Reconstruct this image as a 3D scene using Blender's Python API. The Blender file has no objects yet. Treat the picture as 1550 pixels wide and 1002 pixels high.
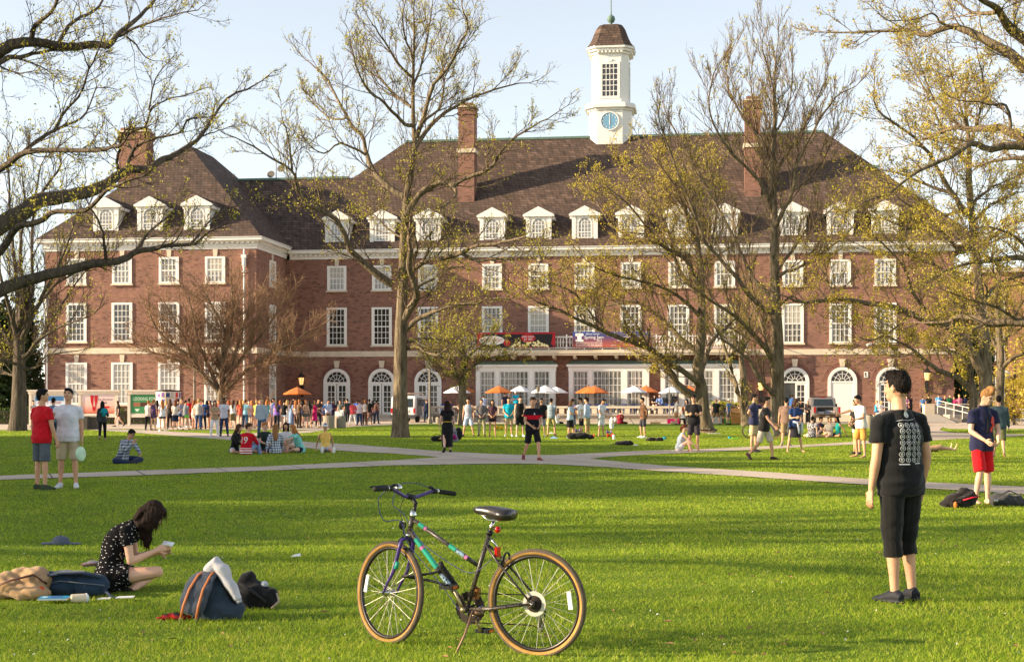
import bpy, bmesh, math, random
import numpy as np
from mathutils import Vector, Matrix, Euler, Quaternion
R = math.radians
sc = bpy.context.scene
COL = sc.collection
# ------------------------------------------------------------------ camera, sky, sun, exposure
F = 2200.0; CX = 775.0; HY = 609.0; EYE = 1.55
cam = bpy.data.objects.new("camera", bpy.data.cameras.new("camera")); COL.objects.link(cam)
cam.location = (0, 0, EYE); cam.rotation_euler = (R(90), 0, 0)
cam.data.sensor_width = 36; cam.data.lens = 36 * F / 1550; cam.data.shift_y = (HY - 501) / 1550
cam.data.clip_end = 6000; cam.data.clip_start = 0.1
sc.camera = cam
SUN_EL = R(18); SUN_FI = R(8)          # sun to the left, a little behind the camera
sdir = Vector((-math.cos(SUN_FI) * math.cos(SUN_EL), -math.sin(SUN_FI) * math.cos(SUN_EL), math.sin(SUN_EL)))
sun = bpy.data.objects.new("sun", bpy.data.lights.new("sun", 'SUN')); COL.objects.link(sun)
sun.data.energy = 5.0; sun.data.angle = R(0.5); sun.data.color = (1.0, 0.80, 0.54)
sun.rotation_euler = sdir.to_track_quat('Z', 'Y').to_euler(); sun.location = (-60, -20, 60)
world = bpy.data.worlds.new("World"); sc.world = world; world.use_nodes = True
_n = world.node_tree.nodes; _l = world.node_tree.links
_sky = _n.new('ShaderNodeTexSky'); _sky.sky_type = 'NISHITA'; _sky.sun_disc = False
_sky.sun_elevation = SUN_EL; _sky.sun_rotation = math.atan2(sdir.x, sdir.y)
_sky.air_density = 1.0; _sky.dust_density = 0.6; _sky.ozone_density = 1.2; _sky.altitude = 200
_bg = next(n for n in _n if n.type == 'BACKGROUND'); _bg.inputs[1].default_value = 0.11
_hs = _n.new('ShaderNodeHueSaturation'); _hs.inputs['Saturation'].default_value = .42; _hs.inputs['Value'].default_value = 1.03   # thin evening haze pales the blue
_l.new(_sky.outputs[0], _hs.inputs['Color']); _l.new(_hs.outputs[0], _bg.inputs[0])
sc.view_settings.view_transform = 'Standard'; sc.view_settings.look = 'None'
sc.view_settings.exposure = 1.23; sc.view_settings.gamma = 1
sc.cycles.max_bounces = 6; sc.cycles.transparent_max_bounces = 12; sc.cycles.use_denoising = True

def gp(px, py):                        # a pixel of the photograph on flat ground -> metres
    D = EYE * F / (py - HY); return Vector(((px - CX) / F * D, D, 0))
def at(px, py, D):                     # a pixel at a known distance
    return Vector(((px - CX) / F * D, D, EYE + (HY - py) / F * D))

# ------------------------------------------------------------------ materials
def lin(c):
    return tuple(((x / 255) / 12.92 if x <= 10 else ((x / 255 + .055) / 1.055) ** 2.4) for x in c)
MATS = {}
class NT:
    def __init__(s, m): s.t = m.node_tree; s.n = s.t.nodes; s.l = s.t.links
    def new(s, ty, **kw):
        n = s.n.new(ty)
        for k, v in kw.items():
            if k.startswith('i_'): n.inputs[k[2:].replace('_', ' ')].default_value = v
            else: setattr(n, k, v)
        return n
    def link(s, a, b): s.l.new(a, b)
    def ramp(s, fac, stops):
        r = s.new('ShaderNodeValToRGB'); e = r.color_ramp.elements
        while len(e) < len(stops): e.new(.5)
        for x, (p, c) in zip(e, stops): x.position = p; x.color = (*c[:3], 1)
        s.link(fac, r.inputs[0]); return r.outputs[0]
    def mix(s, fac, a, b, mode='MIX'):
        m = s.new('ShaderNodeMix', data_type='RGBA', blend_type=mode)
        for sock, v in ((m.inputs[0], fac), (m.inputs[6], a), (m.inputs[7], b)):
            if hasattr(v, 'is_linked'): s.link(v, sock)
            elif isinstance(v, (int, float)): sock.default_value = v
            else: sock.default_value = (*v[:3], 1)
        return m.outputs[2]
    def math(s, op, a, b=0.0, c=0.0):
        m = s.new('ShaderNodeMath', operation=op)
        for i, v in enumerate((a, b, c)):
            if hasattr(v, 'is_linked'): s.link(v, m.inputs[i])
            else: m.inputs[i].default_value = v
        return m.outputs[0]
    def noise(s, scale, detail=3, vec=None, rough=.55):
        n = s.new('ShaderNodeTexNoise'); n.inputs['Scale'].default_value = scale
        n.inputs['Detail'].default_value = detail; n.inputs['Roughness'].default_value = rough
        s.link(vec if vec is not None else s.obj(), n.inputs['Vector']); return n.outputs['Fac']
    def obj(s):
        if not hasattr(s, '_tc'): s._tc = s.new('ShaderNodeTexCoord')
        return s._tc.outputs['Object']
    def xyz(s, v=None):
        x = s.new('ShaderNodeSeparateXYZ'); s.link(v or s.obj(), x.inputs[0]); return x.outputs
    def vec(s, x, y, z=0.0):
        c = s.new('ShaderNodeCombineXYZ')
        for i, v in enumerate((x, y, z)):
            if hasattr(v, 'is_linked'): s.link(v, c.inputs[i])
            else: c.inputs[i].default_value = v
        return c.outputs[0]
    def bump(s, h, strength, dist):
        b = s.new('ShaderNodeBump'); b.inputs['Strength'].default_value = strength
        b.inputs['Distance'].default_value = dist; s.link(h, b.inputs['Height']); return b.outputs[0]
def newmat(name, rough=.7, spec=.4, metal=0.0):
    m = bpy.data.materials.new(name); m.use_nodes = True
    t = NT(m); b = next(n for n in t.n if n.type == 'BSDF_PRINCIPLED')
    b.inputs['Roughness'].default_value = rough; b.inputs['Metallic'].default_value = metal
    b.inputs['Specular IOR Level'].default_value = spec
    return m, t, b
def plain(name, rgb, rough=.7, spec=.35, metal=0.0, var=.18, scale=6.0, bump=0.0, bscale=40.0):
    """one colour (given in sRGB 0-255) with soft mottling and optional grain"""
    key = (name, tuple(rgb), rough, metal, scale)
    if key in MATS: return MATS[key]
    m, t, b = newmat(name, rough, spec, metal); c = lin(rgb)
    n = t.noise(scale, 4)
    col = t.ramp(n, [(.3, [x * (1 - var) for x in c]), (.7, [min(1, x * (1 + var)) for x in c])])
    t.link(col, b.inputs['Base Color'])
    if bump: t.link(t.bump(t.noise(bscale, 4), bump, .02), b.inputs['Normal'])
    MATS[key] = m; return m
def cloth(rgb, name='cloth'):
    key = ('cl', tuple(rgb), name)
    if key in MATS: return MATS[key]
    m, t, b = newmat(name, .9, .15); c = lin(rgb)
    n = t.noise(9, 4)
    t.link(t.ramp(n, [(.3, [x * .82 for x in c]), (.7, [min(.9, x * 1.12) for x in c])]), b.inputs['Base Color'])
    b.inputs['Sheen Weight'].default_value = .15
    t.link(t.bump(t.noise(13, 3), .35, .02), b.inputs['Normal'])
    MATS[key] = m; return m

def brickmat(name, cols, mortar, bw, bh, dark=0.0):
    m, t, b = newmat(name, .85, .2)
    x, y, z = t.xyz(); v = t.vec(t.math('ADD', x, y), z)
    br = t.new('ShaderNodeTexBrick'); t.link(v, br.inputs['Vector'])
    br.inputs['Color1'].default_value = (*cols[0], 1); br.inputs['Color2'].default_value = (*cols[1], 1)
    br.inputs['Mortar'].default_value = (*mortar, 1); br.inputs['Scale'].default_value = 1
    br.inputs['Mortar Size'].default_value = bh * .09; br.inputs['Brick Width'].default_value = bw
    br.inputs['Row Height'].default_value = bh; br.inputs['Bias'].default_value = 0
    # single odd dark or pale bricks
    wn = t.new('ShaderNodeTexWhiteNoise', noise_dimensions='2D')
    row = t.math('FLOOR', t.math('DIVIDE', z, bh)); 
    cell = t.math('FLOOR', t.math('ADD', t.math('DIVIDE', t.math('ADD', x, y), bw), t.math('MULTIPLY', t.math('MODULO', row, 2.0), .5)))
    t.link(t.vec(cell, row), wn.inputs['Vector'])
    odd = t.ramp(wn.outputs['Value'], [(0, (cols[2][0],) * 3), (.1, (cols[2][0],) * 3), (.13, (1, 1, 1)), (.86, (1, 1, 1)), (.9, (cols[2][1],) * 3)])
    odd.node.color_ramp.interpolation = 'LINEAR'
    col = t.mix(1.0, br.outputs['Color'], odd, 'MULTIPLY')
    big = t.ramp(t.noise(.35, 4), [(.3, (.86, .86, .88)), (.7, (1.1, 1.08, 1.05))])
    col = t.mix(1.0, col, big, 'MULTIPLY')
    t.link(col, b.inputs['Base Color'])
    t.link(t.bump(br.outputs['Fac'], .3, -.02), b.inputs['Normal'])
    return m
BRICK = brickmat('brick', [lin((140, 97, 81)), lin((119, 83, 70)), (.62, 1.18)], lin((150, 126, 114)), .3, .1)
SHINGLE = brickmat('roof_tile', [lin((98, 80, 70)), lin((78, 65, 58)), (.72, 1.5)], lin((58, 48, 43)), .34, .24)
WHITE = plain('white_paint', (226, 222, 216), .45, .4, var=.04)
STONE = plain('limestone', (205, 190, 168), .85, .2, var=.1, scale=2.0)
COPPER = plain('copper', (96, 118, 106), .7, .3, var=.25)
IRON = plain('black_iron', (30, 29, 28), .5, .4)
CONC = plain('concrete', (168, 158, 146), .9, .2, var=.15, scale=5, bump=.3, bscale=60)
def pane_mat(name, a, bcol, freq):
    m, t, b = newmat(name, .08, .5)
    x, y, z = t.xyz(); s = t.math('ADD', x, y)
    w = t.math('SINE', t.math('ADD', t.math('MULTIPLY', s, freq), t.math('MULTIPLY', t.noise(1.3, 2), 6.0)))
    col = t.ramp(t.math('MULTIPLY_ADD', w, .5, .5), [(0, lin(a)), (1, lin(bcol))])
    t.link(col, b.inputs['Base Color']); b.inputs['Coat Weight'].default_value = .6; b.inputs['Coat Roughness'].default_value = .03
    return m
PANE = pane_mat('pane_curtain', (128, 126, 124), (172, 168, 160), 22)
PANE_D = pane_mat('pane_dark', (40, 40, 42), (66, 62, 58), 9)
PANE_M = pane_mat('pane_drape', (78, 76, 74), (140, 134, 124), 15)

# ------------------------------------------------------------------ mesh builder
class MB:
    def __init__(s): s.v = []; s.f = []; s.m = []
    def add(s, vs, fs, m=0):
        o = len(s.v); s.v.extend([tuple(p) for p in vs])
        for f in fs: s.f.append([i + o for i in f]); s.m.append(m)
        return s
    def box(s, x0, x1, y0, y1, z0, z1, m=0):
        return s.add([(x0, y0, z0), (x1, y0, z0), (x1, y1, z0), (x0, y1, z0), (x0, y0, z1), (x1, y0, z1), (x1, y1, z1), (x0, y1, z1)],
              [(0, 3, 2, 1), (4, 5, 6, 7), (0, 1, 5, 4), (1, 2, 6, 5), (2, 3, 7, 6), (3, 0, 4, 7)], m)
    def prism(s, pts, y0, y1, m=0):        # outline in x-z, extruded along y (y0 nearer)
        n = len(pts)
        vs = [(x, y0, z) for x, z in pts] + [(x, y1, z) for x, z in pts]
        return s.add(vs, [list(range(n)), list(range(2 * n - 1, n - 1, -1))] + [(i, i + n, (i + 1) % n + n, (i + 1) % n) for i in range(n)], m)
    def slab(s, pts, z0, z1, m=0):         # outline in x-y, extruded upward
        n = len(pts)
        vs = [(x, y, z0) for x, y in pts] + [(x, y, z1) for x, y in pts]
        return s.add(vs, [list(range(n - 1, -1, -1)), list(range(n, 2 * n))] + [(i, (i + 1) % n, (i + 1) % n + n, i + n) for i in range(n)], m)
    def ring(s, cx, cz, r0, r1, y0, y1, a0=0, a1=180, n=16, m=0):   # arch ring in x-z
        for i in range(n):
            t0 = R(a0 + (a1 - a0) * i / n); t1 = R(a0 + (a1 - a0) * (i + 1) / n)
            s.prism([(cx + r0 * math.cos(t0), cz + r0 * math.sin(t0)), (cx + r1 * math.cos(t0), cz + r1 * math.sin(t0)),
                     (cx + r1 * math.cos(t1), cz + r1 * math.sin(t1)), (cx + r0 * math.cos(t1), cz + r0 * math.sin(t1))], y0, y1, m)
        return s
    def tube(s, pts, rad, n=8, m=0, cap=True, flat=None, up=None):
        """rad: radius or list; flat: (kx, ky) scale of the section; up: reference for the section's first axis"""
        pts = [Vector(p) for p in pts]; k = len(pts)
        if not hasattr(rad, '__len__'): rad = [rad] * k
        vs = []; prev = None
        for i, p in enumerate(pts):
            d = (pts[min(i + 1, k - 1)] - pts[max(i - 1, 0)])
            d = d.normalized() if d.length > 1e-9 else Vector((0, 0, 1))
            if up is not None: a = Vector(up) - d * Vector(up).dot(d)
            elif prev is None: a = d.orthogonal()
            else: a = prev - d * prev.dot(d)
            a = a.normalized() if a.length > 1e-6 else d.orthogonal().normalized(); prev = a; b = d.cross(a)
            rr = rad[i]; rx, ry = rr if hasattr(rr, '__len__') else ((rr, rr) if flat is None else (rr * flat[0], rr * flat[1]))
            for j in range(n):
                t = 2 * math.pi * j / n; vs.append(p + a * (rx * math.cos(t)) + b * (ry * math.sin(t)))
        fs = [(i * n + j, i * n + (j + 1) % n, (i + 1) * n + (j + 1) % n, (i + 1) * n + j) for i in range(k - 1) for j in range(n)]
        if cap: fs += [list(range(n - 1, -1, -1)), list(range((k - 1) * n, k * n))]
        return s.add(vs, fs, m)
    def ell(s, c, r, rot=None, n=12, m=0):
        c = Vector(c); h = max(4, n // 2 + 1)
        if not hasattr(r, '__len__'): r = (r, r, r)
        def q(x, y, z):
            v = Vector((x * r[0], y * r[1], z * r[2])); return c + (rot @ v if rot is not None else v)
        vs = [q(0, 0, 1)]
        for i in range(1, h):
            a = math.pi * i / h
            for j in range(n):
                t = 2 * math.pi * j / n; vs.append(q(math.sin(a) * math.cos(t), math.sin(a) * math.sin(t), math.cos(a)))
        vs.append(q(0, 0, -1)); e = len(vs) - 1
        fs = [(0, 1 + j, 1 + (j + 1) % n) for j in range(n)]
        for i in range(h - 2):
            for j in range(n): fs.append((1 + i * n + j, 1 + (i + 1) * n + j, 1 + (i + 1) * n + (j + 1) % n, 1 + i * n + (j + 1) % n))
        fs += [(e, 1 + (h - 2) * n + (j + 1) % n, 1 + (h - 2) * n + j) for j in range(n)]
        return s.add(vs, fs, m)
    def lathe(s, prof, c=(0, 0, 0), n=16, m=0, ax=None):
        c = Vector(c); k = len(prof); vs = []
        for r, z in prof:
            for j in range(n):
                t = 2 * math.pi * j / n; p = Vector((r * math.cos(t), r * math.sin(t), z))
                vs.append(c + (ax @ p if ax is not None else p))
        fs = [(i * n + j, i * n + (j + 1) % n, (i + 1) * n + (j + 1) % n, (i + 1) * n + j) for i in range(k - 1) for j in range(n)]
        fs += [list(range(n - 1, -1, -1)), list(range((k - 1) * n, k * n))]
        return s.add(vs, fs, m)
    def mesh(s, name, mats):
        me = bpy.data.meshes.new(name); me.from_pydata(s.v, [], s.f)
        for mt in (mats if isinstance(mats, (list, tuple)) else [mats]): me.materials.append(mt)
        if s.m and max(s.m): me.polygons.foreach_set('material_index', s.m)
        return me
    def build(s, name, mats, parent=None, smooth=False):
        me = s.mesh(name, mats)
        if smooth: me.polygons.foreach_set('use_smooth', [True] * len(me.polygons))
        me.update(); o = bpy.data.objects.new(name, me); COL.objects.link(o)
        if parent is not None: o.parent = parent
        return o
def tag(o, label=None, cat=None, group=None, kind=None):
    for k, v in (('label', label), ('category', cat), ('group', group), ('kind', kind)):
        if v: o[k] = v
    return o
def thing(name, label, cat, loc=(0, 0, 0), rotz=0.0, group=None):
    o = bpy.data.objects.new(name, None); COL.objects.link(o)
    o.location = loc; o.rotation_euler = (0, 0, rotz); o.empty_display_size = .3
    return tag(o, label, cat, group)
def copy_tree(o, parent=None):
    c = o.copy(); COL.objects.link(c); c.parent = parent
    for ch in list(o.children): copy_tree(ch, c)
    return c
def text_mesh(mb, s, x, z, h, y, m=0, wmax=None, shear=0.0):
    """flat lettering in the x-z plane facing -y, centred on x, with its baseline at z"""
    cu = bpy.data.curves.new('lettering', 'FONT'); cu.body = s; cu.size = h * 1.4; cu.align_x = 'CENTER'; cu.shear = shear
    cu.resolution_u = 3
    ob = bpy.data.objects.new('lettering', cu); me = bpy.data.meshes.new_from_object(ob)
    w = max((abs(v.co.x) for v in me.vertices), default=1) * 2; k = min(1, wmax / w) if wmax else 1
    mb.add([(x + v.co.x * k, y, z + v.co.y) for v in me.vertices], [list(p.vertices) for p in me.polygons], m)
    bpy.data.meshes.remove(me); bpy.data.objects.remove(ob); bpy.data.curves.remove(cu)
# ------------------------------------------------------------------ the brick hall
BR = -math.atan2(.134, .991)
HALL_O = Vector((-19.45, 125.1, 0))
U_ = Vector((math.cos(BR), math.sin(BR), 0)); V_ = Vector((-math.sin(BR), math.cos(BR), 0))   # along the front / into the building
def uof(px, v=0.0):                    # where a photo column meets the plane v of the building
    k = (px - CX) / F; A = HALL_O + V_ * v
    return (k * A.y - A.x) / (U_.x - k * U_.y)
def zof(px, py, v=0.0):
    P = HALL_O + U_ * uof(px, v) + V_ * v
    return EYE + (HY - py) / F * P.y
hall = thing('brick_hall', 'long red brick Georgian hall with dormers, tiled roof and a white clock tower', 'building', HALL_O, BR)
WV = -8.3                              # front plane of the projecting wing
UR = uof(1444); WL = uof(68, WV); WW = 0 - WL
CT, CB = 14.55, 13.8                   # cornice top and bottom
m = MB(); m.box(0.02, UR, 0, 22, -.3, CB); m.box(uof(700), uof(1136), -.003, .05, 4.9, 5.46)
m.build('wall', BRICK, hall)
m = MB(); m.box(WL, 0, WV, 16, -.3, CB + .1); m.build('wall', BRICK, hall)
# belt course, plinth
m = MB(); m.box(.05, UR + .06, -.06, .1, 5.45, 5.92); m.box(WL - .06, .06, WV - .06, WV + .1, 5.5, 5.98); m.box(-.05, .06, WV + .1, -.06, 5.5, 5.98)
m.build('belt_course', STONE, hall)
m = MB(); m.box(.15, UR + .08, -.1, .1, -.2, .55); m.box(WL - .08, .1, WV - .1, WV + .1, -.2, .5); m.box(-.1, .1, WV + .1, -.1, -.2, .5)
m.build('plinth', STONE, hall)
# cornices: frieze, dentils, crown
def cornice(segs, zt, zb):
    m = MB()
    for (x0, x1, y0, y1, ax, s) in segs:
        for (a, za, zc) in ((.08, zb, zb + .24), (.2, zb + .244, zb + .3), (.30, zt - .36, zt - .27), (.62, zt - .266, zt - .05), (.7, zt - .046, zt)):
            if ax == 'x': m.box(x0 - a * s[0], x1 + a * s[1], y0 - a, y0 + .3, za, zc)
            else: m.box(x0 - .3, x1 + a, y0 - a * s[0], y1 + a * s[1], za, zc)
        if ax == 'x': m.box(x0 - .08 * s[0], x1 + .08 * s[1], y0 - .085, y0 + .3, zb + .3, zt - .36)
        else: m.box(x0 - .3, x1 + .085, y0, y1, zb + .3, zt - .36)
        L = (x1 - x0) if ax == 'x' else (y1 - y0); n = int(L / .42)
        for i in range(n):
            c = (i + .5) * L / n
            if ax == 'x': m.box(x0 + c - .11, x0 + c + .11, y0 - .26, y0 - .08, zt - .52, zt - .362)
            else: m.box(x1 + .08, x1 + .26, y0 + c - .11, y0 + c + .11, zt - .52, zt - .362)
    return m.build('cornice', WHITE, hall)
cornice([(.35, UR, 0, 0, 'x', (0, 1))], CT, CB)
cornice([(WL, 0, WV, 0, 'x', (1, 1)), (0, 0, WV + .32, -.02, 'y', (0, 0))], CT + .28, CB + .1)
# roofs
T = .96
def hip(x0, x1, y0, y1, z, ridge_dir, o=.6, gable_back=False):
    x0 -= o; x1 += o; y0 -= o; y1 += o
    m = MB()
    if ridge_dir == 'x':
        h = (y1 - y0) / 2; a, b = (x0 + h, y0 + h), (x1 - h, y0 + h)
    else:
        h = (x1 - x0) / 2; a, b = (x0 + h, y0 + h), (x0 + h, y1 if gable_back else y1 - h)
    zt = z + h * T; c = [(x0, y0, z), (x1, y0, z), (x1, y1, z), (x0, y1, z)]
    v = c + [(a[0], a[1], zt), (b[0], b[1], zt)] + [(p[0], p[1], z - .04) for p in c]
    f = [(0, 1, 5, 4), (1, 2, 5), (2, 3, 4, 5), (3, 0, 4)] if ridge_dir == 'x' else [(0, 1, 4), (1, 2, 5, 4), (2, 3, 5), (3, 0, 4, 5)]
    m.add(v, f + [(6, 7, 1, 0), (7, 8, 2, 1), (8, 9, 3, 2), (9, 6, 0, 3), (9, 8, 7, 6)])
    return m, v
rl = uof(605, 11.0) - 11.0; rr_ = uof(1258, 11.0) + 11.0
m, v1 = hip(rl + .6, rr_ - .6, 0, 22, CT + .01, 'x'); big = m.build('roof', SHINGLE, hall)
m = MB(); m.box(v1[4][0], v1[5][0], v1[4][1] - .18, v1[4][1] + .18, v1[4][2] - .08, v1[4][2] + .12); m.build('ridge_cap', COPPER, big)
for x0, x1, c0, c1 in ((-14.6, rl + 22, -6.6, rl + 7.2), (rr_ - 22, UR, rr_ - 7.2, UR - 7)):
    m, v2 = hip(x0, x1, 0, 14.0, CT + .004, 'x', o=.597); low = m.build('roof', SHINGLE, hall)
    MB().box(c0, c1, v2[4][1] - .18, v2[4][1] + .18, v2[4][2] - .08, v2[4][2] + .12).build('ridge_cap', COPPER, low)
m, v3 = hip(WL, 0, WV, 16, CT + .29, 'y'); wr = m.build('roof', SHINGLE, hall)
# windows: a white frame with glazing bars, its pane and sill beneath
BLIND = plain('blind', (176, 170, 158), .8, var=.06)
def window(u, v, z0, z1, w, rows, cols, pane, sill=True, key=True, axis='x', par=None):
    m = MB(); c = .19; hw = w / 2
    m.box(-hw, -hw + c, -.09, .02, z0, z1); m.box(hw - c, hw, -.09, .02, z0, z1)
    m.box(-hw + c, hw - c, -.09, .02, z1 - c * .9, z1); m.box(-hw + c, hw - c, -.085, .02, z0, z0 + c * .6)
    iz0, iz1, ix = z0 + c * .6, z1 - c * .9, hw - c
    mid = (iz0 + iz1) / 2
    m.box(-ix, ix, -.07, -.02, mid - .045, mid + .045)
    m.box(-ix, -ix + .06, -.06, -.02, iz0, iz1); m.box(ix - .06, ix, -.06, -.02, iz0, iz1)
    b = .022
    for i in range(1, cols): x = -ix + 2 * ix * i / cols; m.box(x - b, x + b, -.055, -.02, iz0, iz1)
    for i in range(1, rows):
        z = iz0 + (iz1 - iz0) * i / rows
        if abs(z - mid) > .1: m.box(-ix, ix, -.053, -.021, z - b, z + b)
    o = m.build('window', WHITE, hall)
    MB().box(-ix - .05, ix + .05, -.022, -.006, iz0 - .05, iz1 + .05).build('pane', pane, o)
    if pane is not PANE_D and random.random() < .55:      # a blind drawn part of the way down
        zb_ = iz1 - (iz1 - iz0) * random.choice((.25, .35, .5, .5, .62)); MB().box(-ix + .02, ix - .02, -.0335, -.0235, zb_, iz1).build('blind', BLIND, o)
    if sill: MB().box(-hw - .1, hw + .1, -.17, .02, z0 - .14, z0 - .004).build('sill', STONE, o)
    if key: MB().prism([(-.15, z1 + .03), (.15, z1 + .03), (.21, z1 + .62), (-.21, z1 + .62)], -.06, .02).build('keystone', STONE, o)
    o.location = (u, v, 0)
    if axis == 'y': o.rotation_euler.z = R(90)
    return o
random.seed(3)
MAINPX = [510, 578, 648, 745, 815, 885, 955, 1027, 1097, 1200, 1272, 1340]
MU = [uof(p) for p in MAINPX]
for i, u in enumerate(MU):
    window(u, 0, 11.12, 13.22, 1.68, 4, 4, PANE if random.random() < .75 else PANE_M)
    window(u, 0, 6.42, 9.65, 1.76, 6, 4, [PANE, PANE_M, PANE_D][random.choice((0, 1, 1, 2))], key=False)
for i, p in enumerate([116, 185, 256, 326]):
    u = uof(p, WV)
    window(u, WV, 11.2, 13.32, 1.68, 4, 4, PANE)
    window(u, WV, 6.5, 9.66, 1.76, 6, 4, PANE_D if i < 3 else PANE_M, key=False)
    window(u, WV, 1.4, 4.8, 1.82, 6, 4, PANE)
for z0, z1, r in ((11.2, 13.32, 4), (6.5, 9.66, 6), (1.4, 4.8, 6)):
    window(0, -4.0, z0, z1, 1.7, r, 4, PANE_M, axis='y', key=z1 > 13)
# dormers
def dormer(u, vf, zb):
    w, h = .98, 2.0
    m = MB(); y0, y1 = -.05, 2.6
    m.box(-w, w, y0, y1, 0, h, 0)
    m.box(-w - .1, -w + .22, y0 - .08, y0 - .002, 0, h); m.box(w - .22, w + .1, y0 - .08, y0 - .002, 0, h)
    o = m.build('dormer', WHITE, hall); o.location = (u, vf, zb)
    MB().prism([(-w - .34, h + .002), (w + .34, h + .002), (w + .34, h + .16), (0, h + .84), (-w - .34, h + .16)], y0 - .26, y0 + .12).build('pediment', WHITE, o)
    r = MB(); r.prism([(-w - .3, h + .05), (0, h + .78), (w + .3, h + .05), (w + .3, h + .15), (0, h + .9), (-w - .3, h + .15)], y0 + .122, y1 + .9)
    r.build('roof', SHINGLE, o)
    for s in (-1, 1): x0, x1 = sorted((s * (w + .003), s * (w + .3))); MB().box(x0, x1, y0 + .13, y1 - .4, h - .2, h + .03).build('eave', WHITE, o)
    g = MB(); ri = .52; sp = 1.32
    g.ring(0, sp, ri, ri + .1, y0 - .06, y0 - .002, n=12); g.box(-ri - .1, -ri, y0 - .06, y0 - .002, .14, sp); g.box(ri, ri + .1, y0 - .06, y0 - .002, .14, sp)
    g.box(-ri, ri, y0 - .055, y0 - .002, .14, .22); g.box(-ri, ri, y0 - .05, y0 - .012, .6, .68)
    for i in range(1, 4): x = -ri + i * ri / 2; g.box(x - .02, x + .02, y0 - .04, y0 - .012, .22, sp + .35 * (1 if i == 2 else .75))
    for z in (.42, .95, 1.3): g.box(-ri, ri, y0 - .038, y0 - .012, z - .02, z + .02)
    g.ring(0, sp, .24, .28, y0 - .039, y0 - .012, n=8)
    fr = g.build('window', WHITE, o)
    pts = [(-ri, .14), (ri, .14)] + [(ri * math.cos(R(a)), sp + ri * math.sin(R(a))) for a in range(0, 181, 15)]
    MB().prism(pts, y0 - .012, y0 - .004).build('pane', PANE, o)
    MB().box(-w - .16, w + .16, y0 - .16, y0 + .3, -.1, -.004).build('sill', COPPER, o)
for u in MU: dormer(u, .25, CT + .62)
for p in (159, 226, 297): dormer(uof(p, WV), WV + .25, CT + .9)
# arched doors with fanlights
def door(u, kind):
    m = MB(); sp = 3.27; ro, ri = 1.17, .93; zb = .42
    m.ring(0, sp, ri, ro, -.12, .02, n=20); m.box(-ro, -ri, -.12, .02, zb, sp); m.box(ri, ro, -.12, .02, zb, sp)
    m.box(-ri, ri, -.1, .0, sp - .12, sp + .02)
    for a in (30, 60, 90, 120, 150):
        t = R(a); d = (math.cos(t), math.sin(t)); n = (-d[1] * .018, d[0] * .018)
        m.prism([(d[0] * .25 + n[0], sp + d[1] * .25 + n[1]), (d[0] * .25 - n[0], sp + d[1] * .25 - n[1]),
                 (d[0] * ri - n[0], sp + d[1] * ri - n[1]), (d[0] * ri + n[0], sp + d[1] * ri + n[1])], -.06, -.02)
    m.ring(0, sp, .22, .26, -.062, -.02, n=8); m.ring(0, sp, .6, .635, -.064, -.02, n=14); m.ring(0, sp, ri - .05, ri, -.07, -.02, n=16)
    o = m.build('door', WHITE, hall); o.location = (u, 0, 0)
    MB().prism([(-ri, sp)] + [(-ri * math.cos(R(a)), sp + ri * math.sin(R(a))) for a in range(0, 181, 12)], -.02, -.005).build('fanlight', PANE_D, o)
    MB().prism([(-.17, 4.5), (.17, 4.5), (.25, 5.1), (-.25, 5.1)], -.14, .02).build('keystone', STONE, o)
    k = MB(); k.ring(0, sp, ro + .005, ro + .36, -.012, .01, n=18); k.build('brick_arch', BRICK2, o)
    if kind == 'solid':
        MB().box(-ri, ri, -.06, -.005, zb, sp - .12).build('door_leaf', WHITE, o)
    else:
        MB().box(-ri, ri, -.012, -.003, zb, sp - .12).build('pane', PANE_D, o)
        for s in (-1, 1):
            if kind == 'open' and s < 0: continue
            x0, x1 = (-ri, -.03) if s < 0 else (.03, ri); l = MB()
            l.box(x0, x0 + .16, -.07, -.02, zb, sp - .12); l.box(x1 - .16, x1, -.07, -.02, zb, sp - .12)
            l.box(x0 + .16, x1 - .16, -.068, -.02, zb, zb + .3); l.box(x0 + .16, x1 - .16, -.068, -.02, sp - .3, sp - .12)
            l.box((x0 + x1) / 2 - .025, (x0 + x1) / 2 + .025, -.06, -.02, zb, sp - .2)
            for i in range(1, 5): z = zb + .3 + i * .43; l.box(x0 + .1, x1 - .1, -.058, -.021, z - .025, z + .025)
            l.build('door_leaf', WHITE, o)
BRICK2 = brickmat('arch_brick', [lin((126, 80, 68)), lin((108, 68, 58)), (.7, 1.2)], lin((130, 106, 96)), .14, .1)
for p, k in ((510, 'pair'), (578, 'pair'), (648, 'pair'), (1203, 'open'), (1275, 'solid'), (1348, 'pair')): door(uof(p), k)
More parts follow.
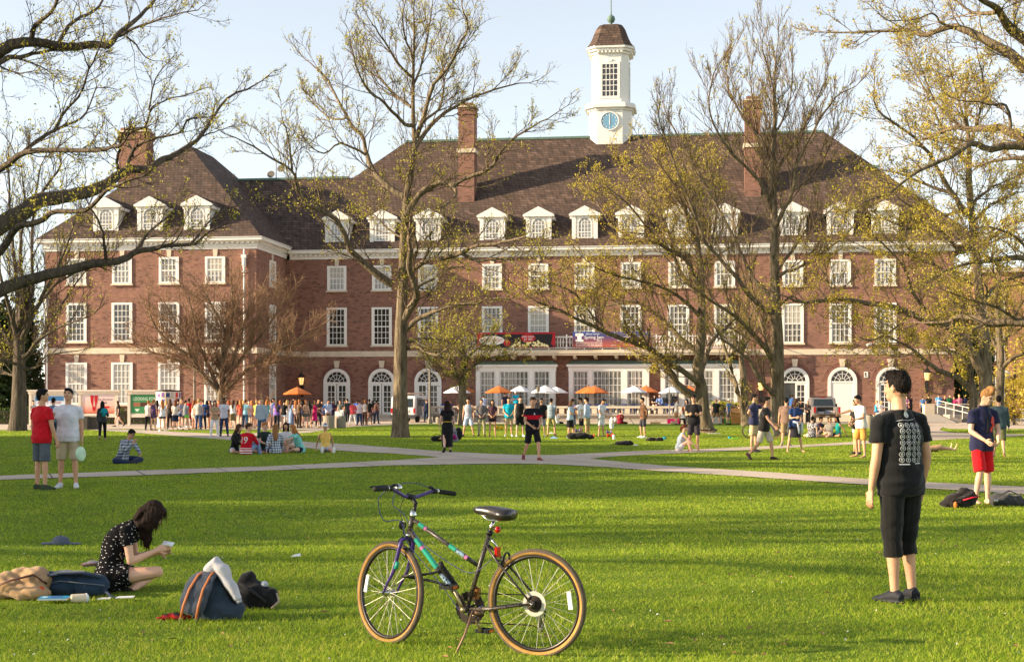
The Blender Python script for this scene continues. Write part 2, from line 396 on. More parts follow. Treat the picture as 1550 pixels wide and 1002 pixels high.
# three tall french windows with an entablature and a small copper roof
def bay(p0, p1):
    v = -.45; u0, u1 = uof(p0, v), uof(p1, v); L = u1 - u0; zb, zt = .5, 4.72
    m = MB(); m.box(-.0, L, -.02, -v - .003, zb, zt - .55, 0)
    m.box(-.05, L + .05, -.1, -v - .003, zt - .546, zt - .2); m.box(-.18, L + .18, -.28, -v - .003, zt - .196, zt)
    fr = [(.06, .237, 4), (.308, .657, 7), (.737, .923, 4)]
    cols = [(0, .055)] + [(.245, .30), (.665, .73), (.93, 1.0)]
    for a, b in cols: m.box(L * a, L * b, -.12, -.022, zb, zt - .548)
    o = m.build('french_window', WHITE, hall); o.location = (u0, v, 0)
    for a, b, n in fr:
        x0, x1 = L * a, L * b; g = MB()
        g.box(x0, x1, -.05, -.022, zt - .62, zt - .548); g.box(x0, x1, -.05, -.022, zb, zb + .25)
        g.box(x0, x0 + .05, -.05, -.022, zb + .25, zt - .62); g.box(x1 - .05, x1, -.05, -.022, zb + .25, zt - .62)
        for i in range(1, n): x = x0 + (x1 - x0) * i / n; g.box(x - .02, x + .02, -.045, -.022, zb + .25, zt - .62)
        for i in range(1, 6): z = zb + .25 + (zt - zb - .87) * i / 6; g.box(x0 + .05, x1 - .05, -.044, -.0225, z - .02, z + .02)
        g.build('glazing_bars', WHITE, o)
        MB().box(x0 + .01, x1 - .01, -.035, -.021, zb + .1, zt - .6).build('pane', PANE_M, o)
    MB().add([(-.2, -.3, zt + .004), (L + .2, -.3, zt + .004), (L + .2, .44, zt + .004), (-.2, .44, zt + .004), (.25, .1, zt + .3), (L - .25, .1, zt + .3), (L - .25, .44, zt + .3), (.25, .44, zt + .3)],
             [(0, 3, 2, 1), (0, 1, 5, 4), (1, 2, 6, 5), (2, 3, 7, 6), (3, 0, 4, 7), (4, 5, 6, 7)]).build('roof', COPPER, o)
for p0, p1 in ((720.5, 841), (861, 982.5), (1000, 1121)): bay(p0, p1)
# balcony over them
b0, b1 = uof(696, -1.6), uof(1133, -1.6)
m = MB(); m.box(b0, b1, -1.6, .0, 5.62, 5.9); m.box(b0 + .06, b1 - .06, -1.5, -.002, 5.46, 5.616)
balc = m.build('balcony', STONE, hall)
n = 14
for i in range(n):
    u = b0 + .7 + (b1 - b0 - 1.4) * i / (n - 1)
    MB().prism([(0, 5.455), (1.35, 5.455), (1.35, 5.3), (.9, 5.18), (0, 5.1)], 0, .26).build('bracket', STONE, balc).matrix_local = Matrix.Translation((u + .13, 0, 0)) @ Matrix.Rotation(R(-90), 4, 'Z')
m = MB(); zt = 7.02; v = -1.52
m.box(b0 + .05, b1 - .05, v - .03, v + .03, zt - .06, zt); m.box(b0 + .05, b1 - .05, v - .025, v + .025, 6.0, 6.05)
n = 16
for i in range(n + 1):
    u = b0 + .08 + (b1 - b0 - .16) * i / n
    m.box(u - .045, u + .045, v - .045, v + .045, 5.9, zt + .14)
    if i == n: break
    w = (b1 - b0 - .16) / n
    for j in range(6):                 # interlaced lattice of ovals
        x = u + .05 + (w - .1) * (j + .5) / 6; rx = (w - .1) / 12 * 1.35; pr = []
        for a in range(0, 361, 30): pr.append((x + rx * math.sin(R(a)), v, 6.51 + .45 * math.cos(R(a))))
        m.tube(pr, .02, 4, cap=False)
    m.box(u + .05, u + w - .05, v - .014, v + .014, 6.5, 6.53)
for s in (b0 + .05, b1 - .05): m.box(s - .03, s + .03, v + .06, -.02, zt - .06, zt); m.box(s - .025, s + .025, v + .06, -.02, 6.0, 6.05)
m.build('railing', WHITE, balc)
# chimneys
def chimney(u, v, w, d, z0, z1, bands=True):
    m = MB(); m.box(-w / 2, w / 2, -d / 2, d / 2, z0, z1 - 1.0)
    m.box(-w / 2 - .1, w / 2 + .1, -d / 2 - .1, d / 2 + .1, z1 - .996, z1 - .82); m.box(-w / 2 - .04, w / 2 + .04, -d / 2 - .04, d / 2 + .04, z1 - .816, z1 - .38)
    m.box(-w / 2 + .12, w / 2 - .12, -d / 2 + .12, d / 2 - .12, z1 - .246, z1 + .05)
    o = m.build('chimney', BRICK, hall); o.location = (u, v, 0)
    s = MB(); s.box(-w / 2 - .16, w / 2 + .16, -d / 2 - .16, d / 2 + .16, z1 - .376, z1 - .25); s.build('cap', STONE, o)
    if bands: s = MB(); s.box(-w / 2 - .12, w / 2 + .12, -d / 2 - .12, d / 2 + .12, z1 - 4.35, z1 - 4.0); s.build('stone_band', STONE, o); MB().box(-w / 2 - .2, w / 2 + .2, -d / 2 - .2, d / 2 + .1, z1 - 9.4, z1 - 8.9).build('flashing', COPPER, o)
chimney(uof(708, 4.9), 4.9, 1.4, 1.6, 17, zof(708, 159, 4.9))
chimney(uof(1139, 4.9), 4.9, 1.35, 1.6, 17, zof(1139, 149, 4.9))
chimney(uof(206, 1.0), 1.0, 2.6, 1.5, 16, zof(206, 196, 1.0), False)
# clock tower on the ridge
tu = uof(925, 12.1); tv = 12.1
def cham(h, c): return [(-h + c, -h), (h - c, -h), (h, -h + c), (h, h - c), (h - c, h), (-h + c, h), (-h, h - c), (-h, -h + c)]
def zt_(py): return zof(925, py, 10.3)
zb, zc0, zc1, zu1, ze, zr = zt_(222), zt_(167), zt_(157), zt_(81), zt_(70), zt_(33)
m = MB(); m.slab(cham(1.92, .76), zb - 1.5, zc0); m.slab(cham(1.66, .64), zc1, zu1)
tw = m.build('clock_tower', WHITE, hall); tw.location = (tu, tv, 0)
m = MB(); m.slab(cham(2.05, .8), zc0 + .002, zc0 + .2); m.slab(cham(2.3, .86), zc0 + .204, zc1 - .1); m.slab(cham(2.22, .84), zc1 - .096, zc1 + .03)
m.build('cornice', WHITE, tw); m = MB(); m.slab(cham(1.8, .7), zu1 + .002, zu1 + .24); m.slab(cham(2.0, .76), zu1 + .244, ze - .2); m.slab(cham(2.16, .8), ze - .196, ze)
for s in range(4):
    for i in range(7):
        x = -1.05 + i * .35; rot = Matrix.Rotation(s * math.pi / 2, 3, 'Z')
        bx = MB().box(x - .09, x + .09, -1.98, -1.8, zu1 + .06, zu1 + .24)
        m.add([rot @ Vector(p) for p in bx.v], bx.f)
m.build('cornice', WHITE, tw)
m = MB(); k = 10
prof = [(2.2, 0), (2.05, .1), (1.86, .35), (1.66, .75), (1.5, 1.15), (1.36, 1.5), (1.16, 1.8), (1.0, 1.98), (.86, 2.02)]
s = (zr - ze) / 2.02; rings = [[(x, y, ze + .003 + z * s) for x, y in cham(h, h * .37)] for h, z in prof]
vs = [p for rg in rings for p in rg]; fs = [(i * 8 + j, i * 8 + (j + 1) % 8, i * 8 + 8 + (j + 1) % 8, i * 8 + 8 + j) for i in range(len(prof) - 1) for j in range(8)]
m.add(vs, fs + [list(range(7, -1, -1)), list(range(len(vs) - 8, len(vs)))]); m.build('roof', SHINGLE, tw)
m = MB(); z0 = zr
m.lathe([(.3, z0 - .05), (.22, z0 + .1), (.1, z0 + .2), (.12, z0 + .3), (.3, z0 + .42), (.38, z0 + .66), (.3, z0 + .92), (.1, z0 + 1.04), (.05, z0 + 1.2), (.03, z0 + 3.6), (.0, z0 + 4.2)], n=12)
m.tube([(-.5, 0, z0 + 3.0), (.7, 0, z0 + 3.0)], .035, 5); m.build('finial', COPPER, tw, True)
CLK = plain('clock_blue', (112, 156, 186), .5, var=.05)
cz = zt_(184); m = MB(); m.lathe([(.76, 0), (.76, .05)], n=40, ax=Matrix.Rotation(R(90), 3, 'X')); m.v = [(x, y - 1.93, z + cz) for x, y, z in m.v]
ring = MB(); ring.ring(0, cz, .76, .86, -2.02, -1.925, 0, 360, 40)
for i in range(12):
    t = R(30 * i); ring.prism([(math.sin(t) * .6 + a, cz + math.cos(t) * .6 + b) for a, b in ((-.035, -.06), (.035, -.06), (.035, .06), (-.035, .06))], -1.995, -1.985)
ring.box(-.03, .03, -2.0, -1.99, cz - .1, cz + .52); ring.prism([(-.04, cz + .1), (.04, cz + .1), (.035, cz - .38), (-.035, cz - .38)], -2.01, -2.002)
m.build('clock_face', CLK, tw); ring.build('clock_ring', WHITE, tw)
for s in range(4):
    m = MB(); z0, z1 = zt_(146), zt_(95); wv = -1.66
    m.box(-.9, .9, wv - .06, wv - .002, z1 - .12, z1 + .1); m.box(-.9, -.68, wv - .06, wv - .002, z0 - .15, z1 - .12); m.box(.68, .9, wv - .06, wv - .002, z0 - .15, z1 - .12); m.box(-.68, .68, wv - .06, wv - .002, z0 - .15, z0 + .05)
    m.prism([(-.16, z1 + .1), (.16, z1 + .1), (.2, z1 + .32), (-.2, z1 + .32)], wv - .1, wv - .002)
    for i in range(1, 4): x = -.68 + i * .34; m.box(x - .03, x + .03, wv - .05, wv - .015, z0, z1)
    for i in range(1, 6): z = z0 + (z1 - z0) * i / 6; m.box(-.68, .68, wv - .048, wv - .016, z - .03 - (.03 if i == 3 else 0), z + .03)
    w = m.build('window', WHITE, tw); p = MB().box(-.68, .68, wv - .014, wv - .004, z0, z1).build('pane', PANE_D, tw)
    for q in (w, p): q.rotation_euler.z = s * math.pi / 2
# drainpipes with hopper heads
for px, ztop in ((369.5, 13.6), (71, 10.5)):
    m = MB(); u = uof(px, WV - .15)
    m.tube([(u, WV - .16, .2), (u, WV - .16, ztop - 1.2)], .075, 8); m.box(u - .2, u + .2, WV - .36, WV - .003, ztop - .45, ztop - .2)
    m.lathe([(.1, -1.25), (.17, -1.0), (.17, -.46)], (u, WV - .18, ztop), 8); m.tube([(u, WV - .16, ztop - .2), (u, WV - .16, ztop + .25)], .07, 8)
    for z in (1.2, 6.4, ztop - 1.6): m.box(u - .17, u + .17, WV - .2, WV - .003, z, z + .08)
    m.build('drainpipe', WHITE, hall)
# wall lanterns
GLOW, t, b = newmat('lantern_glass', .3); b.inputs['Base Color'].default_value = (*lin((240, 200, 140)), 1); b.inputs['Emission Color'].default_value = (1, .55, .18, 1); b.inputs['Emission Strength'].default_value = .55
for px, py in ((456, 577), (1152, 585), (1403.5, 570)):
    u, z = uof(px, -.4), zof(px, py, -.4)
    m = MB(); m.box(u - .12, u + .12, -.12, -.003, z - 1.3, z + .1); m.tube([(u, -.1, z - 1.2), (u, -.38, z - 1.0), (u, -.42, z - .4)], .05, 6)
    m.lathe([(.1, -.42), (.2, -.36), (.2, -.32)], (u, -.42, z), 8); m.lathe([(.34, .32), (.3, .4), (.12, .62), (.06, .7), (.04, .95), (.0, 1.0)], (u, -.42, z), 8)
    for i in range(6): t_ = i * math.pi / 3; m.tube([(u + .19 * math.cos(t_), -.42 + .19 * math.sin(t_), z - .33), (u + .28 * math.cos(t_), -.42 + .28 * math.sin(t_), z + .33)], .018, 4)
    o = m.build('wall_lantern', IRON, hall)
    MB().lathe([(.16, -.3), (.25, .3)], (u, -.42, z), 8).build('lantern_glass', GLOW, o)
m = MB(); u, z = uof(1311, -.05), zof(1311, 567, -.05); m.box(u - .16, u + .16, -.04, -.003, z - .24, z + .24); o = m.build('wall_plaque', WHITE, hall)
m = MB(); m.box(u - .1, u + .02, -.045, -.041, z - .05, z + .15); m.box(u - .1, u + .1, -.0455, -.0415, z - .17, z - .1); m.build('plaque_mark', IRON, o)
m = MB(); u, z = uof(1317, -.2), zof(1317, 520, -.2); m.tube([(u, -.003, z), (u, -.3, z - .05)], .05, 6); m.tube([(u + .1, -.2, z - .02), (u - .25, -.42, z - .15)], .1, 8); m.build('security_camera', WHITE, hall)
# ------------------------------------------------------------------ trees
def bark(name, dark, light, sc_=1.0):
    m, t, b = newmat(name, .95, .1)
    mp = t.new('ShaderNodeMapping'); mp.inputs['Scale'].default_value = (9 * sc_, 9 * sc_, 1.6 * sc_); t.link(t.obj(), mp.inputs[0])
    n = t.noise(1.0, 5, mp.outputs[0], .65); n2 = t.noise(.8, 3)
    c = t.ramp(n, [(.32, lin(dark)), (.68, lin(light))])
    t.link(t.mix(t.math('MULTIPLY', n2, .35), c, lin([x * .7 for x in dark])), b.inputs['Base Color'])
    t.link(t.bump(n, 1.0, .12), b.inputs['Normal']); return m
def leafmat(name, a, c, trans=.45):
    m, t, b = newmat(name, .6, .25)
    n = t.noise(2.2, 3); wn = t.new('ShaderNodeTexWhiteNoise', noise_dimensions='3D')
    mp = t.new('ShaderNodeVectorMath', operation='SCALE'); mp.inputs['Scale'].default_value = 7.0; t.link(t.obj(), mp.inputs[0])
    fl = t.new('ShaderNodeVectorMath', operation='FLOOR'); t.link(mp.outputs[0], fl.inputs[0]); t.link(fl.outputs[0], wn.inputs['Vector'])
    f = t.math('MULTIPLY_ADD', wn.outputs['Value'], .6, t.math('MULTIPLY', n, .4))
    col = t.ramp(f, [(.2, lin(a)), (.8, lin(c))]); t.link(col, b.inputs['Base Color'])
    tr = t.new('ShaderNodeBsdfTranslucent'); t.link(col, tr.inputs[0])
    mx = t.new('ShaderNodeMixShader'); mx.inputs[0].default_value = trans; out = next(x for x in t.n if x.type == 'OUTPUT_MATERIAL')
    t.link(b.outputs[0], mx.inputs[1]); t.link(tr.outputs[0], mx.inputs[2]); t.link(mx.outputs[0], out.inputs[0]); return m
BARK = bark('oak_bark', (80, 69, 58), (158, 141, 116)); BARK_D = bark('dark_bark', (80, 71, 64), (122, 110, 96))
TWIG = bark('twig_bark', (112, 96, 80), (150, 130, 108)); TWIG_O = bark('orange_twig', (142, 114, 90), (178, 146, 116)); TWIG_D = bark('dark_twig', (88, 76, 68), (122, 108, 94)); TWIG_P = bark('pale_twig', (124, 104, 84), (164, 142, 116))
LEAF_Y = leafmat('spring_leaf', (160, 152, 42), (204, 194, 78)); LEAF_G = leafmat('green_bud', (134, 140, 44), (190, 182, 66)); LEAF_O = leafmat('bronze_leaf', (174, 154, 50), (214, 196, 86))
LEAF_E = leafmat('evergreen', (34, 52, 26), (62, 84, 40), .2); LEAF_H = leafmat('hedge_leaf', (52, 74, 30), (92, 112, 46), .25)
rnd = random.Random(11)
def nrm(a):
    l = math.sqrt(a[0] * a[0] + a[1] * a[1] + a[2] * a[2]) or 1; return (a[0] / l, a[1] / l, a[2] / l)
class Twigs:
    def __init__(s): s.V = []; s.F = []
    def tube(s, pts, rs, n=3):
        o = len(s.V); k = len(pts); V = s.V
        for i in range(k):
            a = pts[max(i - 1, 0)]; c = pts[min(i + 1, k - 1)]; d = nrm((c[0] - a[0], c[1] - a[1], c[2] - a[2]))
            u = nrm((d[1], -d[0], 0)) if abs(d[2]) < .95 else (1, 0, 0)
            w = (d[1] * u[2] - d[2] * u[1], d[2] * u[0] - d[0] * u[2], d[0] * u[1] - d[1] * u[0]); p = pts[i]; r = rs[i]
            for j in range(n):
                t = 6.2832 * j / n; cu, su = r * math.cos(t), r * math.sin(t)
                V.append((p[0] + u[0] * cu + w[0] * su, p[1] + u[1] * cu + w[1] * su, p[2] + u[2] * cu + w[2] * su))
        F = s.F
        for i in range(k - 1):
            b = o + i * n
            for j in range(n): F.append((b + j, b + (j + 1) % n, b + n + (j + 1) % n, b + n + j))
    def build(s, name, mat, parent, smooth=True):
        me = bpy.data.meshes.new(name); me.from_pydata(s.V, [], s.F); me.materials.append(mat)
        if smooth: me.polygons.foreach_set('use_smooth', [True] * len(me.polygons))
        o = bpy.data.objects.new(name, me); COL.objects.link(o); o.parent = parent; return o
def leaves_mesh(name, spots, size, mat, parent, per=3, spread=.08):
    rs = np.random.RandomState(len(spots)); n = len(spots) * per
    if n == 0: return
    c = np.repeat(np.array(spots), per, 0) + rs.normal(0, spread, (n, 3))
    a = rs.normal(0, 1, (n, 3)); a /= np.linalg.norm(a, axis=1, keepdims=True)
    b = np.cross(a, rs.normal(0, 1, (n, 3))); b /= np.linalg.norm(b, axis=1, keepdims=True)
    s = size * rs.uniform(.55, 1.3, (n, 1)); a = a * s; b = b * s * .6
    v = np.stack([c - a, c - b * .9 + a * .1, c + a, c + b * .9 + a * .1], 1).reshape(-1, 3)
    me = bpy.data.meshes.new(name); me.vertices.add(4 * n); me.vertices.foreach_set('co', v.ravel())
    me.loops.add(4 * n); me.loops.foreach_set('vertex_index', np.arange(4 * n)); me.polygons.add(n)
    me.polygons.foreach_set('loop_start', np.arange(0, 4 * n, 4)); me.polygons.foreach_set('loop_total', np.full(n, 4))
    me.materials.append(mat); me.update(calc_edges=True)
    o = bpy.data.objects.new(name, me); COL.objects.link(o); o.parent = parent; return o
def bez(P, k=3):
    out = []
    n = len(P)
    for i in range(n - 1):
        p0, p1, p2, p3 = P[max(i - 1, 0)], P[i], P[i + 1], P[min(i + 2, n - 1)]
        for j in range(k):
            t = j / k; out.append(tuple(.5 * (2 * b + (c - a) * t + (2 * a - 5 * b + 4 * c - d) * t * t + (3 * b - a - 3 * c + d) * t ** 3) for a, b, c, d in zip(p0, p1, p2, p3)))
    out.append(tuple(P[-1])); return out
def tree(label, D, limbs, seed, bark_m, twig_m, leaf_m=None, L1=2.6, n1=1.6, n2=5, n3=4, leafp=.5, lsize=.075, per=3, up=.35, trad=.011, start=.12, group=None, fan=.9, lkeep=1.0, name='spring_tree', taper3=.33):
    """limbs: (flat list of photo x,y, first radius px, last radius px, depth change in metres); the first is the trunk"""
    n1 *= 1.5; n2 += 1; n3 += 1; trad *= 1.35; rnd.seed(seed); k = D / F
    bx, by = limbs[0][0][:2]; base = at(bx, by, D); base.z = 0
    root = thing(name, label, 'tree', base, 0, group)
    W = []      # world limbs
    for q, (xy, r0, r1, dz) in enumerate(limbs):
        pts = [(xy[i], xy[i + 1]) for i in range(0, len(xy), 2)]; z0 = 0.0
        if W:       # a limb starts at the depth of the wood it grows from
            z0 = min(((p[0] - pts[0][0]) ** 2 + (p[1] - pts[0][1]) ** 2, p[2]) for w in W for p in w[1])[1]
        n = len(pts); c3 = [(x, y, z0 + dz * (i / max(1, n - 1)) ** 1.3, r0 + (r1 - r0) * (i / max(1, n - 1)) ** (.8 if q else .7)) for i, (x, y) in enumerate(pts)]
        c3 = bez(c3, 3); wig = .0 if q == 0 else .6
        c3 = [(x + rnd.gauss(0, wig * min(1, r)), y + rnd.gauss(0, wig * min(1, r)), z, r) for x, y, z, r in c3]
        W.append((q, c3))
    tr = Twigs(); tw = Twigs(); leaves = []
    def P3(c): 
        d = D + c[2]; v = at(c[0], c[1], d); return (v.x - base.x, v.y - base.y, v.z)
    def grow(p, d, L, r, lev):
        m_ = 4 if lev < 3 else 3
        pts = [p]; ds = [d]; st = L / (m_ - 1)
        for i in range(m_ - 1):
            d = nrm((d[0] + rnd.gauss(0, .2), d[1] + rnd.gauss(0, .2), d[2] + rnd.gauss(0, .16) + up * .3)); p = (p[0] + d[0] * st, p[1] + d[1] * st, p[2] + d[2] * st); pts.append(p); ds.append(d)
        tw.tube(pts, [r * (1 - .7 * i / (m_ - 1)) for i in range(m_)])
        if lev >= 3:
            if leaf_m and rnd.random() < leafp: leaves.append(pts[-1]); 
            if leaf_m and rnd.random() < leafp * .5: leaves.append(pts[1])
            return
        nn = n2 if lev == 1 else n3
        for i in range(nn):
            s = .25 + .75 * (i + rnd.random() * .8) / nn; j = min(int(s * (m_ - 1)), m_ - 2); f = s * (m_ - 1) - j
            q = tuple(a + (b - a) * min(f, 1) for a, b in zip(pts[j], pts[j + 1]))
            grow(q, spread(ds[j + 1]), L * (.5 if lev == 1 else .48) * rnd.uniform(.6, 1.25) * (1.15 - .4 * s), max(r * .5, trad * (.9 if lev == 1 else .7)), lev + 1)
    def spread(d):
        v = (rnd.gauss(0, 1), rnd.gauss(0, 1), rnd.gauss(0, 1)); k_ = fan * rnd.uniform(.6, 1.2)
        dt = v[0] * d[0] + v[1] * d[1] + v[2] * d[2]; v = nrm((v[0] - dt * d[0], v[1] - dt * d[1], v[2] - dt * d[2]))
        return nrm((d[0] + v[0] * k_, d[1] + v[1] * k_, d[2] + v[2] * k_ + up * .6))
    for q, c3 in W:
        pts = [P3(c) for c in c3]; rs = [c[3] * k for c in c3]
        if q == 0: rs[0] *= 1.05
        (tr).tube(pts, rs, 12 if q == 0 else (8 if rs[0] > .08 else 5))
        if q == 0 or True:
            tot = 0; nx = 0
            Ls = sum(math.dist(a, b) for a, b in zip(pts, pts[1:])); st = start if q else limbs[0][3] if False else (.5 if q == 0 else start)
            for i in range(len(pts) - 1):
                seg = math.dist(pts[i], pts[i + 1]); d = nrm(tuple(b - a for a, b in zip(pts[i], pts[i + 1])))
                tot += seg; s = tot / Ls
                if s < st: continue
                nx += seg * n1
                while nx > 0:
                    nx -= rnd.uniform(.6, 1.4); f = rnd.random(); p = tuple(a + (b - a) * f for a, b in zip(pts[i], pts[i + 1]))
                    grow(p, spread(d), L1 * rnd.uniform(.45, 1.15) * (1.1 - .45 * s), min(rs[i] * .5, trad * 2.2), 1)
            grow(pts[-1], nrm(tuple(b - a for a, b in zip(pts[-2], pts[-1]))), L1 * .7, max(rs[-1], trad * 1.5), 1)
    tr.build('trunk', bark_m, root); tw.build('branches', twig_m, root)
    if leaf_m and leaves:
        rnd.shuffle(leaves); leaves_mesh('crown', leaves[:int(len(leaves) * lkeep)], lsize * .8, leaf_m, root, per, lsize * 1.2)
    return root

oak = tree('tallest oak in the middle of the lawn with sparse yellow-green leaves', 64.3, [
 ([606,663, 606,648, 606,620, 606,580, 607,500, 608,470, 611,400, 613,340, 616,300, 623,254, 628,222, 626,190, 625,130, 627,60, 626,10], 15.5, 1, 0),
 ([595,430, 570,416, 545,393, 531,379, 523,358, 508,334, 484,317, 471,313, 455,296, 448,278, 442,259, 412,240, 374,216], 6.5, 1.2, -4),
 ([442,259, 439,224, 429,185], 2, .8, -1), ([484,317, 500,305, 520,290], 2, .8, 2),
 ([616,300, 590,284, 568,262, 555,236, 550,211, 530,185, 510,150, 495,121, 470,96], 5.5, 1, 3),
 ([555,236, 517,217, 490,233, 469,220], 2.2, .8, -2), ([523,179, 497,178, 465,147], 2, .8, 2),
 ([613,328, 626,306, 641,289, 667,276, 683,281, 702,271, 728,262, 747,249, 766,220, 795,198, 828,180], 6, 1, -3),
 ([683,281, 690,292, 686,300], 3.5, 1.5, -.6),
 ([629,222, 651,192, 673,172, 705,153, 737,140, 786,126], 4.2, 1, 4), ([630,208, 641,179, 657,128, 677,105, 693,73, 708,41, 700,13], 4, 1, -3),
 ([626,190, 613,188, 594,169, 574,150, 552,131, 535,85], 3.5, 1, -4), ([622,163, 594,140, 574,115, 560,90], 2.6, 1, 3), ([625,118, 600,93, 574,51, 562,35], 2.6, .8, -2),
 ([640,185, 665,165, 672,130, 670,90, 680,50], 2.4, .8, 4), ([626,130, 640,90, 650,40, 655,8], 2.2, .8, 1), ([625,90, 612,50, 610,15], 2, .8, -2),
 ([612,410, 624,408, 646,395, 673,391, 700,383, 716,373, 751,369, 778,362, 796,358], 5.6, 1.4, -5), ([700,385, 724,395, 755,391, 778,399, 798,408, 829,418], 3, 1, -2),
 ([640,398, 650,375, 652,350], 2.5, 1, -2), ([618,400, 632,380, 628,355], 2.6, 1, -2),
 ([604,494, 622,467, 630,451, 628,434, 619,405, 622,380], 6.5, 4, -2.2),
 ([612,502, 638,480, 661,471, 685,461, 716,461, 735,453, 772,451], 4.6, 1, -4), ([616,517, 640,512, 654,513, 675,516, 690,530], 2.8, .8, 2), ([614,528, 630,525, 646,533, 661,537, 677,527], 3.2, 1, -2),
 ([612,440, 622,437, 653,424, 673,410, 702,404], 3.6, 1, 4), ([608,360, 585,345, 572,330, 560,322], 2, .8, 3)],
 1, BARK, TWIG, LEAF_Y, L1=2.3, n1=1.5, n2=5, n3=4, leafp=.36, lsize=.06, per=3)
tree('bare tree with a wide rounded crown of fine twigs before the left wing', 96, [
 ([336,645, 335,615, 335,598, 336,588], 8.5, 6, 0), ([335,597, 307,565, 290,540, 278,510, 262,480], 4, 1, -2), ([334,596, 320,560, 303,525, 292,480, 285,450], 4, 1, 2),
 ([336,590, 337,540, 340,502, 325,470, 310,445], 4, 1, -1), ([337,592, 350,550, 362,515, 372,480, 385,450], 4, 1, 2), ([338,595, 365,568, 400,540, 440,520, 470,500], 4, 1, -2),
 ([350,560, 375,530, 405,495, 432,455], 3.2, 1, 1), ([307,565, 275,548, 240,535, 215,528], 3, 1, 1), ([300,545, 265,525, 235,495, 225,470], 3, 1, -1), ([337,550, 350,500, 352,455, 350,430], 3, 1, 0), ([380,555, 415,550, 450,548], 2.6, 1, 1)],
 2, BARK, TWIG_O, None, L1=3.0, n1=3.6, n2=6, n3=5, up=.3, trad=.013, fan=1.15, name='bare_tree')
tree('dark upright tree at the far left with many steep limbs above a thick trunk', 79, [
 ([26,653, 28,631, 29,600, 29,576, 29,545, 29,515], 15, 8, 0),
 ([28,515, 20,490, 14,464, 4,430, -10,390], 5, 1.5, -2), ([29,515, 28,480, 27,436, 20,380, 16,310, 12,240], 6, 1.2, 2), ([30,520, 40,497, 53,472, 70,436, 92,394, 112,340], 5.5, 1, -2), ([30,510, 42,460, 50,436, 48,380, 52,310, 62,250], 5, 1, 2),
 ([31,540, 42,536, 59,514, 92,495, 132,480], 4, 1, -3), ([30,550, 48,530, 70,500, 100,450, 130,410], 4, 1, 3), ([31,560, 56,555, 73,537, 117,531], 2.8, .8, -2), ([28,530, 18,526, 0,497, -30,480], 4, 1, 1), ([28,552, 18,549, 0,544, -30,535], 3, 1, -2), ([28,572, 12,566, -20,558], 3, 1, 2),
 ([29,500, 34,440, 30,380, 38,320, 34,270], 4.5, 1, -1), ([45,480, 75,440, 110,415, 150,400], 3, .8, 1)],
 3, BARK_D, TWIG_D, LEAF_Y, L1=2.8, n1=1.5, n2=4, n3=4, leafp=.14, up=.55, lsize=.08, fan=.7)
tree('big oak beyond the left edge whose long limbs cross sky and wing', 34, [
 ([-150,712, -147,640, -143,520, -138,420, -132,300, -120,170, -95,40, -80,-60], 33.6, 12, 0),
 ([-140,500, -60,468, 0,440, 26,429, 73,416, 109,407, 156,398, 187,393, 207,380, 233,377, 249,372, 288,370, 306,360], 12.6, 2, 2), ([211,376, 220,357, 241,338, 259,323], 3.36, 1.2, 1.5), ([160,396, 158,370, 153,344, 137,315], 3.02, 1.2, -1.2), ([288,370, 301,354, 324,328, 358,312], 2.52, 1, 1), ([233,377, 262,368, 275,350], 1.68, .8, -1),
 ([-140,450, -70,395, 0,341, 34,323, 57,304, 86,300, 117,293, 145,287, 166,276, 182,263, 197,256, 226,255, 244,243, 262,236, 283,223, 303,207, 316,187, 345,150, 384,131], 15.96, 1.4, 5),
 ([185,262, 192,251, 199,228, 189,205, 220,192, 226,168, 246,153, 276,145], 3.7, 1, 2), ([181,262, 177,248, 180,226, 184,212], 2.86, 2, -1), ([200,238, 205,223, 233,210, 270,202, 283,182, 312,178], 3.19, 1, -2), ([303,207, 325,200, 340,195], 1.34, .8, 1), ([226,168, 235,120, 255,95], 1.68, .7, -1),
 ([-135,330, -60,285, 0,257, 39,231, 91,228, 145,228, 181,221], 7.56, 2, -3), ([0,257, 34,231, 67,205, 104,189, 130,171, 145,130], 4.2, 1, 3), ([80,200, 101,166, 119,145, 135,106, 148,75, 158,47], 2.52, .8, -2), ([135,106, 127,85, 122,70], 1.18, .7, -.6),
 ([-140,480, -60,420, 0,381, 26,344, 57,336, 86,320, 130,318, 160,290, 190,275], 7.56, 2, -4), ([57,304, 72,280, 92,250, 88,220], 2.86, 1.2, 2),
 ([-122,180, -60,115, 0,78, 26,66, 57,65, 104,71, 145,67, 163,70, 179,52, 205,31, 228,8, 245,-12], 11.76, 2, 3), ([181,55, 202,43, 233,32, 272,21, 300,16], 2.86, .8, -1.6), ([192,56, 207,70, 220,86, 234,93], 1.68, .7, 1), ([88,66, 104,39, 122,26, 145,15, 156,0, 165,-20], 3.7, 1.5, 2), ([47,60, 54,39, 78,18, 88,-5], 4.54, 2, -2), ([-60,140, 0,93, 31,87, 60,80, 86,75], 5.88, 1.5, 1), ([31,90, 60,100, 85,118], 1.68, .7, 1), ([0,100, 30,112, 60,106], 1.68, .7, -1)],
 4, BARK_D, TWIG_D, LEAF_Y, L1=1.15, n1=2.3, n2=4, n3=4, leafp=.22, lsize=.04, per=3, up=.3, trad=.0052, start=.1)
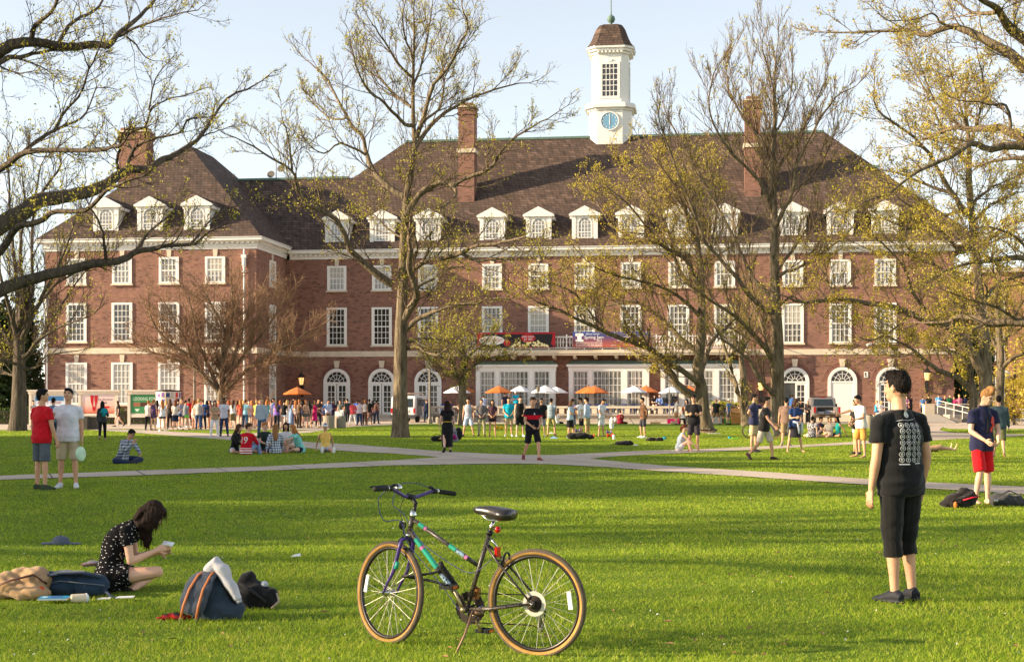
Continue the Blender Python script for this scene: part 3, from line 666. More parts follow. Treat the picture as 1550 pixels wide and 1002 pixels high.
tree('small tree with a low spreading yellow-green crown beside the lamp post and white parasol', 98, [
 ([701,645, 701,625, 700,600, 700,584, 702,570], 8, 5, 0), ([699,582, 694,573, 687,553, 680,529, 672,505], 3.6, 1, -1.5), ([702,570, 704,544, 699,517, 703,490], 3.4, 1, 1.5), ([698,580, 689,569, 668,558, 650,552], 2.8, .8, 1), ([702,572, 711,558, 735,544, 770,536], 3.2, .8, -1.5), ([704,548, 725,525, 745,505], 2.4, .8, 1), ([687,553, 660,535, 645,515], 2.2, .8, -1)],
 5, BARK, TWIG, LEAF_Y, L1=2.4, n1=2.4, n2=5, n3=4, leafp=.4, lsize=.08, per=3, up=.35, trad=.014)
tree('oak with a low sunlit left limb in front of the french windows', 74, [
 ([1071,657, 1067,645, 1063,625, 1062,600, 1060,580, 1056,560, 1060,521, 1062,457, 1060,406, 1055,360, 1050,310, 1048,270], 16, 2.2, 0),
 ([1060,606, 1048,599, 1028,585, 1014,562, 996,540, 982,526, 954,517, 918,503, 885,489, 849,471, 812,457], 8, 1.4, -3), ([1058,582, 1051,574, 1019,553, 990,532], 5.5, 3.6, -1.5),
 ([1060,560, 1067,550, 1074,521, 1097,498, 1115,480], 5, 1.6, 3), ([1058,545, 1051,530, 1030,512, 1009,489, 977,466, 954,457, 904,466], 5, 1.2, 2), ([1061,440, 1037,393, 1000,370, 973,333, 940,300], 4.4, 1, -3), ([1062,450, 1028,410, 1010,350, 985,300, 950,262], 4, 1, 3),
 ([1058,380, 1040,330, 1020,280, 990,240], 3.4, 1, -2), ([1060,420, 1075,370, 1085,310, 1075,260], 3.4, 1, 2), ([1060,480, 1030,450, 990,430, 940,420, 900,405], 3.6, .9, -3), ([982,526, 960,490, 930,455, 890,430], 3, .9, 2), ([918,503, 900,480, 870,445, 840,430], 2.2, .8, -1), ([1054,350, 1030,300, 1010,260], 2.6, .9, 1), ([1000,370, 960,360, 925,340, 900,300], 2.6, .9, 2)],
 6, BARK, TWIG, LEAF_O, L1=2.7, n1=2.1, n2=5, n3=4, leafp=.55, lsize=.062, per=4, up=.3)
tree('tall tree with bare upright twigs rising above the roof, right of the clock tower', 67, [
 ([1186,661, 1182,648, 1178,630, 1177,590, 1177,520, 1174,460, 1172,400, 1172,340, 1170,290, 1168,255, 1170,220, 1174,170, 1172,130, 1175,80], 15.5, 1, 0),
 ([1176,600, 1170,595, 1152,576, 1136,547, 1117,531, 1089,509], 5, 1.4, -2), ([1177,562, 1159,528, 1140,506, 1114,480, 1085,461, 1066,448], 5.6, 1.5, -4), ([1174,540, 1165,531, 1159,506, 1146,477, 1135,450], 3.6, 1.2, 3),
 ([1172,476, 1156,468, 1133,445, 1108,413, 1089,391, 1066,365, 1050,320, 1030,270, 1002,200], 5, 1, -3), ([1172,452, 1165,448, 1140,420, 1124,388, 1102,342, 1073,288, 1045,241, 1012,180], 4.6, 1, 3),
 ([1174,410, 1181,404, 1207,369, 1228,340, 1260,318], 3.6, 1, 3), ([1172,345, 1181,327, 1199,291, 1206,248, 1224,212, 1246,173, 1272,140], 4.4, 1, -3), ([1168,262, 1152,209, 1127,180, 1102,133, 1100,92], 3.4, .8, 2), ([1173,184, 1170,130, 1153,75], 2, .7, -2), ([1172,200, 1181,190, 1196,148, 1200,100], 2.4, .7, 2),
 ([1168,310, 1150,275, 1124,248, 1098,220, 1073,166, 1080,110], 3.6, .8, -3), ([1168,275, 1190,235, 1221,184, 1252,118], 3, .8, 3), ([1174,420, 1190,412, 1213,404, 1239,388, 1264,369, 1290,345], 3.4, 1, -3), ([1170,290, 1155,240, 1142,180, 1135,110], 3, .8, 3), ([1199,291, 1225,270, 1250,235, 1268,190], 2.2, .8, 2), ([1172,470, 1195,450, 1216,456, 1250,452], 2.6, 1, 1)],
 7, BARK, TWIG_P, LEAF_Y, L1=2.7, n1=1.7, n2=6, n3=4, leafp=.1, lsize=.07, per=3, up=.62, fan=.62)
tree('slender twin-stemmed tree behind the oak, close to the right french window', 97, [
 ([1130,645, 1127,610, 1125,570, 1122,535, 1128,500, 1140,470], 8.5, 1.5, 0), ([1130,640, 1120,605, 1110,570, 1098,530, 1088,500], 6.5, 1.3, -1), ([1122,540, 1132,515, 1150,495], 3, 1, 1), ([1104,548, 1115,520, 1110,490], 2.5, 1, 1)],
 8, BARK, TWIG, LEAF_Y, L1=2.0, n1=1.6, n2=4, n3=3, leafp=.25, lsize=.08, up=.5, trad=.014)
tree('broad golden-leaved oak at the right with a long dark limb reaching left', 66, [
 ([1495,663, 1492,640, 1491,610, 1492,570, 1490,520, 1484,460, 1478,400, 1472,340, 1467,280, 1467,231, 1464,190], 15, 3, 0),
 ([1492,575, 1480,548, 1465,525, 1448,505, 1433,492, 1407,488, 1380,475, 1342,463, 1308,458, 1270,453, 1240,455, 1213,458, 1192,450], 9, 1.6, -3), ([1270,453, 1258,440, 1250,420, 1240,405], 2.4, 1, 1),
 ([1470,325, 1459,318, 1441,293, 1424,264, 1405,231, 1372,198, 1336,175, 1322,152], 5, 1.2, -3), ([1472,310, 1482,298, 1500,285, 1530,270], 3.4, 1, 2), ([1474,370, 1456,382, 1430,352, 1399,325, 1360,300], 3.6, 1, -4), ([1407,474, 1380,443, 1369,405, 1335,367, 1305,350], 3, 1, -2),
 ([1480,430, 1450,420, 1410,400, 1370,385, 1320,380], 3.8, 1, 3), ([1476,380, 1500,360, 1530,340, 1570,330], 3.6, 1, -2), ([1484,460, 1510,430, 1540,420, 1580,410], 3.6, 1, 2), ([1466,250, 1440,220, 1420,180, 1400,140, 1375,90], 3, .9, 3), ([1466,220, 1480,180, 1490,130, 1480,90], 3, .9, -2), ([1465,200, 1450,150, 1440,110], 2.6, .9, -2),
 ([1441,293, 1400,280, 1360,262, 1320,255], 2.8, .9, 2), ([1380,475, 1350,500, 1320,515, 1300,510], 2.2, .8, -1), ([1459,318, 1420,330, 1380,345, 1330,330], 3, .9, 1), ([1470,340, 1500,310, 1540,290], 3, .9, 3)],
 9, BARK, TWIG_P, LEAF_O, L1=2.6, n1=1.9, n2=5, n3=4, leafp=.68, lsize=.066, per=4, up=.25)
tree('oak leaning left beside the broad oak, low bare limb towards the doors', 76, [
 ([1476,655, 1475,640, 1474,615, 1473,590, 1468,570, 1470,540, 1466,515], 9.5, 4, 0), ([1474,596, 1455,575, 1440,568, 1420,560, 1400,545, 1385,532, 1370,522, 1350,512], 6, 1.4, -2), ([1468,570, 1464,550, 1450,535, 1430,530, 1400,520], 4.2, 1.2, 2), ([1466,515, 1455,480, 1440,450, 1420,430], 3.4, 1, 2), ([1466,515, 1472,480, 1468,440], 3.4, 1, -2), ([1385,532, 1360,540, 1340,536], 2, .9, 1)],
 10, BARK, TWIG_P, LEAF_O, L1=2.3, n1=1.7, n2=5, n3=4, leafp=.55, lsize=.075, per=4, up=.3)
tree('rightmost of the trunks behind the man in red shorts', 80, [
 ([1513,652, 1513,630, 1513,600, 1515,560, 1514,520, 1510,480, 1512,440], 9, 4, 0), ([1516,558, 1530,545, 1548,535, 1570,528], 4, 1.3, -2), ([1514,525, 1530,500, 1540,470, 1560,440], 3.8, 1, 2), ([1512,530, 1500,505, 1495,480], 3, 1, 1), ([1512,440, 1500,400, 1510,350], 3, 1, -1)],
 12, BARK, TWIG_P, LEAF_O, L1=2.5, n1=1.8, n2=5, n3=4, leafp=.6, lsize=.08, per=4, up=.3)
tree('near oak outside the right edge with leafy limbs reaching into the upper right sky', 30, [
 ([1790,722, 1788,600, 1780,420, 1770,300, 1750,180, 1730,60], 45, 14, 0), ([1752,200, 1640,150, 1550,99, 1530,82, 1497,64, 1464,48, 1438,41, 1401,53, 1372,46, 1306,49, 1250,49], 12, 1, 2), ([1438,41, 1421,33, 1411,20, 1385,30, 1345,32], 2.4, .8, -1),
 ([1745,160, 1640,110, 1550,59, 1523,36, 1510,13, 1484,0, 1470,-20], 13, 2, -2), ([1506,20, 1471,18, 1444,-1], 4, 1, 1), ([1770,320, 1650,250, 1550,211, 1513,194, 1471,196, 1441,194, 1418,204, 1385,215], 11, 1.2, 3), ([1765,300, 1640,240, 1536,221, 1500,226, 1471,217, 1451,231, 1411,250, 1382,264, 1349,290, 1310,305], 8, 1, -2),
 ([1772,330, 1640,270, 1550,240, 1504,245, 1471,254], 7, 1, 1), ([1530,196, 1523,161, 1497,158, 1451,152], 3, .8, -1), ([1520,165, 1497,150, 1471,132, 1438,119, 1410,115], 2.2, .7, 1), ([1480,196, 1448,188, 1415,152, 1395,102, 1376,60], 2.4, .7, 2),
 ([1785,560, 1660,500, 1550,487, 1494,489, 1480,482, 1452,479, 1437,487, 1405,489], 11, 1.6, 2), ([1494,489, 1470,500, 1460,515], 3, 1, -1), ([1540,487, 1510,465, 1470,455, 1430,440], 3, .9, -1), ([1782,480, 1650,420, 1560,390, 1500,395, 1460,400, 1420,415], 8, 1, -2), ([1500,395, 1470,370, 1430,365], 2.4, .8, 1), ([1560,390, 1540,360, 1500,345, 1470,350], 3, .8, -1)],
 13, BARK, TWIG_P, LEAF_O, L1=1.15, n1=2.4, n2=5, n3=4, leafp=.6, lsize=.032, per=3, up=.25, trad=.006)
# ------------------------------------------------------------------ ground, paths, grass
PLAZA = [(-900,653),(60,650.5),(120,649.5),(210,649),(254,651),(300,650.5),(345,650),(400,650.5),(450,651),(470,650.5),(490,648),(540,645.5),(600,642.5),(640,641.4),(1290,641.4),(1330,643),(1400,644),(1420,646),(1440,649),(2600,651),(2600,628),(-900,628)]
PATHB = [(110,649.2),(225,650.2),(254,653),(300,655.5),(345,657.5),(375,661),(420,665),(470,669.5),(540,673.3),(600,678),(665,683),(740,687),(790,688.8),(840,689),(900,686),(960,683),(1060,680),(1160,675.5),(1220,673.3),(1300,668.5),(1370,662.5),(1395,655),(1400,645.5),(1428,645.5),(1422,651),(1440,655),(1480,656.5),(1550,657.5),(1900,659),(1900,664),(1550,659.5),(1430,665.5),(1400,667.5),(1300,672.5),(1220,676.5),(1160,680),(1060,684.7),(960,689),(892,694),(860,697),(760,699),(690,697),(667,692.5),(640,690),(600,686.7),(540,684),(490,681),(400,671),(345,666),(274,660.5),(200,654.6)]
PATHA = [(-300,732),(0,720.7),(220,712.7),(400,706.5),(500,701.7),(600,697),(667,692.4),(740,691),(830,692),(892,694.1),(900,695.7),(940,699.5),(1000,705),(1060,709),(1160,715),(1270,723),(1400,730.5),(1550,737.5),(1900,754),(1900,775),(1550,749),(1400,739.7),(1270,731.5),(1160,724),(1060,717.5),(1000,713.7),(920,707.7),(840,703.4),(770,702.2),(700,703.3),(600,704.7),(500,709),(400,712.8),(220,719.9),(0,726.8),(-300,738.5)]
PATHC = [(300,655.6),(345,656.8),(400,655.2),(455,652.4),(475,650),(500,647),(498,650),(470,654.5),(420,658.4),(378,661.2),(345,658.2)]
m, t, b = newmat('pavement', .9, .2)
n1, n2 = t.noise(.5, 4), t.noise(26, 3)
c = t.ramp(t.math('MULTIPLY_ADD', n1, .65, t.math('MULTIPLY', n2, .35)), [(.3, lin((176, 158, 142))), (.7, lin((206, 190, 172)))])
x, y, z = t.xyz()
jn = t.math('LESS_THAN', t.math('ABSOLUTE', t.math('SUBTRACT', t.math('FRACT', t.math('MULTIPLY', t.math('MULTIPLY_ADD', y, .35, x), .5)), .5)), .012)
t.link(t.mix(t.math('MULTIPLY', jn, .8), c, lin((92, 82, 72))), b.inputs['Base Color']); t.link(t.bump(n2, .3, .01), b.inputs['Normal'])
PAVE = m
def sheet(name, poly, z):
    pts = []; rs = random.Random(len(poly))
    for (x0, y0), (x1, y1) in zip(poly, poly[1:] + poly[:1]):      # soft, slightly ragged turf edges
        a, b_ = gp(x0, y0), gp(x1, y1); k = int(min(60, max(1, (b_ - a).length / .5))) if abs(x0) < 1700 and abs(x1) < 1900 else 1
        for i in range(k): q = a + (b_ - a) * (i / k); pts.append(q + Vector((rs.gauss(0, .02), rs.gauss(0, .035), 0)) * (1 if k > 1 else 0))
    m = MB(); m.add([(p.x, p.y, z) for p in pts], [list(range(len(pts)))]); me = m.mesh(name, PAVE)
    bm = bmesh.new(); bm.from_mesh(me); bmesh.ops.triangulate(bm, faces=bm.faces)
    for f in bm.faces:
        if f.normal.z < 0: f.normal_flip()
    bm.to_mesh(me); bm.free()
    o = bpy.data.objects.new(name, me); COL.objects.link(o); return tag(o, kind='structure')
sheet('plaza', PLAZA, .004); sheet('path', PATHC, .008); sheet('path', PATHB, .012); sheet('path', PATHA, .016)
m, t, b = newmat('lawn_ground', .95, .1)
n1, n2, n3 = t.noise(.22, 4), t.noise(3.0, 4), t.noise(45, 3)
c = t.ramp(t.math('ADD', t.math('MULTIPLY', n1, .5), t.math('ADD', t.math('MULTIPLY', n2, .3), t.math('MULTIPLY', n3, .2))), [(.3, lin((76, 98, 30))), (.52, lin((106, 130, 40))), (.72, lin((134, 146, 56)))])
t.link(c, b.inputs['Base Color']); t.link(t.bump(n3, 1.0, .04), b.inputs['Normal'])
m2 = MB(); m2.add([(-1500, -200, 0), (1500, -200, 0), (1500, 3000, 0), (-1500, 3000, 0)], [(0, 1, 2, 3)])
tag(m2.build('lawn', m), kind='structure')
# grass blades, thinning with distance
def inside(poly, X, Y):
    r = np.zeros(len(X), bool); n = len(poly)
    for i in range(n):
        (x0, y0), (x1, y1) = poly[i], poly[(i + 1) % n]
        if y0 == y1: continue
        c = ((y0 > Y) != (y1 > Y)) & (X < (x1 - x0) * (Y - y0) / (y1 - y0) + x0); r ^= c
    return r
def grass(N, seed, d0, d1):
    rs = np.random.RandomState(seed)
    D = d0 * (d1 / d0) ** rs.rand(N); Xr = rs.uniform(-1, 1, N) * (.37 * D + 3.6); px = CX + Xr / D * F
    # tufts: gather the blades a little
    py = HY + EYE * F / D
    bad = np.zeros(N, bool)
    for P in (PLAZA, PATHA, PATHB, PATHC): bad |= inside(P, px, py)
    D, px = D[~bad], px[~bad]; n = len(D)
    X = (px - CX) / F * D; Y = D
    cl = np.sin(X * 3.1 + 1.7 * np.sin(Y * 2.3)) * np.sin(Y * 2.7 + 1.3 * np.sin(X * 1.9)) * .5 + .5
    h = (.014 + .024 * rs.rand(n) ** 1.5) * (.55 + .9 * cl) * np.where(D > 25, 1.0, 1); w = .0017 * D / 9 * (1 + .5 * rs.rand(n)) + .0008
    a = rs.rand(n) * 6.2832; ln = rs.normal(0, .8, (n, 2)) * h[:, None]
    dx, dy = np.cos(a) * w, np.sin(a) * w; z0 = np.full(n, -.004)
    v = np.empty((n, 3, 3)); v[:, 0] = np.stack([X - dx, Y - dy, z0], 1); v[:, 1] = np.stack([X + dx, Y + dy, z0], 1); v[:, 2] = np.stack([X + ln[:, 0], Y + ln[:, 1], h], 1)
    me = bpy.data.meshes.new('grass'); me.vertices.add(3 * n); me.vertices.foreach_set('co', v.ravel())
    me.loops.add(3 * n); me.loops.foreach_set('vertex_index', np.arange(3 * n)); me.polygons.add(n)
    me.polygons.foreach_set('loop_start', np.arange(0, 3 * n, 3)); me.polygons.foreach_set('loop_total', np.full(n, 3)); me.update(calc_edges=True)
    return me
m, t, b = newmat('grass_blade', .55, .3)
wn = t.new('ShaderNodeTexWhiteNoise', noise_dimensions='3D'); sp = t.new('ShaderNodeVectorMath', operation='SCALE'); sp.inputs['Scale'].default_value = 30; t.link(t.obj(), sp.inputs[0])
fl = t.new('ShaderNodeVectorMath', operation='FLOOR'); t.link(sp.outputs[0], fl.inputs[0]); x, y, z = t.xyz(fl.outputs[0]); t.link(t.vec(x, y), wn.inputs['Vector'])
f = t.math('ADD', t.math('MULTIPLY', wn.outputs['Value'], .5), t.math('ADD', t.math('MULTIPLY', t.noise(.3, 4), .3), t.math('MULTIPLY', t.noise(1.7, 4), .3)))
c = t.ramp(f, [(.2, lin((94, 124, 28))), (.42, lin((142, 168, 38))), (.62, lin((172, 190, 52))), (.8, lin((192, 192, 80))), (.95, lin((202, 186, 112)))])
t.link(c, b.inputs['Base Color']); tr = t.new('ShaderNodeBsdfTranslucent'); t.link(c, tr.inputs[0])
mx = t.new('ShaderNodeMixShader'); mx.inputs[0].default_value = .47; out = next(q for q in t.n if q.type == 'OUTPUT_MATERIAL')
t.link(b.outputs[0], mx.inputs[1]); t.link(tr.outputs[0], mx.inputs[2]); t.link(mx.outputs[0], out.inputs[0])
me = grass(960000, 1, 6.6, 88.0); me.materials.append(m)
g = bpy.data.objects.new('grass', me); COL.objects.link(g); tag(g, kind='stuff')

# a scatter of last year's leaves and pale clover heads
def scatter(name, n, seed, size, rgb):
    rs = np.random.RandomState(seed); D = 8.3 * (60 / 8.3) ** rs.rand(n); px = rs.uniform(-200, 1750, n); m = MB()
    for d, p in zip(D, px):
        x, y = (p - CX) / F * d, d; a = rs.rand() * 6.28; s = size * (.6 + .8 * rs.rand()); c, q = math.cos(a) * s, math.sin(a) * s; z = .022 + .012 * rs.rand()
        m.add([(x - c, y - q, z - .004), (x + q * .5, y - c * .5, z + .004), (x + c, y + q, z), (x - q * .5, y + c * .5, z + .01)], [(0, 1, 2, 3)])
    tag(m.build(name, plain(name, rgb, .8, var=.3)), kind='stuff')
scatter('leaf_litter', 420, 3, .028, (140, 108, 70)); scatter('clover', 380, 4, .012, (214, 212, 190))
# ------------------------------------------------------------------ greenery beyond the hall and unseen trees added to shade the lawn from the west
def blob_tree(name, label, loc, w, h, trunk_h, n, lsize, mat, bark_m, seed, cone=False, group=None, per=2):
    rs = np.random.RandomState(seed); root = thing(name, label, 'tree' if 'tree' in name else 'shrub', loc, 0, group)
    tk = Twigs(); tk.tube([(0, 0, -.1), (0, 0, trunk_h), (.1, 0, h * .8)], [.03 * h * .6, .025 * h * .6, .01 * h], 8)
    sp = []
    lob = [(rs.normal(0, .3, 3), rs.uniform(.35, .6)) for _ in range(9)]
    while len(sp) < n:
        if cone:
            z = rs.rand() ** 1.35; r = w * (1.03 - z) * math.sqrt(rs.uniform(.25, 1)) * (.8 + .35 * math.sin(z * 31 + rs.rand())); a = rs.rand() * 6.283
            sp.append((r * math.cos(a), r * math.sin(a), trunk_h + (h - trunk_h) * z - .15 * r))
        else:
            c, q = lob[rs.randint(9)]; d = rs.normal(0, 1, 3); d /= np.linalg.norm(d); p = c + d * q * rs.uniform(.55, 1.05) ** .5
            z = trunk_h + (h - trunk_h) * (p[2] * .55 + .5)
            if z < .05: continue
            sp.append((p[0] * w, p[1] * w, z))
    for i in range(0, len(sp), max(1, len(sp) // 40)):
        p = sp[i]; zb = max(trunk_h * .6, min(p[2] * .6, h * .7)); tk.tube([(0, 0, zb), (p[0] * .5, p[1] * .5, (zb + p[2]) / 2 + .1), p], [.012 * h * .5, .007 * h * .5, .003 * h], 4)
    tk.build('trunk', bark_m, root); leaves_mesh('crown', sp, lsize, mat, root, per, lsize * .8)
    return root
# unseen evergreens added on the west side to throw the long evening shadows
rnd.seed(5)
wp = None
for i, (x, y, h) in enumerate([(-54, 14, 19), (-49, 20, 19), (-53, 26, 21), (-49, 32, 20), (-54, 38, 22), (-50, 44, 20), (-54, 50, 20), (-50, 57, 17)]):
    if wp is None: wp = blob_tree('evergreen_tree', 'dense dark evergreen tree in the row west of the lawn', (x, y, 0), 4.6, 12, 1.0, 4200, .36, LEAF_E, BARK_D, 3, False, 'evergreen row west of the lawn')
    else:
        c = copy_tree(wp); c.location = (x, y, 0)
    o = wp if i == 0 else c; o.scale = (1, 1.15, h / 12); o.rotation_euler.z = i * 1.3; o.location = (x, y, 0)
for i, (x, y) in enumerate([(-27, 13), (-36, 20), (-58, 4)]):  # oak copies added out of view for thin shadow streaks on the grass
    c = copy_tree(oak); c.location = (x, y, 0); c.rotation_euler.z = 1.1 + i * 1.7; c['label'] = ['first', 'second', 'third'][i] + ' bare oak standing west of the lawn, outside the picture'
# far left, behind the hall's west corner
for i, (px, D, h, w) in enumerate([(-60, 128, 13, 6), (5, 122, 10.5, 4.5), (38, 135, 12.5, 4), (-150, 120, 14, 7)]):
    P = at(px, 640, D); blob_tree('evergreen_tree', ['tall dark evergreen behind the far left tree', 'dark evergreen at the left edge beyond the clipped hedge', 'evergreen rising against the left end of the brick hall', 'evergreen beyond the left edge'][i], (P.x, P.y, 0), w * .6, h, .6, 2600, .3, LEAF_E, BARK_D, 20 + i, i % 2 == 0)
for i, (px, D, h, w, mt) in enumerate([(1535, 100, 5.5, 3.0, LEAF_O), (1640, 96, 6, 4, LEAF_O), (1462, 128, 9, 2.6, LEAF_E)]):
    P = at(px, 640, D); blob_tree('bush' if i < 2 else 'evergreen_tree', ['loose golden bush at the right edge behind the parked bicycles', 'golden bush beyond the right edge', 'dark ivy-covered tree against the right end of the brick hall'][i], (P.x, P.y, 0), w, h, .2, 1500 if i < 2 else 2500, .12 if i < 2 else .26, mt, BARK_D, 30 + i)
# a second brick building at the far right, seen between the trunks
P = at(1560, 640, 150); sb = thing('brick_building', 'tan brick building glimpsed between the tree trunks at the right edge', 'building', (P.x, P.y, 0), BR)
MB().box(-5.5, 30, 0, 18, -.2, 15).build('wall', brickmat('tan_brick', [lin((176, 128, 92)), lin((158, 110, 80)), (.7, 1.2)], lin((180, 150, 124)), .4, .14), sb)
MB().box(-5.9, 30.4, -.4, 18.4, 15.003, 15.5).build('cornice', STONE, sb)
for i in range(5):
    for z in (1.6, 5.8, 10):
        m = MB(); x = -3.5 + i * 5; m.box(x - .95, x + .95, -.08, .02, z, z + .14); m.box(x - .95, x + .95, -.08, .02, z + 2.7, z + 2.9); m.box(x - .95, x - .8, -.08, .02, z + .14, z + 2.7); m.box(x + .8, x + .95, -.08, .02, z + .14, z + 2.7); m.box(x - .04, x + .04, -.06, .02, z + .14, z + 2.7)
        w = m.build('window', WHITE, sb); MB().box(x - .8, x + .8, -.03, -.004, z + .14, z + 2.7).build('pane', PANE_D, w)
# low clipped hedges
def hedge(label, x0, x1, y, d, h, seed, mat=LEAF_H):
    rs = np.random.RandomState(seed); n = int((x1 - x0) * 130); p = rs.rand(n, 3)
    k = rs.randint(0, 3, n); p[k == 0, 2] = 1; p[k == 1, 1] = 0
    sp = [(q[0] * (x1 - x0), q[1] * d, q[2] * h + rs.normal(0, .03)) for q in p]
    root = thing('hedge', label, 'hedge', (x0, y, 0)); MB().box(.05, x1 - x0 - .05, .08, d - .08, 0, h - .1).build('branches', BARK_D, root)
    leaves_mesh('foliage', sp, .075, mat, root, 3, .06)
hedge('long clipped hedge behind the white display boards', gp(-60, 641).x, gp(262, 641).x, 103, 1.0, 1.05, 3)
hedge('short clipped hedge between the oak and the folding tables', 14.3, 17.6, 104, .9, 1.5, 4, LEAF_G)
# ------------------------------------------------------------------ people
SK = {'l': (226, 178, 150), 'm': (206, 156, 124), 't': (186, 134, 100), 'd': (112, 78, 60)}
def skinmat(k):
    key = ('skin', k)
    if key not in MATS:
        m, t, b = newmat('skin', .5, .35); c = lin(SK[k])
        t.link(t.ramp(t.noise(7, 3), [(.3, [x * .88 for x in c]), (.7, [min(1, x * 1.08) for x in c])]), b.inputs['Base Color'])
        b.inputs['Subsurface Weight'].default_value = .08; b.inputs['Subsurface Radius'].default_value = (.02, .008, .004); MATS[key] = m
    return MATS[key]
def hairmat(rgb):
    key = ('hair', tuple(rgb))
    if key not in MATS:
        m, t, b = newmat('hair', .6, .12); c = lin(rgb)
        mp = t.new('ShaderNodeMapping'); mp.inputs['Scale'].default_value = (60, 60, 6); t.link(t.obj(), mp.inputs[0]); n = t.noise(1.6, 4, mp.outputs[0])
        t.link(t.ramp(n, [(.3, [x * .55 for x in c]), (.7, [min(1, x * 1.5) for x in c])]), b.inputs['Base Color'])
        t.link(t.bump(n, .8, .02), b.inputs['Normal']); MATS[key] = m
    return MATS[key]
def pattern(kind, a, c):
    key = (kind, tuple(a), tuple(c))
    if key in MATS: return MATS[key]
    m, t, b = newmat('patterned_cloth', .9, .15); x, y, z = t.xyz(); A, C = lin(a), lin(c)
    if kind == 'stripe': f = t.math('GREATER_THAN', t.math('FRACT', t.math('MULTIPLY', z, 14)), .55)
    elif kind == 'plaid':
        g = t.math('GREATER_THAN', t.math('FRACT', t.math('MULTIPLY', t.math('ADD', x, t.math('MULTIPLY', y, .6)), 13)), .5); h = t.math('GREATER_THAN', t.math('FRACT', t.math('MULTIPLY', z, 13)), .5)
        f = t.math('MULTIPLY', t.math('ADD', g, h), .5)
    elif kind == 'band': f = t.math('MULTIPLY', t.math('GREATER_THAN', z, 1.13), t.math('LESS_THAN', z, 1.245))
    elif kind == 'hem': f = t.math('MULTIPLY', t.math('LESS_THAN', z, .2), t.math('GREATER_THAN', t.math('FRACT', t.math('MULTIPLY', z, 14)), .5))
    elif kind == 'dash':
        q = t.vec(t.math('MULTIPLY', x, 30), t.math('MULTIPLY', y, 30), t.math('MULTIPLY', z, 34)); v = t.new('ShaderNodeTexVoronoi'); v.inputs['Scale'].default_value = 1; v.inputs['Randomness'].default_value = .75; t.link(q, v.inputs['Vector'])
        s = t.new('ShaderNodeVectorMath', operation='SUBTRACT'); t.link(q, s.inputs[0]); t.link(v.outputs['Position'], s.inputs[1]); dx, dy, dz = t.xyz(s.outputs[0])
        w = t.math('ADD', t.math('ABSOLUTE', dx), t.math('ABSOLUTE', dy))
        f = t.math('MULTIPLY', t.math('LESS_THAN', w, .30), t.math('LESS_THAN', t.math('ABSOLUTE', dz), .12))
    else: f = t.math('GREATER_THAN', t.noise(24, 2), .53)
    t.link(t.mix(f, A, C), b.inputs['Base Color']); t.link(t.bump(t.noise(13, 3), .35, .02), b.inputs['Normal']); MATS[key] = m; return m
def fab(c): return pattern(*c) if isinstance(c[0], str) else cloth(c)
EYE_M = plain('eye', (34, 26, 22), .3); LIP_M = plain('lip', (170, 104, 92), .5); SHOE_SOLE = plain('sole', (210, 206, 200), .7)
LEG = {'stand': [(2, 4, 0, 3), (-2, 4, -3, 3)], 'relax': [(0, 5, -2, 4), (12, 8, -8, 5)], 'relax2': [(12, 8, -8, 5), (0, 5, -2, 4)], 'wide': [(2, 11, 0, 10), (0, 11, -2, 10)],
       'walk': [(24, 2, 6, 1), (-14, 2, -42, 1)], 'walk2': [(-14, 2, -42, 1), (24, 2, 6, 1)], 'kick': [(26, 2, 14, 1), (-2, 3, -60, 1)],
       'cross': [(82, 56, 58, -76), (80, 58, 66, -70)], 'knees': [(132, 9, 20, 3), (128, 10, 14, 4)], 'side': [(92, 30, 40, -70), (110, 10, 10, -8)], 'chair': [(86, 7, 2, 3), (84, 9, 4, 4)], 'lounge': [(84, 8, 82, 5), (82, 8, 84, 5)], 'lie': [(88, 5, 88, 4), (96, 6, 80, 4)]}
SIT = {'cross': .12, 'knees': .10, 'side': .10, 'lounge': .11, 'lie': .11}
ARM = {'down': (-2, 9, 9, 4), 'down2': (4, 12, 16, 6), 'phone': (14, 9, 98, -22), 'low': (8, 12, 52, -30), 'hip': (-12, 46, 12, -58), 'brow': (78, 34, 158, -50), 'raise': (112, 12, 140, 0), 'chin': (42, 14, 138, -18), 'fist': (8, 14, 140, 8),
       'knee': (52, 14, 46, 2), 'lap': (34, 12, 66, -34), 'back': (-38, 16, -26, 8), 'reach': (70, 6, 74, 0), 'fold': (22, 12, 88, -62), 'swing': (30, 8, 44, 2), 'swingb': (-30, 8, -12, 4), 'behind': (-26, 16, -6, -30), 'carry': (10, 16, 78, -8), 'up': (140, 14, 165, -20)}
PENDING = []
def part(name, mb, mats, root, vox, smooth=4, label=None, after=None):
    o = mb.build(name, mats, root)
    if vox:
        md = o.modifiers.new('r', 'REMESH'); md.mode = 'VOXEL'; md.voxel_size = vox; md.use_smooth_shade = True
        if smooth: sm = o.modifiers.new('s', 'SMOOTH'); sm.factor = .5; sm.iterations = smooth
    PENDING.append((o, after)); 
    if label: o['label'] = label
    return o
def dirv(p, o, s):
    p, o = R(p), R(o); return Vector((s * math.sin(o), -math.sin(p) * math.cos(o), -math.cos(p) * math.cos(o)))
PEOPLE = []
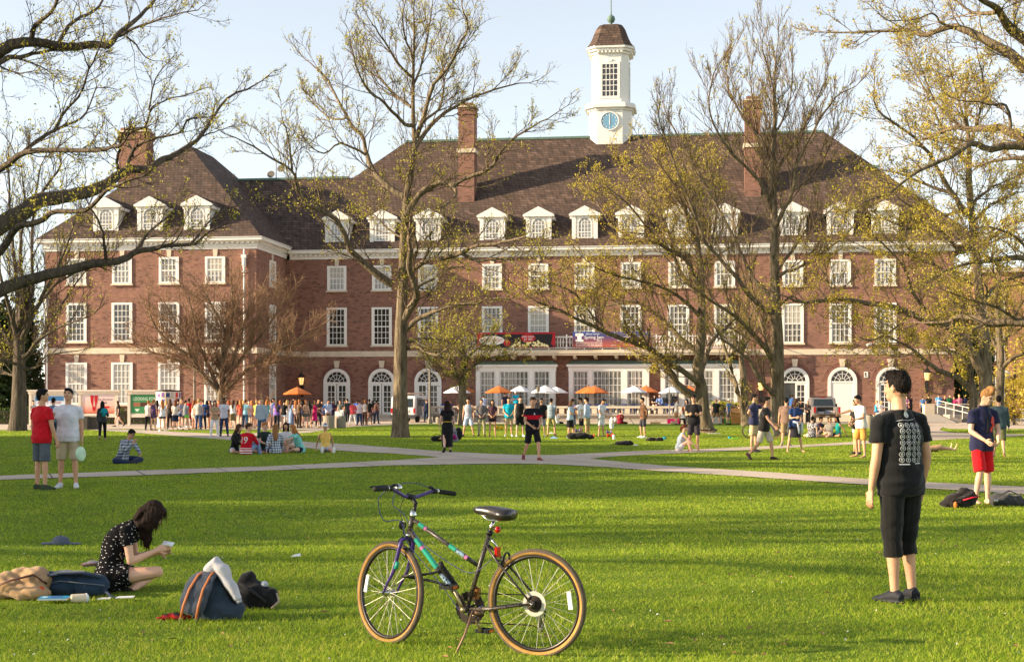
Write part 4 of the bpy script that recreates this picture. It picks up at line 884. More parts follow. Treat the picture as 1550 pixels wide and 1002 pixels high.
def person(label, px, py, rot, h=1.72, legs='stand', arms=('down', 'down'), skin='l', hair=('short', (38, 30, 26)), top=('tee', (200, 200, 200)), bot=('shorts', (70, 70, 75)), shoe=(60, 60, 62), lean=(3, 2), head=(0, 5), fem=False, seat=None, D=None, z=None, group=None, fat=1.0, folds=0.0):
    P = gp(px, py) if D is None else at(px, py, D)
    if D is not None: P.z = 0 if z is None else z
    elif z is not None: P.z = z
    dist = P.y; vox = max(.0085, min(.026, dist / 1452 * .8)); near = dist < 48
    root = thing('person', label, 'person', P, R(rot), group); s = h / 1.75; root.scale = (s * fat, s * fat, s)
    X = Vector((1, 0, 0)); L = LEG[legs] if isinstance(legs, str) else legs
    hipx = .088; tl, sl = .43, .42
    def legj(hz):
        out = []
        for sd, (a, b, c, d) in zip((1, -1), L):
            hp = Vector((sd * hipx, 0, hz)); kn = hp + dirv(a, b, sd) * tl; an = kn + dirv(c, d, sd) * sl; out.append((hp, kn, an, dirv(c, d, sd)))
        return out
    hz = SIT.get(legs if isinstance(legs, str) else '', None)
    if seat is not None: hz = seat / s
    if hz is None:
        j = legj(0); hz = .075 - min(q[2].z for q in j)
    J = legj(hz)
    # spine
    pts = []; p = Vector((0, 0, hz - .08)); n = 9; tot = .64
    for i in range(n):
        t = i / (n - 1); pts.append(p.copy()); a = R(lean[0] + (lean[1] - lean[0]) * t); p = p + Vector((0, -math.sin(a), math.cos(a))) * (tot / (n - 1))
    ua = Vector((0, -math.sin(R(lean[1])), math.cos(R(lean[1]))))
    nb = pts[-1]
    WD = [.15, .168, .148, .138, .15, .163, .158, .118, .056] if not fem else [.158, .172, .142, .12, .128, .14, .136, .102, .048]
    DP = [.10, .118, .10, .094, .102, .112, .108, .082, .056] if not fem else [.104, .12, .095, .085, .1, .116, .1, .074, .05]
    shw = .185 if not fem else .16
    SH = [nb - ua * .078 + X * (sd * shw) for sd in (1, -1)]
    AJ = []
    for sd, S, nm in zip((1, -1), SH, arms):
        a = ARM[nm] if isinstance(nm, str) else nm
        tw = lean[1] * .5
        e = S + dirv(a[0], a[1], sd) * .29; w = e + dirv(a[2], a[3], sd) * .25; AJ.append((S, e, w, dirv(a[2], a[3], sd), sd))
    hm = Matrix.Rotation(R(head[0]), 3, 'Z') @ Matrix.Rotation(R(head[1] + lean[1] * .25), 3, 'X')
    un = (ua + hm @ Vector((0, 0, 1))).normalized()
    hc = nb + ua * .05 + (hm @ Vector((0, -.018, .125)))
    aw = .9 if fem else 1.0
    # ---- body
    B = MB()
    B.tube(pts, [(w, d) for w, d in zip(WD, DP)], 14, up=X)
    B.tube([nb - ua * .05, nb + ua * .04, hc - hm @ Vector((0, -.01, .06))], [.062 * aw, .054 * aw, .055 * aw], 10)
    B.ell(hc, (.074, .094, .112), hm, 16); B.ell(hc + hm @ Vector((0, -.042, -.066)), (.052, .05, .05), hm, 12); B.ell(hc + hm @ Vector((0, -.07, -.09)), (.024, .022, .018), hm, 8)
    B.ell(hc + hm @ Vector((0, -.098, -.012)), (.013, .02, .014), hm, 8); B.tube([hc + hm @ Vector((0, -.088, .03)), hc + hm @ Vector((0, -.104, -.014))], [.008, .011], 6)
    for sd in (1, -1): B.ell(hc + hm @ Vector((sd * .076, .012, -.01)), (.012, .02, .032), hm, 8); B.ell(hc + hm @ Vector((sd * .036, -.074, -.03)), (.024, .018, .02), hm, 8); B.ell(hc + hm @ Vector((sd * .033, -.08, .033)), (.024, .016, .008), hm, 8)
    fing = MB()
    for S, e, w, d, sd in AJ:
        B.tube([S + ua * .01 - X * sd * .03, S, S + (e - S) * .3, S + (e - S) * .75, e], [.05 * aw, .056 * aw, .052 * aw, .043 * aw, .039 * aw], 10)
        B.tube([e, e + (w - e) * .3, e + (w - e) * .75, w], [.039 * aw, .041 * aw, .031 * aw, .026 * aw], 10); B.ell(e, .039 * aw, None, 8)
        # palm, four fingers and a thumb
        f = d; inn = Vector((-sd, 0, 0)); pn = (inn - f * inn.dot(f)); pn = pn.normalized() if pn.length > .2 else Vector((0, 0, -1)); sw = f.cross(pn).normalized()
        if sw.y > 0: sw = -sw       # towards the thumb: forward
        pc = w + f * .05
        B.tube([w, w + f * .035, w + f * .075, w + f * .095], [(.027, .02), (.036, .017), (.042, .016), (.038, .013)], 8, up=sw)
        curl = .55
        for q in range(4):
            o = w + f * .088 + sw * (.029 - .0195 * q); ln = (.07, .08, .074, .056)[q]; d1 = (f + pn * curl * .35).normalized(); d2 = (f + pn * curl * 1.2).normalized(); d3 = (f * .7 + pn * curl * 1.9).normalized()
            p1 = o + d1 * ln * .42; p2 = p1 + d2 * ln * .33; p3 = p2 + d3 * ln * .26; fing.tube([o - f * .012, p1, p2, p3], [.0095, .009, .008, .006], 6 if near else 4)
        o = w + f * .03 + sw * .024; p1 = o + (f * .6 + sw * .8 + pn * .2).normalized() * .035; p2 = p1 + (f * .9 + sw * .3 + pn * .4).normalized() * .032; fing.tube([o, p1, p2], [.013, .011, .0075], 6 if near else 4)
    feet = []
    for sd, (hp, kn, an, d) in zip((1, -1), J):
        B.tube([hp, hp + (kn - hp) * .3, hp + (kn - hp) * .8, kn], [.082, .08, .06, .053], 10); B.ell(kn, (.053,) * 3, None, 8)
        B.tube([kn, kn + (an - kn) * .28, kn + (an - kn) * .7, an], [.05, .056, .04, .034], 10)
        bk = d.cross(X); bk = bk if bk.y > 0 else -bk
        B.ell(kn + (an - kn) * .3 + bk * .012, (.046, .046, .085), Vector((0, 0, -1)).rotation_difference(d).to_matrix(), 8)
        fw = Vector((sd * .18, -1, 0)); fd = fw - d * fw.dot(d); fd = fd.normalized() if fd.length > .35 else (Vector((0, 0, 1)) - d * d.z).normalized()
        if an.z < .16 and abs(d.z) > .5: fd = Vector((fd.x, fd.y, 0)).normalized() if d.z < -.86 else fd
        dn = d if abs(d.z) > .86 else d; dn = (d - fd * d.dot(fd)).normalized(); feet.append((an, fd, dn, sd))
        B.tube([an - fd * .05 + dn * .03, an + fd * .02 + dn * .03, an + fd * .1 + dn * .048, an + fd * .175 + dn * .058], [(.03, .034), (.036, .04), (.04, .024), (.032, .014)], 8, up=fd.cross(dn))
        if shoe is None:
            sx = fd.cross(dn)
            for q in range(5): o = an + fd * (.17 + (.016 - .006 * q)) + dn * .06 + sx * (-.024 + .0125 * q) * (-sd if sx.x > 0 else sd); fing.tube([o - fd * .02, o + fd * .02], [.010 - .001 * q, .007], 5)
    hairrgb = hair[1]
    hi = hm.inverted()
    def face(o, fing=fing):
        me = o.data
        if near:
            for m_ in (EYE_M, LIP_M, hairmat(hairrgb)): me.materials.append(m_)
            for p_ in me.polygons:
                c = hi @ (p_.center - hc)
                if c.y > -.045 or abs(c.x) > .07 or abs(c.z) > .1: continue
                if ((abs(c.x) - .033) / .016) ** 2 + ((c.z - .013) / .0085) ** 2 < 1: p_.material_index = 1
                elif (c.x / .026) ** 2 + ((c.z + .052) / .008) ** 2 < 1 and c.y < -.06: p_.material_index = 2
                elif abs(abs(c.x) - .034) < .02 and abs(c.z - .036) < .006: p_.material_index = 3
        bm = bmesh.new(); bm.from_mesh(me); tmp = fing.mesh('fingers', []); bm.from_mesh(tmp); 
        for f_ in bm.faces: f_.smooth = True
        bm.to_mesh(me); bm.free(); bpy.data.meshes.remove(tmp)
    part('body', B, skinmat(skin), root, vox, 2, after=face)
    # ---- clothes
    def crumple(o):
        if not folds: return
        me = o.data; n = len(me.vertices); co = np.empty(n * 3); me.vertices.foreach_get('co', co); co = co.reshape(-1, 3); no = np.empty(n * 3); me.vertices.foreach_get('normal', no); no = no.reshape(-1, 3)
        x, y, z_ = co.T; k = np.sin(z_ * 30 + 6 * np.sin(x * 7 + 1) + 5 * np.sin(y * 9 + z_ * 4)) * .45 + np.sin(x * 19 - z_ * 23 + 4 * np.sin(z_ * 9 + x * 5)) * .35 + np.sin(x * 41 + z_ * 17 + y * 29 + 3 * np.sin(z_ * 21)) * .2
        co += no * (k * folds)[:, None]; me.vertices.foreach_set('co', co.ravel()); me.update()
    tk, tc = top[0], top[1]; ex = top[2] if len(top) > 2 else .018
    if tk:
        Tp = MB(); i0 = 0 if tk not in ('tank', 'crop') else (1 if tk == 'tank' else 3)
        lo = .158 if (not fem and tk != 'tank') else (.135 if tk in ('tee', 'long') else 0)
        rings = [(max(w, lo if i < 6 else 0) + ex + (.012 if i < 3 else 0), max(d, .1 if lo and i < 6 else 0) + ex + (.012 if i < 3 else 0)) for i, (w, d) in enumerate(zip(WD, DP))]
        rings[8] = (.078, .066); rings[7] = (WD[7] + .012, DP[7] + .016)
        pp = [q.copy() for q in pts]
        if i0 == 0: pp[0] = pp[0] + (pts[0] - pts[1]) * (.25 if tk != 'dress' else 0)
        Tp.tube(pp[i0:], rings[i0:], 28, up=X)
        if tk in ('tee', 'polo', 'dress', 'long'):
            for S, e, w, d, sd in AJ:
                f = .62 if tk != 'dress' else .5
                g_ = 1.0 if not fem else .9
                Tp.ell(S + (e - S) * .06, .07 * g_, None, 14); Tp.tube([nb - ua * .035 + X * sd * .06, nb - ua * .05 + X * sd * shw * .62, S + (e - S) * .05], [.036, .05 * g_, .064 * g_], 14)
                Tp.tube([S - (e - S) * .08, S + (e - S) * .25, S + (e - S) * (f if tk != 'long' else 1)], [.06 * g_, .069 * g_, .068 * g_ if tk != 'long' else .054], 16)
                if tk == 'long': Tp.ell(e, .053, None, 10); Tp.tube([e, e + (w - e) * .5, w], [.053, .047, .038], 10)
        if tk in ('tank', 'crop'):
            for sd in (1, -1): Tp.tube([nb - ua * .02 + X * sd * .09, SH[0 if sd > 0 else 1] - ua * .02 - X * sd * .04, SH[0 if sd > 0 else 1] - ua * .14 - X * sd * .03], [.035, .05, .06], 8)
        if tk == 'polo': Tp.tube([nb - ua * .02, nb + ua * .035], [.078, .068], 12)
        if tk == 'dress' or (top[3] if len(top) > 3 else 0):
            if seat is None and hz > .4:
                l = top[3] if len(top) > 3 else .42
                Tp.tube([pts[3], pts[1], pts[0] - Vector((0, 0, .1)), pts[0] - Vector((0, 0, l))], [(.14, .11), (.19, .145), (.2, .165), (.185 + .06 * (l < .6), .17 + .04 * (l < .6))], 16, up=X)
            else:
                Tp.tube([pts[3], pts[1], pts[0]], [(.13, .105), (.20, .17), (.215, .18)], 14, up=X); Tp.ell(pts[0] + Vector((0, .07, -.01)), (.22, .22, .06), None, 16)
                for hp, kn, an, d in J: Tp.tube([hp + Vector((0, 0, .01)), hp + (kn - hp) * .25, hp + (kn - hp) * .42], [.11, .108, .1], 12)
        part({'tee': 't_shirt', 'polo': 'polo_shirt', 'dress': 'dress', 'long': 'shirt', 'tank': 'tank_top', 'crop': 'top'}[tk], Tp, fab(tc), root, vox, 3, after=crumple)
    bk_, bc = bot[0], bot[1]
    if bk_:
        Q = MB(); g = .012
        Q.tube([pts[0] - (pts[1] - pts[0]) * .35, pts[0], pts[1], pts[2]], [(.13, .10), (WD[0] + g, DP[0] + g + .006), (WD[1] + g, DP[1] + g), (WD[2] + g * .5, DP[2] + g * .5)], 14, up=X)
        f = {'shorts': .98, 'short': .5, 'pants': 1, 'capri': 1, 'skirt': 0, 'long_skirt': 0}[bk_]
        if f:
            for hp, kn, an, d in J:
                v = (kn - hp); loose = .016 if bk_ == 'shorts' else .008
                Q.tube([hp, hp + v * .25, hp + v * f * .7, hp + v * f], [.092, .094, .08 + loose if f > .6 else .092, (.072 if f == 1 else .078) + loose if f > .6 else .094], 12)
                if bk_ in ('pants', 'capri'):
                    w_ = (an - kn); e_ = .96 if bk_ == 'pants' else .34
                    Q.ell(kn, .078, None, 10); Q.tube([kn, kn + w_ * e_ * .5, kn + w_ * e_], [.076, .07, .058 if bk_ == 'pants' else .074], 12)
        else:
            l = .34 if bk_ == 'skirt' else .62
            if hz > .4: Q.tube([pts[2], pts[1], pts[0], pts[0] - Vector((0, 0, l * .5)), pts[0] - Vector((0, 0, l))], [(WD[2] + .01, DP[2] + .01), (.185, .14), (.195, .155), (.19, .16), (.175 if l > .5 else .215, .155 if l > .5 else .19)], 16, up=X)
            else:
                for hp, kn, an, d in J: Q.tube([hp, hp + (kn - hp) * .4, hp + (kn - hp) * .7], [.105, .105, .1], 12)
        part({'shorts': 'shorts', 'short': 'shorts', 'pants': 'trousers', 'capri': 'cropped_trousers', 'skirt': 'skirt', 'long_skirt': 'skirt'}[bk_], Q, fab(bc), root, vox, 3, after=crumple)
    if shoe is not None:
        for an, fd, dn, sd in feet:
            S_ = MB(); sx = fd.cross(dn)
            S_.ell(an + dn * .0, (.04, .04, .04), None, 8); S_.tube([an - fd * .068 + dn * .035, an - fd * .03 + dn * .02, an + fd * .05 + dn * .03, an + fd * .12 + dn * .05, an + fd * .2 + dn * .06], [(.034, .036), (.042, .052), (.046, .046), (.05, .032), (.036, .02)], 10, up=sx)
            S_.tube([an - fd * .075 + dn * .066, an + fd * .1 + dn * .068, an + fd * .21 + dn * .07], [(.04, .012), (.05, .012), (.036, .012)], 10, up=sx)
            part('shoe', S_, plain('shoe', shoe, .7), root, max(vox * .8, .008), 1)
    # ---- hair
    hk = hair[0]; H = MB(); q = lambda x, y, z: hc + hm @ Vector((x, y, z))
    if hk != 'cap': H.ell(q(0, .02, .028), (.083, .098, .102), hm, 16); H.ell(q(0, -.045, .085), (.062, .05, .034), hm, 12)
    if hk == 'short': H.ell(q(0, .055, -.03), (.066, .055, .06), hm, 10)
    if hk == 'spiky':
        for i in range(26):
            a = i * 2.4; r_ = .02 + .05 * (i / 26) ** .5; H.tube([q(r_ * math.cos(a) * .8, .01 + r_ * math.sin(a), .09), q(r_ * math.cos(a) * 1.2, -.005 + r_ * math.sin(a) * 1.2, .145 - r_ * .3)], [.02, .007], 5)
    if hk == 'quiff': H.tube([q(-.03, -.06, .1), q(0, -.05, .14), q(.03, -.0, .145), (q(.02, .06, .11))], [.03, .04, .045, .04], 8)
    if hk in ('long', 'curly'):
        b0 = q(0, .05, .0); b1 = q(0, .075, -.11); bs = pts[7] + Vector((0, DP[7] + .045, 0)); b2 = pts[5] + Vector((0, DP[5] + .04, 0))
        if hk == 'long': H.tube([b0, b1, bs, b2], [(.08, .055), (.085, .045), (.095, .034), (.07, .02)], 12, up=X)
        else:
            for i in range(14): a = i * 2.4; H.ell(q(.075 * math.cos(a), .035 + .06 * math.sin(a) * .8, -.01 - .012 * i + .06), .045, None, 8)
            H.tube([b0, b1, bs], [(.1, .06), (.11, .06), (.1, .05)], 12, up=X)
        for sd in (1, -1): H.tube([q(sd * .062, -.03, .06), q(sd * .08, -.012, -.02), q(sd * .082, .0, -.1), q(sd * .088, .0, -.19)], [(.02, .04), (.017, .042), (.02, .045), (.016, .03)], 8, up=hm @ X)
    if hk == 'veil':      # long hair fallen forward round a bowed head
        H.tube([q(0, .05, .05), q(0, .085, -.05), q(0, .07, -.15)], [(.08, .06), (.085, .045), (.06, .03)], 12, up=X)
        for sd in (1, -1):
            H.tube([q(sd * .055, -.01, .07), q(sd * .084, -.02, -.02), q(sd * .08, -.045, -.12), q(sd * .066, -.06, -.16)], [(.035, .07), (.022, .08), (.022, .07), (.015, .04)], 10, up=hm @ X)
            for k in range(5): x0 = -.075 + .03 * k; a0 = q(sd * .07, x0, -.12); H.tube([a0, a0 + Vector((sd * .005, -.012, -.1 - .02 * (k % 3))), a0 + Vector((0, -.006 * k, -.17 - .03 * ((k * 2) % 3)))], [.014, .011, .005], 6)
    if hk == 'bun': H.ell(q(0, .07, .1), .045, None, 10)
    if hk == 'pony': H.tube([q(0, .1, .05), q(0, .14, 0), q(0, .13, -.12), q(0, .11, -.2)], [.025, .034, .03, .01], 8)
    def strands(o):
        me = o.data; n = len(me.vertices); co = np.empty(n * 3); me.vertices.foreach_get('co', co); co = co.reshape(-1, 3); no = np.empty(n * 3); me.vertices.foreach_get('normal', no); x, y, z = co.T
        k = np.sin(x * 190 + 3 * np.sin(z * 40)) * .4 + np.sin(y * 170 + x * 60) * .3 + np.sin(np.arctan2(y, x) * 23 + z * 30) * .3
        co = co + no.reshape(-1, 3) * (k * .0045)[:, None]; me.vertices.foreach_set('co', co.ravel()); me.update()
    def loose(o):      # single hairs standing off the hair mass
        strands(o)
        me = o.data; rs = random.Random(len(me.vertices)); bm = bmesh.new(); bm.from_mesh(me); bm.faces.ensure_lookup_table(); fs = bm.faces[:]; long_ = hk == 'veil'
        for i in range(1500):
            f = rs.choice(fs); c = f.calc_center_median(); nn = f.normal
            if long_: dd_ = (Vector((0, 0, -1)) + nn * .12 + Vector((rs.gauss(0, .1), rs.gauss(0, .1), 0))).normalized(); l = rs.uniform(.03, .09)
            else: up_ = hm @ Vector((0, -.2, 1)); dd_ = (nn * .75 + up_ * (.5 if c.z > hc.z + .03 else -.5) + Vector((rs.gauss(0, .25), rs.gauss(0, .25), rs.gauss(0, .2)))).normalized(); l = rs.uniform(.012, .028)
            sd = dd_.cross(nn); sd = (sd if sd.length > .01 else dd_.orthogonal()).normalized() * rs.uniform(.0008, .0018); b0 = c - nn * .002
            bm.faces.new([bm.verts.new(b0 - sd), bm.verts.new(b0 + sd), bm.verts.new(b0 + dd_ * l * .6 + sd * .6), bm.verts.new(b0 + dd_ * l + nn * (.004 if long_ else 0))])
        bm.to_mesh(me); bm.free()
    part('hair', H, hairmat(hairrgb), root, max(vox * .8, .007), 1, after=(loose if dist < 13 else strands) if near else None) if H.v else None
    if hk == 'cap' or (len(hair) > 2 and hair[2]):
        cc = hair[2] if len(hair) > 2 else (230, 230, 230); C_ = MB()
        if hk == 'cap': H2 = MB(); H2.ell(q(0, .03, .0), (.08, .09, .09), hm, 12); part('hair', H2, hairmat(hairrgb), root, .018, 1)
        C_.ell(q(0, .008, .045), (.088, .105, .088), hm, 14); C_.tube([q(0, -.07, .05), q(0, -.13, .042), q(0, -.17, .03)], [(.07, .012), (.068, .01), (.04, .008)], 10, up=hm @ X)
        part('cap', C_, cloth(cc), root, max(vox * .8, .01), 1)
    PEOPLE.append(root)
    root['_'] = 0; del root['_']
    return root, dict(pts=pts, J=J, AJ=AJ, hc=hc, hm=hm, nb=nb, WD=WD, DP=DP, s=s)
def settle():
    bpy.context.view_layer.update(); dg = bpy.context.evaluated_depsgraph_get(); done = []
    for o, after in PENDING:
        if o.modifiers: done.append((o, bpy.data.meshes.new_from_object(o.evaluated_get(dg)), after))
        else: done.append((o, None, after))
    for o, me, after in done:
        if me is not None:
            old = o.data; o.modifiers.clear(); o.data = me; me.name = o.name
            if old.users == 0: bpy.data.meshes.remove(old)
            me.polygons.foreach_set('use_smooth', [True] * len(me.polygons))
        if after: after(o)
    PENDING.clear()
BK, WH, NV, KH, JN, GR, TAN = (26, 26, 28), (232, 230, 232), (36, 40, 70), (196, 176, 140), (62, 84, 116), (130, 132, 138), (176, 140, 92)
DH, BH, RH, BL, OH = (26, 22, 22), (84, 56, 38), (140, 78, 42), (196, 158, 104), (176, 112, 58)
# the near figures
man, mj = person('young man seen from behind in black printed t-shirt and rolled black trousers', 1364, 910, 204, 1.76, [(-2, 1, -4, 0), (7, 1, -8, 1)], ('down', (-4, 12, 14, 0)), 'm', ('spiky', (30, 24, 22)), ('tee', BK, .026), ('capri', (28, 27, 27)), (34, 36, 44), (1, 3), (18, 0), folds=.009)
girl, gj = person('woman sitting cross-legged in a black dress with white flecks, looking at her phone', 170, 894, 98, 1.56, [(88, 40, -52, -58), (97, 8, -74, -26)], ((8, 4, 104, -24), (8, 6, 112, -16)), 'l', ('veil', (44, 30, 24)), ('dress', ('dash', (22, 20, 22), (215, 210, 205)), .02), (None, BK), (40, 36, 36), (-12, 64), (0, 30), True, seat=.12, folds=.005)
redm, rj = person('blond man in navy polo shirt and bright red shorts looking down at his hands', 1486, 764, 18, 1.74, [(-2, 4, -4, 3), (14, 2, -14, 2)], ('low', 'low'), 'l', ('quiff', (150, 108, 66)), ('polo', (38, 40, 70), .024), ('shorts', (214, 26, 34)), None, (2, 5), (22, 22), folds=.005)
person('man in red t-shirt and grey cargo shorts turning his back, with glasses', 63, 741, 146, 1.76, 'stand', ('down', 'down2'), 'm', ('short', DH), ('tee', (200, 22, 36), .034), ('shorts', (88, 96, 104)), (60, 70, 50), (0, 2), (-36, -4), folds=.005)
person('man in plain white t-shirt and beige shorts with one fist raised', 103, 738, 8, 1.78, 'stand', ('down', (4, 24, 118, -16)), 'm', ('short', DH), ('tee', (222, 222, 230), .034), ('shorts', (196, 180, 150)), (210, 210, 214), (0, -2), (-6, -10), folds=.005)
person('walking man in black football shirt with a broad red chest band and black shorts', 806, 697, 20, 1.70, 'walk', ('low', 'low'), 'm', ('spiky', (60, 44, 32)), ('tee', ('band', (30, 30, 38), (200, 24, 44)), .03), ('shorts', (28, 26, 30)), (120, 60, 56), (2, 2), (-14, 2), folds=.005)
person('woman in black dress with a thin yellow belt walking away on the path', 677, 685, 185, 1.62, 'walk2', ('down2', 'down2'), 'l', ('curly', (40, 26, 22)), ('dress', BK, .02, .62), (None, BK), (40, 34, 36), (2, 2), (0, 0), True, folds=.005)
person('man in blue plaid shirt sitting alone on the lawn with chin on hand', 184, 701, 60, 1.72, 'cross', ('lap', 'chin'), 'm', ('short', DH), ('long', ('plaid', (60, 70, 96), (190, 196, 206))), ('pants', (38, 50, 78)), (50, 50, 60), (14, 34), (0, 22))
person('woman in black trousers walking away with a teal backpack', 155, 666, 195, 1.62, 'walk2', ('down', 'carry'), 'm', ('long', DH), ('long', (60, 62, 66)), ('pants', BK), (170, 140, 110), (2, 3), (0, 4), True)
person('man in blue shirt and dark jeans half hidden behind the man in red', 80, 673, 170, 1.7, 'stand', ('down', 'down'), 'm', ('short', DH), ('long', (96, 124, 160)), ('pants', (40, 48, 66)), BK)
person('woman in black top and dark shorts stepping past the poster boards', 179, 645.5, -70, 1.66, 'walk', ('down', 'carry'), 'l', ('long', BH), ('tee', (50, 44, 46)), ('short', (34, 32, 36)), (60, 46, 40), (2, 2), (0, 4), True)
person('woman in pale vest standing by the leftmost poster board', 50, 646.5, 30, 1.66, 'stand', ('down', 'fold'), 'm', ('bun', DH), ('tank', (196, 190, 190)), ('short', (70, 76, 96)), BK, fem=True)
# sitting group on the left lawn
person('woman in black top with long brown hair sitting leftmost in the lawn group', 354, 686.5, 70, 1.66, 'cross', ('lap', 'lap'), 'l', ('long', BH), ('long', BK), ('short', (190, 200, 216)), None, (8, 18), (0, 6), True)
person('man in red hockey jersey numbered 19 sitting with his back to us', 372, 688, 150, 1.74, 'knees', ('knee', 'lap'), 'l', ('short', BH), ('long', ('hem', (196, 28, 44), (230, 226, 226)), .03), ('pants', (130, 150, 190)), (230, 230, 230), (4, 14), (-55, 2))
person('blond man in dark green t-shirt and sunglasses sitting cross-legged', 399, 685.5, 40, 1.72, 'cross', ('lap', 'lap'), 'l', ('short', OH), ('tee', (40, 54, 48), .03), ('shorts', (120, 110, 110)), WH, (4, 8), (20, 0))
person('long-haired woman in blue plaid shirt sitting with her back to us', 417, 686.5, 190, 1.68, 'side', ('back', 'lap'), 'l', ('long', (150, 106, 66)), ('long', ('plaid', (58, 82, 116), (216, 220, 226))), ('pants', (50, 60, 90)), BK, (2, 6), (0, 4), True)
person('dark curly-haired woman in white blouse and sunglasses in the sitting group', 433, 684.5, 5, 1.68, 'cross', ('lap', 'lap'), 'm', ('curly', (36, 24, 24)), ('tee', (224, 222, 222), .03), ('short', (40, 50, 84)), None, (4, 8), (0, 2), True)
person('woman in aqua top leaning forward over her bare knees', 456, 685, -60, 1.68, 'side', ('reach', 'knee'), 'l', ('long', OH), ('tee', (130, 208, 200), .024), ('short', (30, 34, 60)), None, (16, 26), (0, 6), True)
person('woman in yellow tank top and white visor leaning back on her hands', 493, 684, 12, 1.68, 'lounge', ('back', 'back'), 'm', ('bun', BH, (236, 236, 240)), ('tank', (238, 190, 96)), ('short', (190, 190, 200)), (240, 240, 244), (-18, -14), (0, 10), True)
# walkers on the curving path
person('woman with white trousers and long brown hair strolling on the path', 325, 661, 10, 1.62, 'relax', ('fold', 'fold'), 'l', ('long', (70, 40, 32)), ('tee', (180, 150, 120)), ('pants', (236, 230, 232)), WH, fem=True)
person('man in white shirt and blue jeans strolling beside the woman in white trousers', 339, 660.5, 0, 1.74, 'relax2', ('down', 'down'), 'd', ('short', DH), ('tee', (214, 214, 226)), ('pants', (48, 62, 92)), BK)
person('man in grey shirt and jeans with black backpack straps walking nearer', 396, 663.5, 14, 1.76, 'walk', ('down2', 'down'), 'l', ('short', (150, 120, 90)), ('long', (166, 178, 192)), ('pants', (72, 100, 132)), (90, 70, 60))
# standing players and onlookers in the middle
person('man in grey vest and pale blue shorts leaning sideways', 709, 660.5, -10, 1.74, 'wide', ('down2', 'down'), 'm', ('short', DH), ('tank', (170, 172, 186)), ('shorts', (190, 206, 232)), (70, 60, 60), (2, 2), (0, 6))
person('man in grey cardigan and khaki trousers holding both hands in front', 729, 660.5, 0, 1.68, 'stand', ('low', 'low'), 'm', ('short', BH), ('long', (104, 100, 104), .026), ('pants', (170, 160, 130)), BK)
person('woman in dark floral blouse and tiny shorts with hands clasped', 745.5, 660.5, 0, 1.66, 'stand', (('low'), 'low'), 'm', ('long', DH), ('tee', ('floral', (60, 34, 48), (120, 96, 104)), .024), ('short', (46, 32, 40)), (120, 90, 80), fem=True)
person('man in bright aqua t-shirt and khaki shorts fiddling with his hands', 770, 660.5, 5, 1.76, 'stand', ('low', 'low'), 'm', ('short', DH), ('tee', (24, 176, 208), .034), ('shorts', (200, 178, 146)), (180, 190, 196))
person('pale man in black tank top and black shorts beside the man in aqua', 787, 660.8, 12, 1.80, 'stand', ('low', 'down'), 'l', ('short', DH), ('tank', BK), ('shorts', (24, 24, 26)), (230, 226, 226))
person('man in black t-shirt and grey shorts just right of the walking man', 820, 661, -12, 1.72, 'stand', ('down', 'down'), 'm', ('short', DH), ('tee', (32, 32, 34), .03), ('shorts', (140, 142, 150)), (200, 196, 196))
person('man in grey striped t-shirt and khaki shorts with his back turned', 834, 660, 165, 1.72, 'relax', ('down', 'down'), 'm', ('short', DH), ('tee', ('stripe', (120, 140, 156), (168, 178, 184)), .03), ('shorts', (190, 180, 120)), (190, 120, 90))
person('woman in blue floral top and short black skirt stepping sideways', 863, 663, 60, 1.62, 'relax2', ('carry', 'fold'), 'm', ('long', BH), ('tee', ('floral', (150, 180, 200), (206, 214, 216)), .024), ('skirt', BK), (150, 180, 210), fem=True)
person('man in purple shirt and denim shorts raising a phone', 866, 658, 150, 1.70, 'stand', ('raise', 'down'), 'm', ('short', DH), ('tee', (90, 90, 130)), ('shorts', (90, 100, 120)), BK)
person('man in white t-shirt and black shorts pointing to the left', 880, 661, -80, 1.74, 'stand', ('down', 'reach'), 'm', ('short', DH), ('tee', (226, 226, 234), .032), ('shorts', (36, 34, 40)), None)
person('man in pale blue long shirt and olive shorts behind the pointing man', 889, 660.5, -110, 1.76, 'stand', ('down', 'down'), 'm', ('short', DH), ('long', (176, 196, 220), .03), ('shorts', (170, 160, 116)), BK)
person('man in white shirt and long white shorts looking down at his toy', 910, 660.5, 50, 1.72, 'stand', ('phone', 'low'), 'm', ('short', DH), ('tee', (224, 224, 232), .036), ('shorts', (230, 228, 232)), None, (2, 8), (0, 26))
person('man in brown shirt and charcoal shorts in profile, white sneakers', 974, 663, -80, 1.74, 'relax', ('behind', 'behind'), 'm', ('short', DH), ('long', (134, 96, 72), .026), ('shorts', (62, 60, 66)), (240, 236, 244))
person('woman in white top sitting on the grass edge with her back turned', 843, 641.6, 180, 1.66, 'cross', ('lap', 'lap'), 'm', ('short', BH), ('tee', (228, 218, 216)), ('pants', BK), BK, fem=True)
person('person in maroon shirt with a yellow back patch sitting on the grass edge', 939, 641.8, 175, 1.78, 'cross', ('lap', 'lap'), 'l', ('short', BH), ('tee', (128, 24, 48), .05), ('pants', (80, 60, 60)), BK)
person('girl in pale grey sleeveless top hugging her knees on the path edge', 1027, 683, 84, 1.62, 'knees', ('knee', 'knee'), 'l', ('pony', (100, 54, 36)), ('tank', (176, 188, 198), .024), ('short', (216, 206, 206)), None, (10, 22), (0, 0), True)
person('man in black t-shirt and charcoal shorts smiling down at his phone', 1050, 682.5, -8, 1.78, 'stand', ('phone', 'phone'), 'm', ('short', DH), ('tee', (32, 32, 34), .034), ('shorts', (64, 58, 64)), None, (1, 4), (0, 14))
